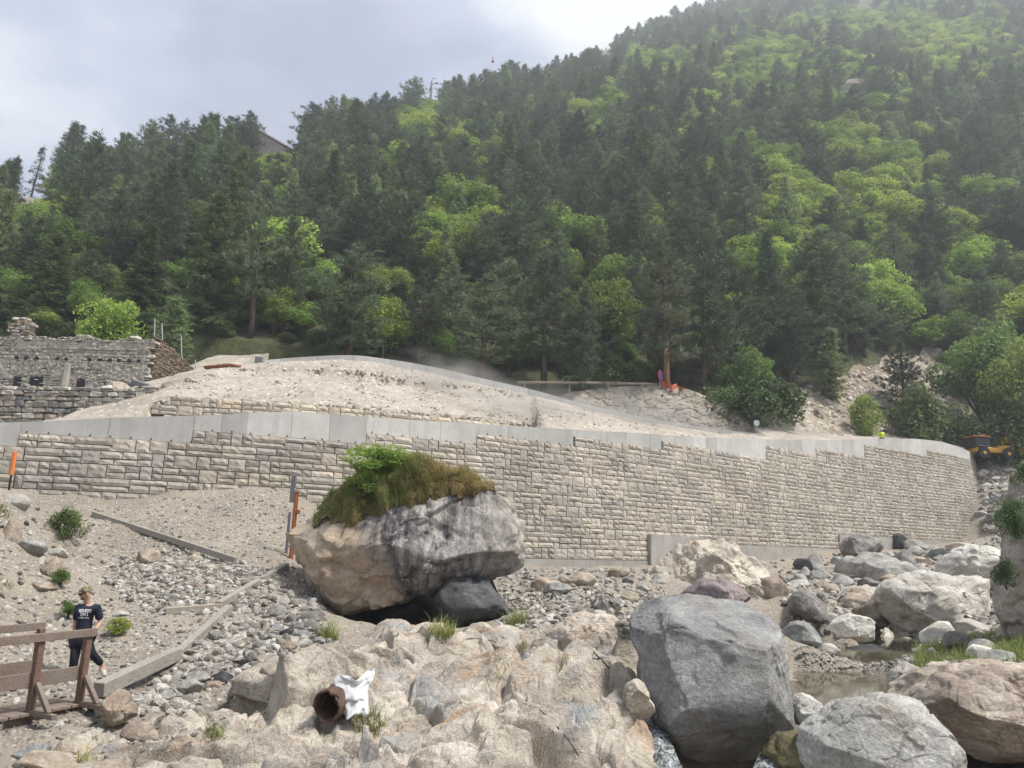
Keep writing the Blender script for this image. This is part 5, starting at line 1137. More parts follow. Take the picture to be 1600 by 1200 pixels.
for nm, lb in (('wood', 'far dark conifer wood covering the mountain side'), ('leafy', 'far bright leafy trees filling the gullies of the mountain side')):
    L = masses.get(nm, []); forms = []; fk = []
    for kd in ('pine', 'tall', 'spruce', 'larch', 'broad', 'bright'):
        if (kd in ('pine', 'tall', 'spruce', 'larch')) == (nm == 'wood'):
            for t, c in PROTO[kd][:3]: forms.append(joined(t, c)); fk.append(kd)
    P = np.array([(X, Y, z - .25) for _, X, Y, z, _ in L]); idx = []; Sc = []
    for kd, X, Y, z, hh in L:
        idx.append(fr.choice([i for i, k in enumerate(fk) if k == kd])); k = hh / HT[kd]; w = k * fr.uniform(1.05, 1.5); Sc.append((w, w, k))
    R_ = np.zeros((len(L), 3)); R_[:, 2] = np.random.default_rng(8).uniform(0, 6.28, len(L))
    gn_scatter('conifer_wood' if nm == 'wood' else 'leafy_wood', P, R_, np.array(Sc), (forms, np.array(idx)), None, lb)
print('FOREST', len(forest), {k: len(v) for k, v in masses.items()})
# undergrowth between the trunks at the foot of the slope
ug = []
r_ = np.random.default_rng(31)
for i in range(760):
    x = r_.uniform(-60, 1660); d0 = ray(x, 560); a_ = d0[0] / d0[1]; Yb = np.interp(a_, ba, [b[1] for b in BT]); Y = Yb + 1 + r_.random() ** 1.6 * 45; X = a_ * Y; z = float(BACK(X, Y)); q = px((X, Y, z))
    if any(in_poly(q[0], q[1], p) for p in BARE) and r_.random() < .85: continue
    if q[0] < 560 and Y < 56: continue
    ug.append((X, Y, z - .1, r_.uniform(.45, 1.0)))
ug = np.array(ug); forms = [joined(t, c) for t, c in PROTO['shrub']] + [joined(t, c) for t, c in PROTO['broad'][:1]]
R_ = np.zeros((len(ug), 3)); R_[:, 2] = r_.uniform(0, 6.28, len(ug)); gn_scatter('undergrowth', ug[:, :3], R_, ug[:, 3:4] * np.array([1, 1, .8]) * np.where(r_.random((len(ug), 1)) < .8, .8, .5), forms, None, 'low green undergrowth beneath the trees')

# crags showing through the wood
for i, (x, y, w, h, Y, lb) in enumerate([(1335,152,55,50,200,'pale crag high on the right slope'),(1470,212,60,28,160,'grey crag left of the right edge pines'),(1412,270,40,24,150,'small pale crag beside the leafy gully'),(1230,128,50,30,260,'grey crag in the upper leafy slope'),(945,95,30,36,300,'crag on the skyline ridge'),(820,205,60,24,190,'grey crag below the skyline notch'),(730,215,60,24,180,'reddish crag below the ridge mast'),(40,332,55,40,124,'pale crag below the dead tree on the left'),(410,275,50,20,140,'rock ledge below the ridge hut'),(560,205,50,16,180,'pale ledge right of the ridge hut'),(1050,160,50,26,330,'faint crag in the hazy wood'),(1275,650,34,22,70,'broken rock on the left of the scree'),(1300,632,26,18,73,'second broken rock higher on the left scree'),(1288,676,30,18,69,'stacked dark rock at the left scree foot'),(1395,660,30,16,70,'pale rock at the scree foot'),(1510,640,40,22,74,'flat grey rock on the right scree edge')]):
    v, f = rock_shape(500 + i, 5, 12, .07); c = S(x, y, Y); zz = float(hill_z(c[0], c[1])); k = w / F * Y * .62
    tag(ob('crag', mk('crag', v, f, True), M_['cliff'], loc=(c[0], c[1], min(c[2], zz + k * .35)), rot=(.3 * (i % 3 - 1), 0, i * 1.3), scale=(k, k * .8, h / F * Y * .8)), lb, 'crag')

# ------------------------------------------------------------------ grass, herbs
def blades(P, L, r, lean=.35, w=.012, up=None):
    n = len(P); a = r.uniform(0, 6.28, n); ln = np.abs(r.normal(size=n)) * lean; d = np.stack([np.cos(a) * ln, np.sin(a) * ln, np.ones(n)], -1)
    d /= np.linalg.norm(d, axis=1)[:, None]; s = np.stack([-np.sin(a + .6), np.cos(a + .6), np.zeros(n)], -1) * w
    m = P + d * (L * .55)[:, None]; d2 = d + np.stack([np.cos(a), np.sin(a), np.full(n, -.35)], -1) * (.25 + ln)[:, None]; d2 /= np.linalg.norm(d2, axis=1)[:, None]; t = m + d2 * (L * .5)[:, None]
    V = np.stack([P - s, P + s, m + s * .7, m - s * .7, t, t], 1).reshape(-1, 3); b = np.arange(n)[:, None] * 6
    return V, np.vstack([b + np.array([0, 1, 2, 3]), b + np.array([3, 2, 4, 5])])
def grass(name, P, L, mat, label, r, **kw):
    V, Fc = blades(P, L, r, **kw); o = ob(name, mk(name, V, Fc), M_[mat], kind='stuff', label=label); return o
rg = np.random.default_rng(61)
# turf on the overhanging boulder: sample its upper surface
wv = GV + GC; fn = wv[GF]; nrm = np.cross(fn[:, 1] - fn[:, 0], fn[:, 2] - fn[:, 0]); ar = np.linalg.norm(nrm, axis=1) / 2; nrm = nrm / (ar[:, None] * 2 + 1e-9)
def on_boulder(n, keep):
    k = rg.choice(len(GF), n * 6, p=ar / ar.sum()); a, b = rg.random(n * 6), rg.random(n * 6); s = a + b > 1; a[s] = 1 - a[s]; b[s] = 1 - b[s]
    p = fn[k, 0] + (fn[k, 1] - fn[k, 0]) * a[:, None] + (fn[k, 2] - fn[k, 0]) * b[:, None]
    q = (p - CAM); w = q @ _f; X = 800 + F * (q @ _u) / w; Yp = 600 - F * (q @ _v) / w; ok = keep(X, Yp, nrm[k]); return p[ok][:n]
edge = lambda X: np.interp(X, [498, 510, 540, 570, 620, 660, 700, 720, 760], [796, 812, 824, 811, 796, 787, 776, 786, 767])
jn = lambda X: 12 * fbm(P3(np.asarray(X, float) * .03, np.asarray(X, float) * 0), 4, 44)
P = on_boulder(2600, lambda X, Yp, n: (X > 500) & (X < 762) & (Yp < edge(X) + jn(X)) & (n[:, 2] > -.2))
gz = P; xs_ = np.array([px(p)[0] for p in P])
# a thin cushion of soil and moss that follows the rock and thins out at its edge
q3 = wv - CAM; w3 = q3 @ _f; VX = 800 + F * (q3 @ _u) / w3; VY = 600 - F * (q3 @ _v) / w3; vn_ = np.zeros_like(wv); 
for c_ in range(3): np.add.at(vn_, GF[:, c_], nrm * ar[:, None])
vn_ /= np.linalg.norm(vn_, axis=1)[:, None] + 1e-9
fall = np.minimum(np.minimum((VX - 496) / 40, (768 - VX) / 50), (edge(VX) + jn(VX) - VY) / 22); fall = np.where((vn_[:, 2] > .25) & (wv[:, 1] > GC[1] - .3), np.maximum(fall, np.minimum((VX - 490) / 60, (775 - VX) / 60)), fall)
fall = np.where(wv[:, 1] > GC[1] + .9, fall - (wv[:, 1] - GC[1] - .9) * 2, fall)
lift = np.clip(fall, -1, 1); dome = np.where(lift > 0, .03 + .50 * lift ** .6, lift * .1 - .02); hump = np.interp(VX, [490, 560, 600, 660, 720, 780], [.55, 1.1, 1.25, 1.0, .75, .3])
tv = wv + vn_ * (dome * .25)[:, None] + np.array([0, 0, 1.]) * (np.maximum(dome, 0) * hump * (.75 + .5 * fbm(wv * 1.6, 3, 6)) + .05 * fbm(wv * 7, 3, 4) * (lift > 0))[:, None]
kf = (fall[GF] > -.05).all(1); use = np.unique(GF[kf]); mp_ = np.full(len(wv), -1); mp_[use] = np.arange(len(use)); tf = mp_[GF[kf]]; tv = tv[use]; turf_c = S(625, 778, YB - .1)
turf = ob('turf_cushion', mk('turf_cushion', tv, tf, True), M_['turfsoil']); tag(turf, 'cushion of brown moss and soil on top of the overhanging boulder', 'moss')
from mathutils.bvhtree import BVHTree
bv1 = BVHTree.FromPolygons(tv.tolist(), tf.tolist()); bv2 = BVHTree.FromPolygons(wv.tolist(), GF.tolist())
def drop(x, y, only=False):
    o = Vector((x, y, 12)); best = None
    for b in ((bv1,) if only else (bv1, bv2)):
        h = b.ray_cast(o, Vector((0, 0, -1)))
        if h[0] is not None and (best is None or h[0].z > best): best = h[0].z
    return best
tfv = tv[tf]; tn_ = np.cross(tfv[:, 1] - tfv[:, 0], tfv[:, 2] - tfv[:, 0]); ta_ = np.linalg.norm(tn_, axis=1); tn_ = tn_ / (ta_[:, None] + 1e-9)
def turf_points(n, x0, x1):                    # spread over the turf surface, thinner towards its rim
    k = rg.choice(len(tf), n * 5, p=ta_ / ta_.sum()); a, b = rg.random(n * 5), rg.random(n * 5); m = a + b > 1; a[m] = 1 - a[m]; b[m] = 1 - b[m]
    p = tfv[k, 0] + (tfv[k, 1] - tfv[k, 0]) * a[:, None] + (tfv[k, 2] - tfv[k, 0]) * b[:, None]; q = p - CAM; X_ = 800 + F * (q @ _u) / (q @ _f) + rg.normal(size=len(p)) * 14
    clump = fbm(p * 2.6, 3, 8) > rg.normal(size=len(p)) * .25 - .12
    return p[(X_ > x0) & (X_ < x1) & clump][:n] - np.array([0, 0, .015])
Pg = turf_points(11000, 495, 668); grass('green_grass', Pg, rg.uniform(.05, .32, len(Pg)), 'grass', 'green grass tufts on the left of the overhanging boulder', rg, lean=.8, w=.007)
Pd = turf_points(7500, 640, 765); grass('dry_grass', Pd, rg.uniform(.05, .34, len(Pd)), 'grass_dry', 'yellowish dry grass on the right of the overhanging boulder', rg, lean=.8, w=.006)
Pm = turf_points(7000, 520, 765); grass('moss', Pm, rg.uniform(.03, .10, len(Pm)), 'sedum', 'rusty brown moss and stonecrop edging the boulder turf', rg, lean=.9, w=.02)
Pm = turf_points(3000, 560, 765); grass('green_grass', Pm, rg.uniform(.06, .30, len(Pm)), 'grass', 'green blades among the dry grass on the boulder', rg, lean=.8, w=.006)
bs = S(588, 760, YB - .2); sb = drop(bs[0], bs[1])
tree('bright', (bs[0], bs[1], sb - .42), 1.1, 'leafy green shrub growing on the overhanging boulder', 2.0)
bs2 = S(565, 775, YB - .5); tree('broad', (bs2[0], bs2[1], drop(bs2[0], bs2[1]) - .3), .9, 'low leafy shrub at the left edge of the boulder turf', 1.3)
# tufts elsewhere
def tuft(x, y, wpx, n, h0, h1, mat, label, name='grass_tuft', cat='grass tuft', hf=None, lean=.45):
    g = hit(x, y, hf or TOP); rad = wpx / F * g[1] * .5; a = rg.uniform(0, 6.28, n); q = rad * np.sqrt(rg.random(n)); X = g[0] + np.cos(a) * q; Y = g[1] + np.sin(a) * q * .8
    V, Fc = blades(np.stack([X, Y, (hf or TOP)(X, Y) - .03], -1), rg.uniform(h0 * .5, h1, n) * rg.uniform(.5, 1, n), rg, lean=lean * 1.6, w=.006)
    dry = np.tile(rg.random(n) < .28, 2).astype(int)
    return tag(ob(name, mk(name, V, Fc, False, dry), [M_[mat], M_['grass_dry']]), label, cat)
for a in [(572,1132,56,420,.12,.34,'grass','bright green grass tuft right of the rusty pipe'),(690,1000,44,420,.25,.6,'grass','tall green tuft in the hollow under the overhanging boulder'),(514,1000,30,260,.3,.75,'grass','green tuft at the left foot of the overhanging boulder'),(806,978,30,300,.3,.7,'grass','green tuft right of the dark propping rock'),
          (815,1020,12,70,.15,.3,'grass_dry','thin dry tuft on the bedrock crest'),(790,1045,50,90,.1,.35,'grass_dry','sparse dry stems across the bedrock'),(870,1045,40,80,.1,.3,'grass_dry','sparse dry stems on the right bedrock'),(335,1155,26,120,.12,.3,'grass','small tuft on the lower left bedrock'),(420,1112,14,60,.08,.16,'grass','tiny tuft left of the rusty pipe'),
          (1320,1020,40,200,.15,.4,'grass','green tuft on the gravel bar in the pool'),(1360,1005,36,140,.15,.35,'grass_dry','pale tuft on the gravel bar boulder'),
          (5,800,24,120,.2,.4,'grass','weed at the left edge of the mound'),(10,915,20,80,.1,.25,'grass','small weed low on the mound'),(1440,1020,46,260,.1,.35,'grass','grass at the pool side of the bank'),(130,1190,16,40,.2,.5,'grass_dry','dry stems at the bottom left')]:
    tuft(*a)
for kd_, x, y, h, w, lb in [('bright',180,992,.42,1.5,'leafy pale weed right of the walking person'),('broad',105,968,.45,1.2,'leafy weed left of the walking person'),('broad',90,920,.5,1.1,'leafy weed under the slab on the mound'),('shrub',104,842,.85,.8,'dark bushy weed on the crest of the mound')]:
    g = hit(x, y, TOP); tree(kd_, (g[0], g[1], g[2] - .06), h, lb, w)
tuft(118, 838, 34, 120, .25, .55, 'flower', 'purple flowering stems beside the dark bushy weed', 'flower', 'flowers')
P_, s_ = scatter_img(4200, [(1430,1010),(1480,1000),(1600,985),(1600,1040),(1500,1045),(1430,1050)], TOP, .1, .4, 2, rg)
V, Fc = blades(P_, s_, rg, lean=.5, w=.012); ob('bank_grass', mk('bank_grass', V, Fc), M_['grass'], kind='stuff', label='green grass along the right bank of the pool')
for i, (x, y, h, lb) in enumerate([(1585,800,1.4,'leafy twig bush hanging on the upper right rock face'),(1570,890,1.0,'green leaves growing on the tall rock face'),(1600,735,1.0,'bush at the top of the tall rock face')]):
    c = S(x, y, 20.1 if i < 2 else 20.8); tree('shrub', (c[0], c[1], c[2] - h * .5), h * .8, lb, .7)

# ------------------------------------------------------------------ ruin and old walls
def stone_forms(n, seed):
    out_ = []
    for i in range(n):
        bm = bmesh.new(); bmesh.ops.create_cube(bm, size=1); bmesh.ops.bevel(bm, geom=list(bm.edges), offset=.16, segments=1, affect='EDGES'); r = np.random.default_rng(seed + i)
        for v in bm.verts: v.co += Vector(r.uniform(-.09, .09, 3))
        bm.verts.index_update(); out_.append((np.array([v.co[:] for v in bm.verts]), [[v.index for v in f.verts] for f in bm.faces])); bm.free()
    return out_
SFM = stone_forms(10, 600)
def courses(w, h, sw, sh, r):                 # uneven stone courses filling w x h: list of (x, z, width, height)
    z = 0; o = []
    while z < h - sh * .3:
        hh = sh * r.uniform(.7, 1.35); x = -r.uniform(0, sw)
        while x < w:
            ww = sw * r.uniform(.5, 1.6)
            if r.random() < .22: o += [(x + ww / 2, z + hh * .26, ww, hh * .5), (x + ww / 2, z + hh * .77, ww, hh * .46)]
            else: o.append((x + ww / 2, z + hh / 2 + r.normal() * .01, ww, hh * r.uniform(.85, 1.05)))
            x += ww
        z += hh
    return [q for q in o if 0 < q[0] < w]
def stone_wall(parent, A, B, zlo, top, sw, sh, mats, seed, single=True, name='stone', thick=.4):
    """Stones laid from plan point A to B; top(u) gives the height above zlo."""
    r = np.random.default_rng(seed); A = np.array(A); B = np.array(B); L = np.linalg.norm(B - A); t = (B - A) / L; ang = math.atan2(t[1], t[0]); hmax = max(top(u) for u in np.linspace(0, 1, 9))
    mb = MB(); ms = {}
    for (x, z, w, h) in courses(L, hmax, sw, sh, r):
        if z + h * .5 > top(x / L) + .1: continue
        k = int(r.integers(len(SFM))); V, Fc = SFM[k]; p = A + t * x; d = thick + r.uniform(-.05, .06)
        if single:
            m = mats[int(r.integers(len(mats)))]
            if (k, m) not in ms: me = bpy.data.meshes.new('stone'); me.from_pydata(V.tolist(), [], Fc); me.update(); me.materials.append(M_[m]); ms[(k, m)] = me
            ob(name, ms[(k, m)], None, parent, (p[0], p[1], zlo + z), (r.uniform(-.06, .06), r.uniform(-.05, .05), ang), (w * 1.0, d, h * 1.0))
        else:
            ca, sa = math.cos(ang), math.sin(ang); q = V * np.array([w, d, h]); mb.add(np.column_stack([q[:, 0] * ca - q[:, 1] * sa + p[0], q[:, 0] * sa + q[:, 1] * ca + p[1], q[:, 2] + zlo + z]), Fc)
    if not single: mb.build(name, M_[mats[0]], parent, kind='stuff')
def slab(mb, A, B, z0, z1, d0, d1):           # upright slab between plan points, d0..d1 behind its face line
    A = np.array(A); B = np.array(B); t = (B - A) / np.linalg.norm(B - A); n = np.array([-t[1], t[0]]); V = []
    for p in (A, B):
        for d in (d0, d1):
            for z in (z0, z1): q = p + n * d; V.append((q[0], q[1], z))
    mb.add(V, [(0, 1, 3, 2), (4, 6, 7, 5), (0, 4, 5, 1), (2, 3, 7, 6), (1, 5, 7, 3), (0, 2, 6, 4)])
ow = thing('old_stone_wall', 'old grey rubble stone wall below the ruin, behind the coping', 'stone wall')
A = S(-60, 650, 39)[:2]; B = S(249, 650, 38)[:2]; z_lo = S(120, 668, 38.5)[2]; htop = S(120, 606, 38.5)[2] - z_lo
stone_wall(ow, A, B, z_lo, lambda u: htop * (1 + .05 * math.sin(u * 9)) + (.25 if u < .15 else 0), .52, .27, ['oldstone', 'oldstone', 'oldstone', 'mid', 'tan'], 5)
mb = MB(); slab(mb, A, B, z_lo - .5, z_lo + htop * .93, .02, .5); mb.build('mortar_core', M_['mortar'], ow)

ru = thing('ruined_house', 'roofless ruined stone house with patchy plaster, small openings and a broken gable', 'ruin')
YR = 44.6; RA = S(-70, 600, YR + .4)[:2]; RB = S(232, 600, YR)[:2]; zf = S(100, 612, YR)[2]; pz = lambda y: S(100, y, YR)[2]
def rx(x): f = (x + 70) / 302.; return RA + (RB - RA) * f
mb = MB(); slab(mb, RA, RB, zf - .6, pz(533), .16, .7); mb.build('wall_core', M_['mortar'], ru)
def plaster_sheet(x0, x1, y0, y1, seed, thr):
    nx = max(4, int((x1 - x0) * .9)); ny = max(4, int((y1 - y0) * .9)); V = []; t = (RB - RA) / np.linalg.norm(RB - RA); n = np.array([-t[1], t[0]])
    A_, B_ = np.meshgrid(np.linspace(x0, x1, nx), np.linspace(y1, y0, ny), indexing='ij'); Pz = RA + (RB - RA) * ((A_ + 70) / 302.)[..., None]
    z = np.interp(B_, [480, 640], [pz(480), pz(640)]); q = np.stack([Pz[..., 0] * 1.3, z * 1.3, z * 0 + seed], -1); w = fbm(q, 4, seed); d = -.24 - .05 * fbm(q * 3, 3, seed + 3) + .35 * np.clip((thr - w) / .12, 0, 1)
    V = np.concatenate([Pz + n * d[..., None], (z + .03 * w)[..., None]], -1).reshape(-1, 3)
    ob('plaster', mk('plaster', np.array(V), grid_faces(nx, ny), False), M_['plaster'], ru)
for i, (x0, x1, y0, y1, th) in enumerate([(-70,60,533,548,-.22),(60,150,532,546,-.3),(150,228,531,546,-.25),(-70,24,565,612,-.25),(38,50,566,612,-.4),(24,38,566,590,-.4),(50,72,566,589,-.4),(72,124,564,612,-.22),(137,192,565,612,-.2),(192,228,566,604,-.1),(124,137,566,591,-.3)]): plaster_sheet(x0, x1, y0, y1, 300 + i, th)
stone_wall(ru, rx(-70), rx(232), zf - .3, lambda u: pz(532) - zf + .3, .34, .17, ['oldstone'], 14, False, 'wall_stone', .4)
stone_wall(ru, rx(-70), rx(232), pz(566), lambda u: pz(545) - pz(566), .30, .15, ['oldstone'], 15, False, 'stone_band', .35)
stone_wall(ru, rx(-70), rx(236), pz(533), lambda u: .22 + .12 * math.sin(u * 23), .34, .14, ['oldstone'], 16, False, 'broken_wall_top', .55)
for x in (24, 38, 55, 88, 102, 138, 154, 170, 184, 200, 215):       # joist holes: shallow black boxes on the face stand in for their shade
    p = rx(x); t = (RB - RA) / np.linalg.norm(RB - RA); a = math.atan2(t[1], t[0]); m2 = MB(); m2.box((p[0], p[1] - .235, pz(561)), (.2, .06, .17), (0, 0, a)); m2.build('joist_hole_shade', M_['black'], ru)
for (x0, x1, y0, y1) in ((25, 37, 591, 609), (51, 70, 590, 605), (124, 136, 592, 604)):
    m2 = MB(); slab(m2, rx(x0), rx(x1), pz(y1), pz(y0), -.245, -.03); m2.build('window_opening_shade', M_['black'], ru)
m2 = MB(); slab(m2, rx(23.5), rx(38.5), pz(591), pz(589), -.2, .1); slab(m2, rx(49.5), rx(71.5), pz(590), pz(588), -.2, .1); m2.build('lintel', M_['wood_grey'], ru)
GA = RB; GB = S(306, 580, 50.5)[:2]; gt = S(240, 529, YR)[2]; ge = S(304, 582, 50)[2]; gl = S(260, 606, 46)[2]
stone_wall(ru, GA, GB, gl - .6, lambda u: (gt - gl + .6) * (1 - u ** 1.6) + (ge - gl + .6) * u ** 1.6, .36, .17, ['brownstone'], 18, False, 'gable_stone', .5)
V = []; 
for u in np.linspace(0, 1, 12):
    p = GA + (GB - GA) * u; h = (gt - gl + .5) * (1 - u ** 1.6) + (ge - gl + .5) * u ** 1.6
    V += [(p[0] + .1, p[1] + .1, gl - .9), (p[0] + .1, p[1] + .1, gl - .7 + h), (p[0] - .4, p[1] + .5, gl - .7 + h), (p[0] - .4, p[1] + .5, gl - .9)]
Fc = [(i * 4 + j, i * 4 + 4 + j, i * 4 + 4 + (j + 1) % 4, i * 4 + (j + 1) % 4) for i in range(11) for j in range(4)]; ob('gable_core', mesh_vf('gable_core', V, Fc), M_['mortar'], ru)
cA = rx(4); cB = rx(37); stone_wall(ru, cA, cB, pz(531), lambda u: (pz(497) - pz(531)) * (1 if .2 < u < .8 else .72), .42, .2, ['tan', 'white', 'oldstone'], 20, True, 'chimney_stone', .6)
mb = MB(); slab(mb, rx(7), rx(34), pz(533), pz(503), .0, .4); mb.build('chimney_core', M_['plaster'], ru)
pc = rx(108); mb = MB(); mb.box((pc[0], pc[1] - .35, pz(589)), (.28, .3, pz(569) - pz(609)), (0, 0, .05), .03); mb.build('pillar', M_['plaster'], ru)
ug_ = MB(); g0 = S(219, 600, 42.5); ug_.box(tuple(g0), (.85, .5, .3), (.2, .25, .3), .03); tag(ug_.build('concrete_slab', M_['greymetal']), 'tilted grey broken slab lying before the ruin', 'slab')
rk = 0
for (x, y, w, h, m, lb) in [(180,600,30,22,'tan','tan rock on the rubble before the ruin door'),(165,606,26,16,'white','pale rock before the ruin'),(235,604,30,14,'tan','tan flat rock at the foot of the gable'),(262,598,34,14,'brown','brown rock on the rubble ridge'),(300,592,30,12,'tan','tan rock on the rubble ridge right of the gable'),(330,585,28,10,'brown','brown rock at the red earth patch')]:
    rk += 1; rock_inst('rock', x, y, w, h, m, lb, 40 + rk, hf=EMB)
mbd = S(350, 572, 46.5); v, f = rock_shape(830, 4, 9, .08, (1.3, .8, .2)); tag(ob('earth_heap', mk('earth_heap', v, f, True), plain('red_earth', (.26, .11, .06), .95, .3, 0, .6, 8), loc=(mbd[0], mbd[1], mbd[2] - .1)), 'low heap of reddish earth near the crest wall start', 'earth heap')
# fence posts with wire on the ruin
fn_ = thing('wire_fence', 'leaning wire fence with grey posts on the corner of the ruin', 'fence', tuple(S(252, 530, YR + 1)))
base = np.array(fn_.location)
tops = []
for (x, y0, y1, Y) in ((241, 532, 498, 45.5), (254, 534, 505, 45.5), (284, 560, 524, 48), (306, 580, 562, 50)):
    a = S(x, y0, Y) - base; b = S(x + (1 if x < 245 else -1), y1, Y) - base; m2 = MB(); m2.tube([tuple(a), tuple(b)], .035, 6); m2.build('post', M_['galv'], fn_); tops.append((a, b))
m2 = MB()
for i in range(3):
    for k in range(7):
        u = .1 + k * .14; a = tops[i][0] + (tops[i][1] - tops[i][0]) * u; b = tops[i + 1][0] + (tops[i + 1][1] - tops[i + 1][0]) * u; m2.tube([tuple(a), tuple((a + b) / 2 - np.array([0, 0, .05])), tuple(b)], .008, 3, False)
m2.tube([tuple(tops[0][1]), tuple(S(228, 522, 45.5) - base)], .012, 3, False); m2.build('wire', M_['wire'], fn_)

# ------------------------------------------------------------------ stone-faced hump, guardrail, signs
xs = np.linspace(868, 1222, 120); vs_ = np.linspace(0, 1, 34)
ty = np.interp(xs, [868, 890, 930, 980, 1020, 1055, 1075, 1100, 1150, 1190, 1222], [622, 613, 607, 603.5, 602.5, 604, 609, 618, 642, 664, 683]); by = np.interp(xs, [868, 900, 1000, 1100, 1190, 1222], [640, 642, 662, 680, 694, 702]) + 3
V = []
for x, t_, b_ in zip(xs, ty, by):
    for v in vs_:
        p = S(x, b_ + (t_ - b_) * v, 58.4 + 1.9 * v ** 1.5 + ((x - 1000) / 260) ** 2 * .8); V.append(p)
V = np.array(V); ox, oy, hh, bd = cells(V[:, 0] * 1.25, V[:, 2] * 1.7, 5); V[:, 1] -= .17 * np.clip(bd / .18, 0, 1) * (.6 + .4 * (hh & 255) / 255.) + .12 * fbm(V * 1.1, 4, 91)
Fc = grid_faces(len(xs), len(vs_)); hb = V.reshape(len(xs), len(vs_), 3)[:, -1] ; bk = hb + np.array([0, 2.2, -.15]); bk2 = bk + np.array([0, .3, -3])
n0 = len(V); V = np.vstack([V, bk, bk2]); top_i = np.arange(len(xs)) * len(vs_) + len(vs_) - 1; b1 = n0 + np.arange(len(xs)); b2 = b1 + len(xs)
Fc = np.vstack([Fc, np.stack([top_i[:-1], top_i[1:], b1[1:], b1[:-1]], -1), np.stack([b1[:-1], b1[1:], b2[1:], b2[:-1]], -1)])
rev = ob('stone_revetment', mk('stone_revetment', V, Fc, False), M_['shot']); tag(rev, 'rounded brown stone-faced revetment hump under the guardrail', 'revetment')
for (x, y) in ((1035, 618), (1058, 640), (1075, 655), (1092, 668), (1000, 640), (1045, 655), (985, 620)):
    p = S(x, y, 58.6); m2 = MB(); m2.tube([(p[0], p[1] - .12, p[2]), (p[0], p[1] + .4, p[2])], .07, 8); o = m2.build('drain_pipe', M_['black'], rev)
gr = thing('guardrail', 'pale horizontal rail on short posts along the road above the hump', 'guardrail', tuple(S(925, 612, 60.2))); base = np.array(gr.location)
pp = [S(808, 600, 59.6), S(890, 600.5, 60), S(950, 601, 60.3), S(1000, 602, 60.5), S(1036, 604, 60.6)]
m2 = MB(); m2.tube([tuple(p - base + np.array([0, 0, .12])) for p in pp], .12, 8); m2.build('rail', M_['plank_tan'], gr, True)
for x, y in ((820, 600), (890, 600.5), (950, 601), (1003, 602), (1034, 604)):
    p = S(x, y, 60.25) - base; m2 = MB(); m2.box((p[0], p[1], p[2] - .35), (.14, .14, 1.0), None, .015); m2.build('post', M_['plank_tan'], gr)
def disc_sign(name, x, y, Y, rpx, zl, mat, label, yaw):
    c = S(x, y, Y); t = thing(name, label, 'road sign', (c[0], c[1], zl), (0, 0, yaw)); r = rpx / F * Y; m2 = MB(); h = c[2] - zl; m2.tube([(0, -.03, h), (0, .0, h)], r, 20); m2.build('sign_plate', M_[mat], t)
    m2 = MB(); m2.tube([(0, .05, -.4), (0, .05, h + r * .7)], .035, 6); m2.build('post', M_['galv'], t); return t, h, r
t_, h_, r_s = disc_sign('road_sign', 1032, 587, 59.9, 9, S(1032, 606, 59.9)[2], 'red', 'round blue sign with red rim at the right end of the guardrail', .95)
m2 = MB(); m2.tube([(0, -.045, h_), (0, -.02, h_)], r_s * .8, 20); m2.build('sign_face', M_['signblue'], t_)
m2 = MB(); m2.box((0, -.05, h_), (r_s * 1.5, .012, r_s * .16), (0, .78, 0)); m2.build('sign_bar', M_['red'], t_)
disc_sign('road_sign', 1182, 661, 57, 5, S(1182, 680, 57)[2], 'signgrey', 'small faded round sign at the low end of the road', .2)
nb = S(1043, 603, 58.3); nv = []; 
for i in range(24):
    for j in range(8):
        u = i / 23; a = u * 5.5; x = 1034 + u * 34; y = 607 - (j / 7) * (13 - 9 * u) + 2 * math.sin(u * 17); nv.append(S(x, y + 3 * u, 59.9 + .25 * math.sin(a * 2) + .1 * random.random()))
tag(ob('safety_net', mk('safety_net', np.array(nv), grid_faces(24, 8), True), M_['net']), 'crumpled red-orange safety netting around the orange pine trunk', 'netting').modifiers.new('net', 'WIREFRAME').thickness = .09
bx_ = S(406, 566, 49.4); m2 = MB(); m2.box((0, 0, .22), (.62, .6, .44), None, .02); bt = thing('concrete_box', 'small dark-fronted concrete box beside the crest wall', 'box', (bx_[0], bx_[1], bx_[2] - .1), (0, 0, .2)); m2.build('shell', M_['conc'], bt); m2 = MB(); m2.box((-.05, -.31, .22), (.46, .03, .34)); m2.build('front_panel', M_['greymetal'], bt)
m2 = MB(); p = S(222, 648, 36.5); v, f = rock_shape(840, 3, 8, .12, (.32, .2, .14)); tag(ob('tarp', mk('tarp', v, f, False), M_['bluebag'], loc=(p[0], p[1], p[2] - .05)), 'crumpled blue-grey tarp on the coping below the old wall', 'tarp')

# ------------------------------------------------------------------ things on the ridge
hb = S(432, 236, 150); hz_ = float(hill_z(hb[0], hb[1])); ht = thing('ridge_hut', 'small hut with a sloping roof half hidden on the ridge', 'hut', (hb[0], hb[1], hz_)); k = 150 / F
eh = S(458, 240, 150)[2] - hz_; rh_ = S(405, 211, 150)[2] - hz_
m2 = MB(); V = [(-27 * k, -2, -3), (27 * k, -2, -3), (27 * k, -2, eh - .3), (-27 * k, -2, rh_ - .3), (-27 * k, 3, -3), (27 * k, 3, -3), (27 * k, 3, eh - .3), (-27 * k, 3, rh_ - .3)]; m2.add(V, [(0, 1, 2, 3), (5, 4, 7, 6), (1, 5, 6, 2), (4, 0, 3, 7), (3, 2, 6, 7), (0, 4, 5, 1)]); m2.build('wall', M_['oldstone'], ht)
m2 = MB(); m2.bar((-29 * k, .5, rh_), (29 * k, .5, eh), 6, .3, .04, (0, 0, 1)); m2.build('roof', M_['plank_tan'], ht)
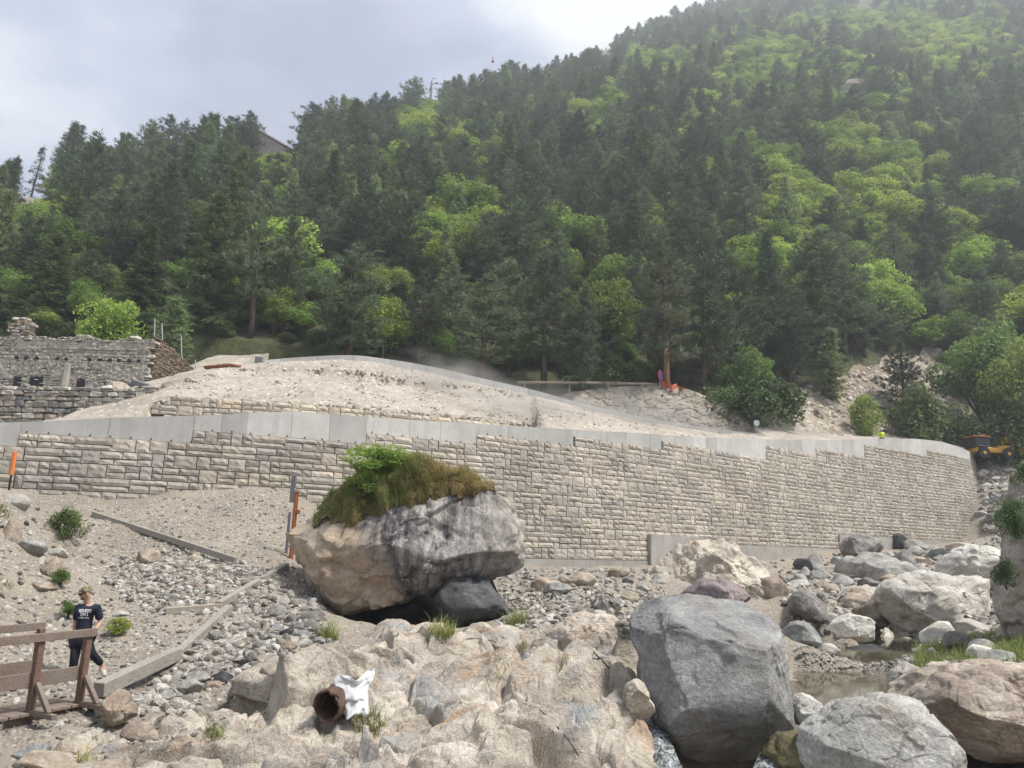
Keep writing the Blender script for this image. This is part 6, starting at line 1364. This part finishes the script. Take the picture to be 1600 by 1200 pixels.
m2 = MB(); m2.box((15 * k, -2.02, eh - 2.0), (1, .06, .9), None, .02); m2.build('window', M_['glass'], ht)
mb_ = S(673, 152, 205); mz = float(hill_z(mb_[0], mb_[1])); ms_ = thing('ridge_mast', 'thin pole with two cross arms on the ridge skyline', 'mast', (mb_[0], mb_[1], mz)); hh_ = S(673, 127, 205)[2] - mz
m2 = MB(); m2.tube([(0, 0, 0), (0, 0, hh_)], [.45, .3], 8); m2.build('pole', M_['greymetal'], ms_); m2 = MB(); m2.tube([(0, 0, hh_ - 1), (1.9, 0, hh_ - .6)], .12, 6); m2.box((1.5, 0, hh_ - .6), (1.0, .3, .5), None, .05); m2.build('cross_arm', M_['greymetal'], ms_); m2 = MB(); m2.tube([(0, 0, hh_ - .2), (.1, 0, hh_ + .9)], .1, 6); m2.tube([(0, 0, hh_ + .9), (1.1, 0, hh_ + 1.0)], .1, 6); m2.build('lamp_arm', M_['greymetal'], ms_)
for i, (x, y, rp, lb) in enumerate([(770, 96, 2.4, 'red ball weight hanging on a cable in the sky'), (812, 109, 1.2, 'tiny dark weight hanging right of the red ball')]):
    c = S(x, y, 140); t = thing('cable_weight', lb, 'cable weight', tuple(c)); m2 = MB(); V, f = ico(3); m2.add(V * rp / F * 140, f); m2.build('ball', M_['red'], t, True); m2 = MB(); m2.tube([(0, 0, 0), (0, 0, (10 - 4 * i) / F * 140)], .045, 5); m2.build('rope', M_['wire'], t)
hb = S(1355, 10, 500); hz_ = float(hill_z(hb[0], hb[1])); t = thing('red_roof_house', 'faded red-roofed house high on the hazy mountain top', 'house', (hb[0], hb[1], hz_)); m2 = MB(); m2.box((0, 0, 2), (9, 7, 6), None, .05); m2.build('wall', M_['plaster'], t)
m2 = MB(); m2.add([(-6, -5, 4.8), (6, -5, 4.8), (6, 5, 4.8), (-6, 5, 4.8), (-4, 0, 9), (4, 0, 9)], [(0, 1, 5, 4), (1, 2, 5), (2, 3, 4, 5), (3, 0, 4), (3, 2, 1, 0)]); m2.build('roof', M_['roofred'], t)

# ------------------------------------------------------------------ machines behind the wall
e0 = S(1552, 716, 65); ex = thing('wheel_loader', 'yellow excavator with dark cab parked beyond the wall end', 'excavator', tuple(e0), (0, 0, .1)); k = 65 / F
ex.location.z = e0[2] - .15
def part(nm, mat, fn, parent=ex, smooth=False):
    m = MB(); fn(m); return m.build(nm, M_[mat], parent, smooth)
for (x, y) in ((-1.45, -.75), (.75, -.75), (-1.45, .85), (.75, .85)):
    w = part('wheel', 'black', lambda m: m.tube([(x, y - .2, .48), (x, y + .2, .48)], .48, 18)); part('rim', 'yellow', lambda m: m.tube([(x, y - .23, .48), (x, y + .23, .48)], .15, 12), w)
part('chassis', 'yellow', lambda m: (m.box((-.3, 0, .75), (3.4, 1.5, .42), None, .06), m.box((.7, 0, 1.02), (1.4, 1.5, .3), None, .08)))
part('mudguard', 'black', lambda m: m.box((-1.45, -.78, 1.0), (1.1, .42, .08), None, .03))
cab = part('cab', 'black', lambda m: m.box((-1.35, 0, 1.35), (1.5, 1.3, .95), None, .08)); part('window', 'glass', lambda m: (m.box((-1.35, -.67, 1.42), (1.2, .03, .6)), m.box((-.58, 0, 1.42), (.03, 1.1, .6))), cab); part('cab_roof', 'post_rust', lambda m: (m.box((-1.35, 0, 1.88), (1.55, 1.35, .10), None, .03), m.box((-1.0, -.2, 2.0), (.5, .3, .16), None, .03)), cab)
part('boom', 'yellow', lambda m: (m.bar((.5, -.2, 1.1), (1.15, -.2, 1.85), .3, .34, .04), m.bar((1.1, -.2, 1.85), (2.2, -.2, 1.35), .26, .3, .04), m.bar((.6, .2, .9), (2.3, .2, .85), .2, .25, .03)))
part('bucket', 'yellow', lambda m: (m.box((2.5, 0, .75), (.5, 1.7, .7), (0, .3, 0), .05), m.box((2.75, 0, .5), (.4, 1.7, .08), (0, .3, 0))))
v0 = S(1592, 712, 68); vn = thing('white_pickup', 'white pickup with grey canopy at the right edge behind the excavator', 'pickup', tuple(v0), (0, 0, .1))
part('body', 'sheet', lambda m: (m.box((0, 0, .75), (3.4, 1.6, .6), None, .1), m.box((.55, 0, 1.3), (1.3, 1.45, .62), None, .14)), vn); part('canopy', 'galv', lambda m: m.box((-.95, 0, 1.28), (1.4, 1.5, .6), None, .1), vn); part('window', 'glass', lambda m: m.box((.55, -.73, 1.32), (.9, .03, .36)), vn)
for x in (-1.05, 1.1):
    for y in (-.75, .75): part('wheel', 'black', lambda m: m.tube([(x, y - .1, .33), (x, y + .1, .33)], .33, 14), vn)
# car nosing in from the left behind the coping
c0 = S(2, 655, 30.5); sz_ = ztop(s_of_x(5)) - .80; cr = thing('parked_car', 'dark grey car behind the coping at the left edge', 'car', (c0[0], c0[1], sz_), (0, 0, .12))
def car_body(m):
    prof = [(-2.1, .45), (-2.15, .95), (-1.6, 1.05), (-.95, 1.5), (.1, 1.52), (.98, 1.0), (1.95, .86), (2.1, .5), (2.0, .32), (-2.0, .32)]; n = len(prof)
    m.add([(x, s * (.82 if z < 1.1 else .64), z) for s in (-1, 1) for x, z in prof], [tuple(range(n))[::-1], tuple(range(n, 2 * n))] + [(i, (i + 1) % n, n + (i + 1) % n, n + i) for i in range(n)])
part('body', 'greymetal', car_body, cr); part('windscreen', 'glass', lambda m: m.add([(.14, -.62, 1.525), (.14, .62, 1.525), (.97, .76, 1.025), (.97, -.76, 1.025)], [(0, 1, 2, 3)]), cr)
part('side_window', 'glass', lambda m: m.add([(-.9, -.70, 1.44), (.1, -.70, 1.46), (.85, -.84, 1.03), (-1.35, -.84, 1.07)], [(0, 1, 2, 3)]), cr); part('roof_pillar', 'galv', lambda m: m.bar((.1, -.68, 1.54), (1.0, -.80, 1.03), .06, .05), cr)
for x in (-1.35, 1.35):
    for y in (-.78, .78): part('wheel', 'black', lambda m: m.tube([(x, y - .1, .32), (x, y + .1, .32)], .32, 16), cr)

# ------------------------------------------------------------------ posts, timbers, pipe, sheet, wires
def vpost(parts, x, Y, label, cat='post', name='marker_post'):
    b = S(x, 800, Y); zg = float(TOP(b[0], b[1])); t = thing(name, label, cat, (b[0], b[1], zg))
    for nm, mat, w, d, y0, y1, dx in parts:
        z0 = (S(x, y0, Y)[2] if y0 else zg - .4) - zg; z1 = S(x, y1, Y)[2] - zg; m = MB(); m.box((dx, 0, (z0 + z1) / 2), (w, d, z1 - z0), None, .01); m.build(nm, M_[mat], t)
vpost([('lower_post', 'greymetal', .07, .07, None, 800, 0), ('upper_sleeve', 'greymetal', .13, .1, 785, 742, .03)], 453, 22.2, 'grey steel post with a thicker sleeve left of the overhanging boulder', name='steel_post')
vpost([('post_web', 'post_rust', .05, .14, None, 768, 0), ('post_flange', 'post_rust', .12, .03, None, 768.5, .0), ('cap', 'plank_tan', .13, .15, 769, 764, 0), ('side_clamp', 'post_rust', .1, .1, 803, 796, .09)], 461, 21.9, 'rust-red steel post beside the grey steel post', name='steel_post')
vpost([('stake', 'black', .05, .05, None, 741, 0), ('orange_sleeve', 'orange', .09, .09, 742, 705, 0)], 8, 22.5, 'orange-topped marker stake at the left edge before the wall', name='marker_stake')
def timber(name, pa, pb, hpx, mat, label, lift=.0, wid=.16):
    a = hit(*pa, TOP); b = hit(*pb, TOP); hgt = hpx / F * (a[1] + b[1]) / 2; m = MB(); c = (a + b) / 2
    m.bar(tuple(a - c + np.array([0, wid * .4, hgt * .42 + lift])), tuple(b - c + np.array([0, wid * .4, hgt * .42 + lift])), wid, hgt, .012)
    o = m.build(name, M_[mat], loc=c); return tag(o, label, 'timber')
timber('timber_edging', (143, 808), (367, 882), 9, 'wood_grey', 'long thin grey board running down the upper gravel', .03, .10)
timber('timber_edging', (446, 893), (338, 956), 13, 'wood_grey', 'grey timber beam leading down from the overhanging boulder', .03)
timber('timber_edging', (344, 956), (256, 963), 11, 'plank_tan', 'short tan plank lying level on the gravel path', .03)
timber('timber_edging', (356, 960), (268, 1040), 14, 'wood_grey', 'upper grey beam of the stepped path edging', .04)
timber('timber_edging', (272, 1036), (148, 1096), 20, 'wood_grey', 'lower thick grey beam ending at the footbridge', .06, .2)
pg = S(510, 1104, 11.7); pt = thing('rusty_pipe', 'short rusty steel pipe stub sticking out of the bedrock', 'pipe', tuple(pg)); R_o = 23 / F * 11.7
def pipe_mesh():
    n, V, Fc = 36, [], []; rr2 = np.random.default_rng(2); ax = Vector((.30, .93, .10)).normalized(); x = ax.orthogonal().normalized(); y = ax.cross(x)
    rings = [(0, 1.0), (.02, 1.03), (.10, 1.03), (.11, 1.0), (.34, .99), (.36, 1.08), (.44, 1.08), (.45, .98), (.75, .97), (.75, .86), (.4, .86), (0, .88)]
    for d, s in rings:
        for k in range(n):
            a = 6.2832 * k / n; jag = .05 * perlin(np.array([[math.cos(a) * 3, math.sin(a) * 3, .5]]))[0] if d in (0, .02) else 0
            V.append(tuple(ax * (d + jag * 1.5) + (x * math.cos(a) + y * math.sin(a)) * R_o * (s + rr2.uniform(-.012, .012))))
    m = len(rings)
    for i in range(m):
        for k in range(n): Fc.append((i * n + k, i * n + (k + 1) % n, ((i + 1) % m) * n + (k + 1) % n, ((i + 1) % m) * n + k))
    return V, Fc, ax, x, y
V, Fc, ax, x_, y_ = pipe_mesh(); ob('pipe_wall', mesh_vf('pipe_wall', V, Fc), M_['rust'], pt)
m2 = MB(); m2.tube([tuple(ax * .5), tuple(ax * .52)], R_o * .9, 24); m2.build('dirt_plug', M_['mortar'], pt)
m2 = MB()
for k in range(6): a = k * 1.047; c = ax * .4 + (x_ * math.cos(a) + y_ * math.sin(a)) * R_o * 1.1; m2.box(tuple(c), (.05, .05, .05), (a, a, 0), .01)
m2.build('bolt', M_['rust'], pt)
sv = []; C4 = [S(520, 1062, 12.0), S(584, 1046, 12.05), S(533, 1118, 11.75), S(572, 1114, 11.8)]
for i in range(26):
    for j in range(26):
        u, v = i / 25, j / 25; p = (C4[0] * (1 - u) + C4[1] * u) * (1 - v) + (C4[2] * (1 - u) + C4[3] * u) * v
        nz = fbm(np.array([[u * 2.6, v * 2.6, 3.]]), 4, 5)[0]; sv.append(p + np.array([.03 * math.sin(v * 9), -.10 * math.sin(u * 3.1) + .10 * nz, .07 * nz + .03 * math.sin(u * 7 + v * 4)]))
tag(ob('white_sheet', mk('white_sheet', np.array(sv), grid_faces(26, 26), True), M_['sheet']), 'crumpled white plastic sheet behind the rusty pipe', 'plastic sheet').modifiers.new('solid', 'SOLIDIFY').thickness = .006
def wire(name, pxs, rad, label, lift=.03):
    P = []
    for x, y in pxs:
        h = hit(x, y, TOP)
        if h is not None: P.append(h + np.array([0, 0, lift]))
    if len(P) < 2: return
    m = MB(); m.tube([tuple(p) for p in smooth_path(np.array(P), 5)], rad, 5); tag(m.build(name, M_['wire']), label, 'cable')
wire('steel_cable', [(898,1000),(925,1020),(950,1045),(972,1068),(980,1082)], .012, 'dark steel cable drooping over the right bedrock flank')
wire('steel_cable', [(905,1005),(940,1020),(960,1050)], .007, 'thin wire beside the drooping steel cable')
wire('steel_cable', [(700,1005),(745,1000),(790,1008),(815,1000)], .008, 'thin wire curled along the top of the bedrock')
wire('steel_cable', [(842,1110),(880,1150),(905,1185)], .008, 'thin wire lying down the lower bedrock')

# ------------------------------------------------------------------ footbridge
A0 = S(124, 1094, 12.75); B0 = S(47, 1112, 12.05); dirb = A0 - B0; dirb[2] = 0; Lp = np.linalg.norm(dirb); dirb /= Lp; perp = np.array([-dirb[1], dirb[0], 0.]); zB = (A0[2] + B0[2]) / 2
fb = thing('footbridge', 'weathered wooden footbridge with plank railings at the lower left', 'footbridge', (A0[0], A0[1], zB)); O = np.array([A0[0], A0[1], zB])
def loc(i, side, z): return tuple(-dirb * (Lp * i) + perp * (side * 1.15) + np.array([0, 0, z]))
for side in (0, 1):
    for i in (0, 1, 2, 3):
        m = MB(); a = loc(i, side, -.12); b = loc(i, side, 1.0); m.bar(a, b, .1, .1, .008, tuple(dirb)); m.build('post', M_['wood_brown'], fb)
        sgn = -1 if side == 0 else 1; of = perp * sgn
        m = MB(); m.bar(tuple(np.array(loc(i, side, .38)) + of * .06), tuple(np.array(loc(i, side, .0)) + of * .42), .07, .07, .006, tuple(dirb)); m.build('brace', M_['wood'], fb)
        m = MB(); m.bar(tuple(np.array(loc(i, side, -.03)) - of * .1), tuple(np.array(loc(i, side, -.03)) + of * .55), .09, .07, .006, (0, 0, 1)); m.build('brace_foot', M_['wood'], fb)
    o_ = perp * (-.06 if side == 0 else .06)
    m = MB(); m.bar(tuple(np.array(loc(-.12, side, 1.03)) + o_), tuple(np.array(loc(3.4, side, 1.03)) + o_), .05, .12, .006); m.build('top_rail', M_['wood'], fb)
    m = MB(); m.bar(tuple(np.array(loc(-.02, side, .42)) - o_ * .9), tuple(np.array(loc(3.4, side, .42)) - o_ * .9), .04, .21, .006); m.build('mid_rail', M_['wood'], fb)
    m = MB(); m.bar(tuple(np.array(loc(-.35, side, -.2)) + perp * (.12 if side == 0 else -.12)), tuple(np.array(loc(3.6, side, -.2)) + perp * (.12 if side == 0 else -.12)), .18, .26, .012); m.build('beam', M_['wood'], fb)
dm = MB(); dm.box((0, 0, 0), (.15, 1.3, .045), None, .006); dme = bpy.data.meshes.new('deck_plank'); dme.from_pydata(dm.V, [], dm.F); dme.update(); dme.materials.append(M_['wood'])
for i in range(26):
    q = np.array(loc(-.3 + i * .16 / Lp, .5, -.045)); ob('deck_plank', dme, None, fb, q, (0, random.uniform(-.01, .01), math.atan2(dirb[1], dirb[0]) + random.uniform(-.015, .015)))

# ------------------------------------------------------------------ people
def skin_mesh(name, V, E, R, sub=2, root=0):
    me = bpy.data.meshes.new(name); me.from_pydata([tuple(map(float, v)) for v in V], E, []); me.update(); o = bpy.data.objects.new(name, me); COL.objects.link(o)
    o.modifiers.new('s', 'SKIN'); 
    if not me.skin_vertices: me.attributes  # layer is made with the modifier
    bm = bmesh.new(); bm.from_mesh(me); ly = bm.verts.layers.skin.verify(); bm.verts.ensure_lookup_table()
    for i, r in enumerate(R):
        bm.verts[i][ly].radius = (r, r) if np.isscalar(r) else r; bm.verts[i][ly].use_root = (i == root)
    bm.to_mesh(me); bm.free(); o.modifiers[0].use_smooth_shade = True; s = o.modifiers.new('u', 'SUBSURF'); s.levels = sub; s.render_levels = sub
    dg = bpy.context.evaluated_depsgraph_get(); out_ = bpy.data.meshes.new_from_object(o.evaluated_get(dg)); bpy.data.objects.remove(o); out_.name = name; return out_
def person(name, label, J, mats, cat='person', loc=(0, 0, 0), hands=True, fine=True):
    """J: joint name -> (x, y, z) in metres about loc."""
    t = thing(name, label, cat, loc); N = []; E = []; R = []
    def v(p, r): N.append(np.array(p, float)); R.append(r); return len(N) - 1
    def ch(i, *ps):
        for p, r in ps: j = v(p, r); E.append((i, j)); i = j
        return i
    g = lambda a, b, u: np.array(J[a]) * (1 - u) + np.array(J[b]) * u
    pel = v(J['pelvis'], (.15, .115)); sp = ch(pel, (g('pelvis', 'neck', .35), (.135, .10)), (g('pelvis', 'neck', .7), (.155, .11)), (g('pelvis', 'neck', .9), (.12, .09)))
    nk = ch(sp, (J['neck'], .055), (g('neck', 'head', .45), .058)); hd = ch(nk, (g('neck', 'head', .8), (.080, .092)), (J['head'], (.086, .105)), (np.array(J['head']) + (np.array(J['head']) - np.array(J['neck'])) * .4, (.06, .075)))
    fv = np.array(J['face']); ch(hd - 1, (np.array(J['head']) + fv * .105 + np.array([0, 0, -.015]), .014))
    for s in 'LR':
        sh = ch(sp, (J['sh' + s], .062), (g('sh' + s, 'el' + s, .5), .05), (J['el' + s], .042), (g('el' + s, 'wr' + s, .4), .042), (J['wr' + s], .028))
        d = np.array(J['ha' + s]) - np.array(J['wr' + s]); d /= np.linalg.norm(d); sd_ = np.cross(d, np.array([0, -1., 0])); sd_ /= np.linalg.norm(sd_) + 1e-6
        pa = ch(sh, (np.array(J['wr' + s]) + d * .05, (.038, .022)))
        if hands:
            for q, (o, L) in enumerate(((-.030, .070), (-.010, .082), (.010, .078), (.029, .062))):
                b = np.array(J['wr' + s]) + d * .09 + sd_ * o; ch(pa, (b, .0105), (b + d * L * .5 + fv * .012, .0095), (b + d * L * .8 + fv * .035, .008))
            b = np.array(J['wr' + s]) + d * .035 - sd_ * .036; ch(pa, (b, .012), (b + d * .035 - sd_ * .02 + fv * .01, .010), (b + d * .06 - sd_ * .018 + fv * .02, .0085))
        lg = ch(pel, (J['hip' + s], .095), (g('hip' + s, 'kn' + s, .5), .078), (J['kn' + s], .06), (g('kn' + s, 'an' + s, .35), .058), (J['an' + s], .04))
        ch(lg, (np.array(J['an' + s]) + np.array(J['toe' + s]) * .5 + np.array([0, 0, -.05]), .038), (np.array(J['an' + s]) + np.array(J['toe' + s]) + np.array([0, 0, -.06]), .03))
    ob('body', skin_mesh('body', N, E, R, 2), M_[mats[0]], t)
    N, E, R = [], [], []
    pel = v(g('pelvis', 'neck', -.02), (.172, .135)); sp = ch(pel, (g('pelvis', 'neck', .35), (.16, .125)), (g('pelvis', 'neck', .7), (.175, .13)), (g('pelvis', 'neck', .90), (.15, .115)), (g('pelvis', 'neck', 1.0), .08))
    for s in 'LR': ch(sp - 1, (J['sh' + s], .08), (g('sh' + s, 'el' + s, .55), .073), (g('sh' + s, 'el' + s, .86), .07))
    sm = skin_mesh('shirt', N, E, R, 2); so = ob('shirt', sm, M_[mats[1]], t)
    N, E, R = [], [], []
    pel = v(g('pelvis', 'neck', .0), (.166, .13))
    for s in 'LR': ch(pel, (J['hip' + s], .108), (g('hip' + s, 'kn' + s, .5), .092), (J['kn' + s], .077), (g('kn' + s, 'an' + s, .5), .07), (g('kn' + s, 'an' + s, .93), .06))
    ob('trousers', skin_mesh('trousers', N, E, R, 2), M_[mats[2]], t)
    for s in 'LR':
        a = np.array(J['an' + s]); to = np.array(J['toe' + s]); N, E, R = [], [], []; i = v(a + np.array([0, 0, .02]), .05); ch(i, (a + np.array([0, 0, -.05]) - to * .15, .05), (a + to * .5 + np.array([0, 0, -.055]), .047), (a + to * 1.1 + np.array([0, 0, -.065]), .04)); ob('shoe', skin_mesh('shoe', N, E, R, 2), M_[mats[3]], t)
    return t, sm, so
def jp(x, y, dY=0., Y=14.2): return S(x, y, Y + dY) - PO
PO = S(128, 1066, 14.2)
J = dict(pelvis=jp(129, 997), neck=jp(136, 944), head=jp(134.2, 927.5, -.05), face=(-.72, -.62, -.28), shL=jp(152, 950, .0), elL=jp(157, 972, .06), wrL=jp(148, 985, -.1), haL=jp(142, 993, -.14),
         shR=jp(123.5, 950, .02), elR=jp(118, 972, .10), wrR=jp(116, 990, -.02), haR=jp(115, 998, -.06), hipL=jp(135.5, 1000), knL=jp(143, 1021, .0), anL=jp(160, 1039, .22), toeL=(.09, -.05, -.11), hipR=jp(121, 1000, .02), knR=jp(116, 1030, -.12), anR=jp(112, 1062, -.02), toeR=(-.14, -.11, 0))
man, shirt_me, so_ = person('person', 'man in cap, sunglasses and dark printed T-shirt walking onto the footbridge', J, ('skin', 'navy', 'trouser', 'shoe'), loc=tuple(PO))
hd = np.array(J['head']); fv = np.array(J['face']); fh = Vector((fv[0], fv[1], 0)).normalized(); yaw = math.atan2(fh.y, fh.x)
def headpart(nm, mat, fn):
    m = MB(); fn(m); o = m.build(nm, M_[mat], man, True); o.location = tuple(hd); o.rotation_euler = (0, .22, yaw); return o
def cap_fn(m):
    V, f = ico(3); k = V[:, 2] > -.05; W_ = V * np.array([.115, .098, .10]) + np.array([-.01, 0, .045]); W_[:, 2] = np.maximum(W_[:, 2], .04); m.add(W_, f)
    n = 12; top = [(.075 + .12 * math.cos(a) * (1 if abs(a) < 1.4 else .3), .082 * math.sin(a), .048 - .015 * math.cos(a)) for a in np.linspace(-1.5, 1.5, n)]; m.add([(.06, -.08, .05), (.06, .08, .05)] + top + [(p[0], p[1], p[2] - .012) for p in top], [tuple([0] + list(range(2, 2 + n)) + [1])] + [tuple([1] + list(range(2 + 2 * n - 1, 1 + n, -1)) + [0])] + [(2 + i, 2 + n + i, 3 + n + i, 3 + i) for i in range(n - 1)])
headpart('cap', 'camo', cap_fn)
headpart('sunglasses', 'black', lambda m: (m.box((.098, .035, .012), (.022, .058, .036), None, .006), m.box((.098, -.035, .012), (.022, .058, .036), None, .006), m.box((.05, .075, .018), (.1, .008, .012)), m.box((.05, -.075, .018), (.1, .008, .012))))
headpart('ear', 'skin', lambda m: m.box((-.005, .082, -.005), (.04, .02, .06), None, .008)); headpart('ear', 'skin', lambda m: m.box((-.005, -.082, -.005), (.04, .02, .06), None, .008))
headpart('beard', 'bark', lambda m: m.box((.055, 0, -.075), (.075, .085, .035), None, .014))
w0 = np.array(J['wrL']); m2 = MB(); m2.tube([tuple(w0 + np.array([.012, 0, .02])), tuple(w0 + np.array([-.004, -.01, -.004]))], .036, 12); m2.box(tuple(w0 + np.array([.02, -.03, .01])), (.03, .02, .035), None, .006); m2.build('wristwatch', M_['black'], man)
# chest print laid on the shirt
sh_bv = BVHTree.FromPolygons([v.co[:] for v in shirt_me.vertices], [list(p.vertices) for p in shirt_me.polygons])
def on_shirt(pts2):                            # photo-plane points -> just proud of the shirt
    out_ = []
    for (x, y) in pts2:
        a = S(x, y, 12.5) - PO; b = S(x, y, 14.6) - PO; d = Vector(b - a).normalized(); h = sh_bv.ray_cast(Vector(a), d); p = h[0] - d * .007 if h[0] is not None else Vector(S(x, y, 14.08) - PO); out_.append(tuple(p))
    return out_
def text_print(txt, cx, cy, w, hgt, arch=0., slant=0.):
    cu = bpy.data.curves.new('shirt_print', 'FONT'); cu.body = txt; cu.align_x = 'CENTER'; cu.align_y = 'CENTER'; cu.offset = .02; o = bpy.data.objects.new('shirt_print', cu); COL.objects.link(o)
    dg = bpy.context.evaluated_depsgraph_get(); me = bpy.data.meshes.new_from_object(o.evaluated_get(dg)); bpy.data.objects.remove(o)
    V = np.array([v.co[:2] for v in me.vertices]); x0, y0 = V.min(0); x1, y1 = V.max(0); u = (V[:, 0] - (x0 + x1) / 2) / (x1 - x0); q = (V[:, 1] - (y0 + y1) / 2) / (y1 - y0)
    W_ = on_shirt([(cx + a * w, cy - b * hgt * (1 + .0 * abs(a)) + arch * (a * a * 4) + slant * a) for a, b in zip(u, q)])
    m = bpy.data.meshes.new('shirt_print'); m.from_pydata(W_, [], [list(p.vertices) for p in me.polygons]); m.update(); ob('shirt_print', m, M_['print'], so_)
text_print('REDI-ROCK', 133.5, 954, 20, 5, .7, .3)
text_print('XXL', 131.5, 960.2, 6, 3.2)
text_print('INTERNATIONAL', 131, 965.5, 17, 1.6, 0, .4)
for (x0, y0, x1, y1) in ((126.5, 957.6, 136.5, 958.2), (126.5, 962.2, 136.5, 962.8), (126, 957.8, 126.8, 962.6), (136.2, 957.8, 137, 962.6)):
    m = bpy.data.meshes.new('shirt_print'); m.from_pydata(on_shirt([(x0, y0), (x1, y0), (x1, y1), (x0, y1)]), [], [(0, 1, 2, 3)]); m.update(); ob('shirt_print', m, M_['print'], so_)
# worker in a hi-vis vest far behind the wall
PW = S(1378, 692, 62); zw = PW[2] - .6
JW = dict(pelvis=(0, 0, .95), neck=(.02, 0, 1.46), head=(.03, -.02, 1.62), face=(-.6, -.8, 0), shL=(.19, 0, 1.4), elL=(.24, -.05, 1.12), wrL=(.16, -.25, 1.0), haL=(.12, -.33, 1.0), shR=(-.17, 0, 1.4), elR=(-.25, -.02, 1.13), wrR=(-.24, -.16, .92), haR=(-.24, -.2, .84), hipL=(.1, 0, .9), knL=(.12, -.04, .5), anL=(.13, .03, .1), toeL=(0, -.16, 0), hipR=(-.1, 0, .9), knR=(-.11, -.06, .5), anR=(-.12, -.02, .1), toeR=(0, -.16, 0))
wk, _, _ = person('person', 'worker in yellow hi-vis vest standing behind the coping at right', JW, ('skin', 'hivis', 'trouser', 'shoe'), loc=(PW[0], PW[1], zw), hands=False)
m2 = MB(); V, f = ico(2); V = V * np.array([.13, .15, .12]) + np.array([.03, -.02, 1.70]); V[:, 2] = np.maximum(V[:, 2], 1.68); m2.add(V, f); m2.build('helmet', M_['sheet'], wk, True)

# ------------------------------------------------------------------ air: thin haze and the dust behind the coping
def vol(name, dens, col, aniso=.3):
    m = bpy.data.materials.new(name); m.use_nodes = True; t = m.node_tree; t.nodes.clear(); o = t.nodes.new('ShaderNodeOutputMaterial'); p = t.nodes.new('ShaderNodeVolumePrincipled')
    p.inputs['Density'].default_value = dens; p.inputs['Color'].default_value = col + (1,); p.inputs['Anisotropy'].default_value = aniso; t.links.new(p.outputs[0], o.inputs['Volume']); return m, t, p
mz, _, _ = vol('haze_air', .0009, (.86, .93, 1.0))
mb = MB(); mb.box((40, 200, 178), (1700, 740, 372)); mb.build('haze', mz, kind='stuff')
# drifting dust: a few soft puffs over the road, thinning out to nothing
md_, t, p = vol('road_dust', 0, (1.0, .97, .92), .2)
tc_ = t.nodes.new('ShaderNodeTexCoord'); ln = t.nodes.new('ShaderNodeVectorMath'); ln.operation = 'LENGTH'; t.links.new(tc_.outputs['Object'], ln.inputs[0])
mr = t.nodes.new('ShaderNodeMapRange'); t.links.new(ln.outputs['Value'], mr.inputs[0]); mr.inputs[1].default_value = 1; mr.inputs[2].default_value = .1; mr.inputs[3].default_value = 0; mr.inputs[4].default_value = 1
nz = t.nodes.new('ShaderNodeTexNoise'); nz.inputs['Scale'].default_value = 1.6; nz.inputs['Detail'].default_value = 3; t.links.new(tc_.outputs['Object'], nz.inputs['Vector'])
r3 = t.nodes.new('ShaderNodeMapRange'); t.links.new(nz.outputs[0], r3.inputs[0]); r3.inputs[1].default_value = .38; r3.inputs[2].default_value = .7
mu = t.nodes.new('ShaderNodeMath'); mu.operation = 'MULTIPLY'; t.links.new(mr.outputs[0], mu.inputs[0]); t.links.new(r3.outputs[0], mu.inputs[1])
m5 = t.nodes.new('ShaderNodeMath'); m5.operation = 'MULTIPLY'; t.links.new(mu.outputs[0], m5.inputs[0]); m5.inputs[1].default_value = .6; t.links.new(m5.outputs[0], p.inputs['Density'])
V, f = ico(3)
for i, (x, y, Y, sx, sy, sz) in enumerate([(830, 640, 44, 5.5, 2.6, 2.0), (1010, 655, 50, 6.5, 2.5, 2.2), (700, 590, 48, 4.5, 2.5, 1.8), (1220, 680, 60, 5, 2.5, 1.9)]):
    c = S(x, y, Y); ob('dust', mk('dust', V, f), md_, loc=c, scale=(sx, sy, sz), rot=(0, .15, .3), kind='stuff')
SC.cycles.volume_step_rate = 2.0
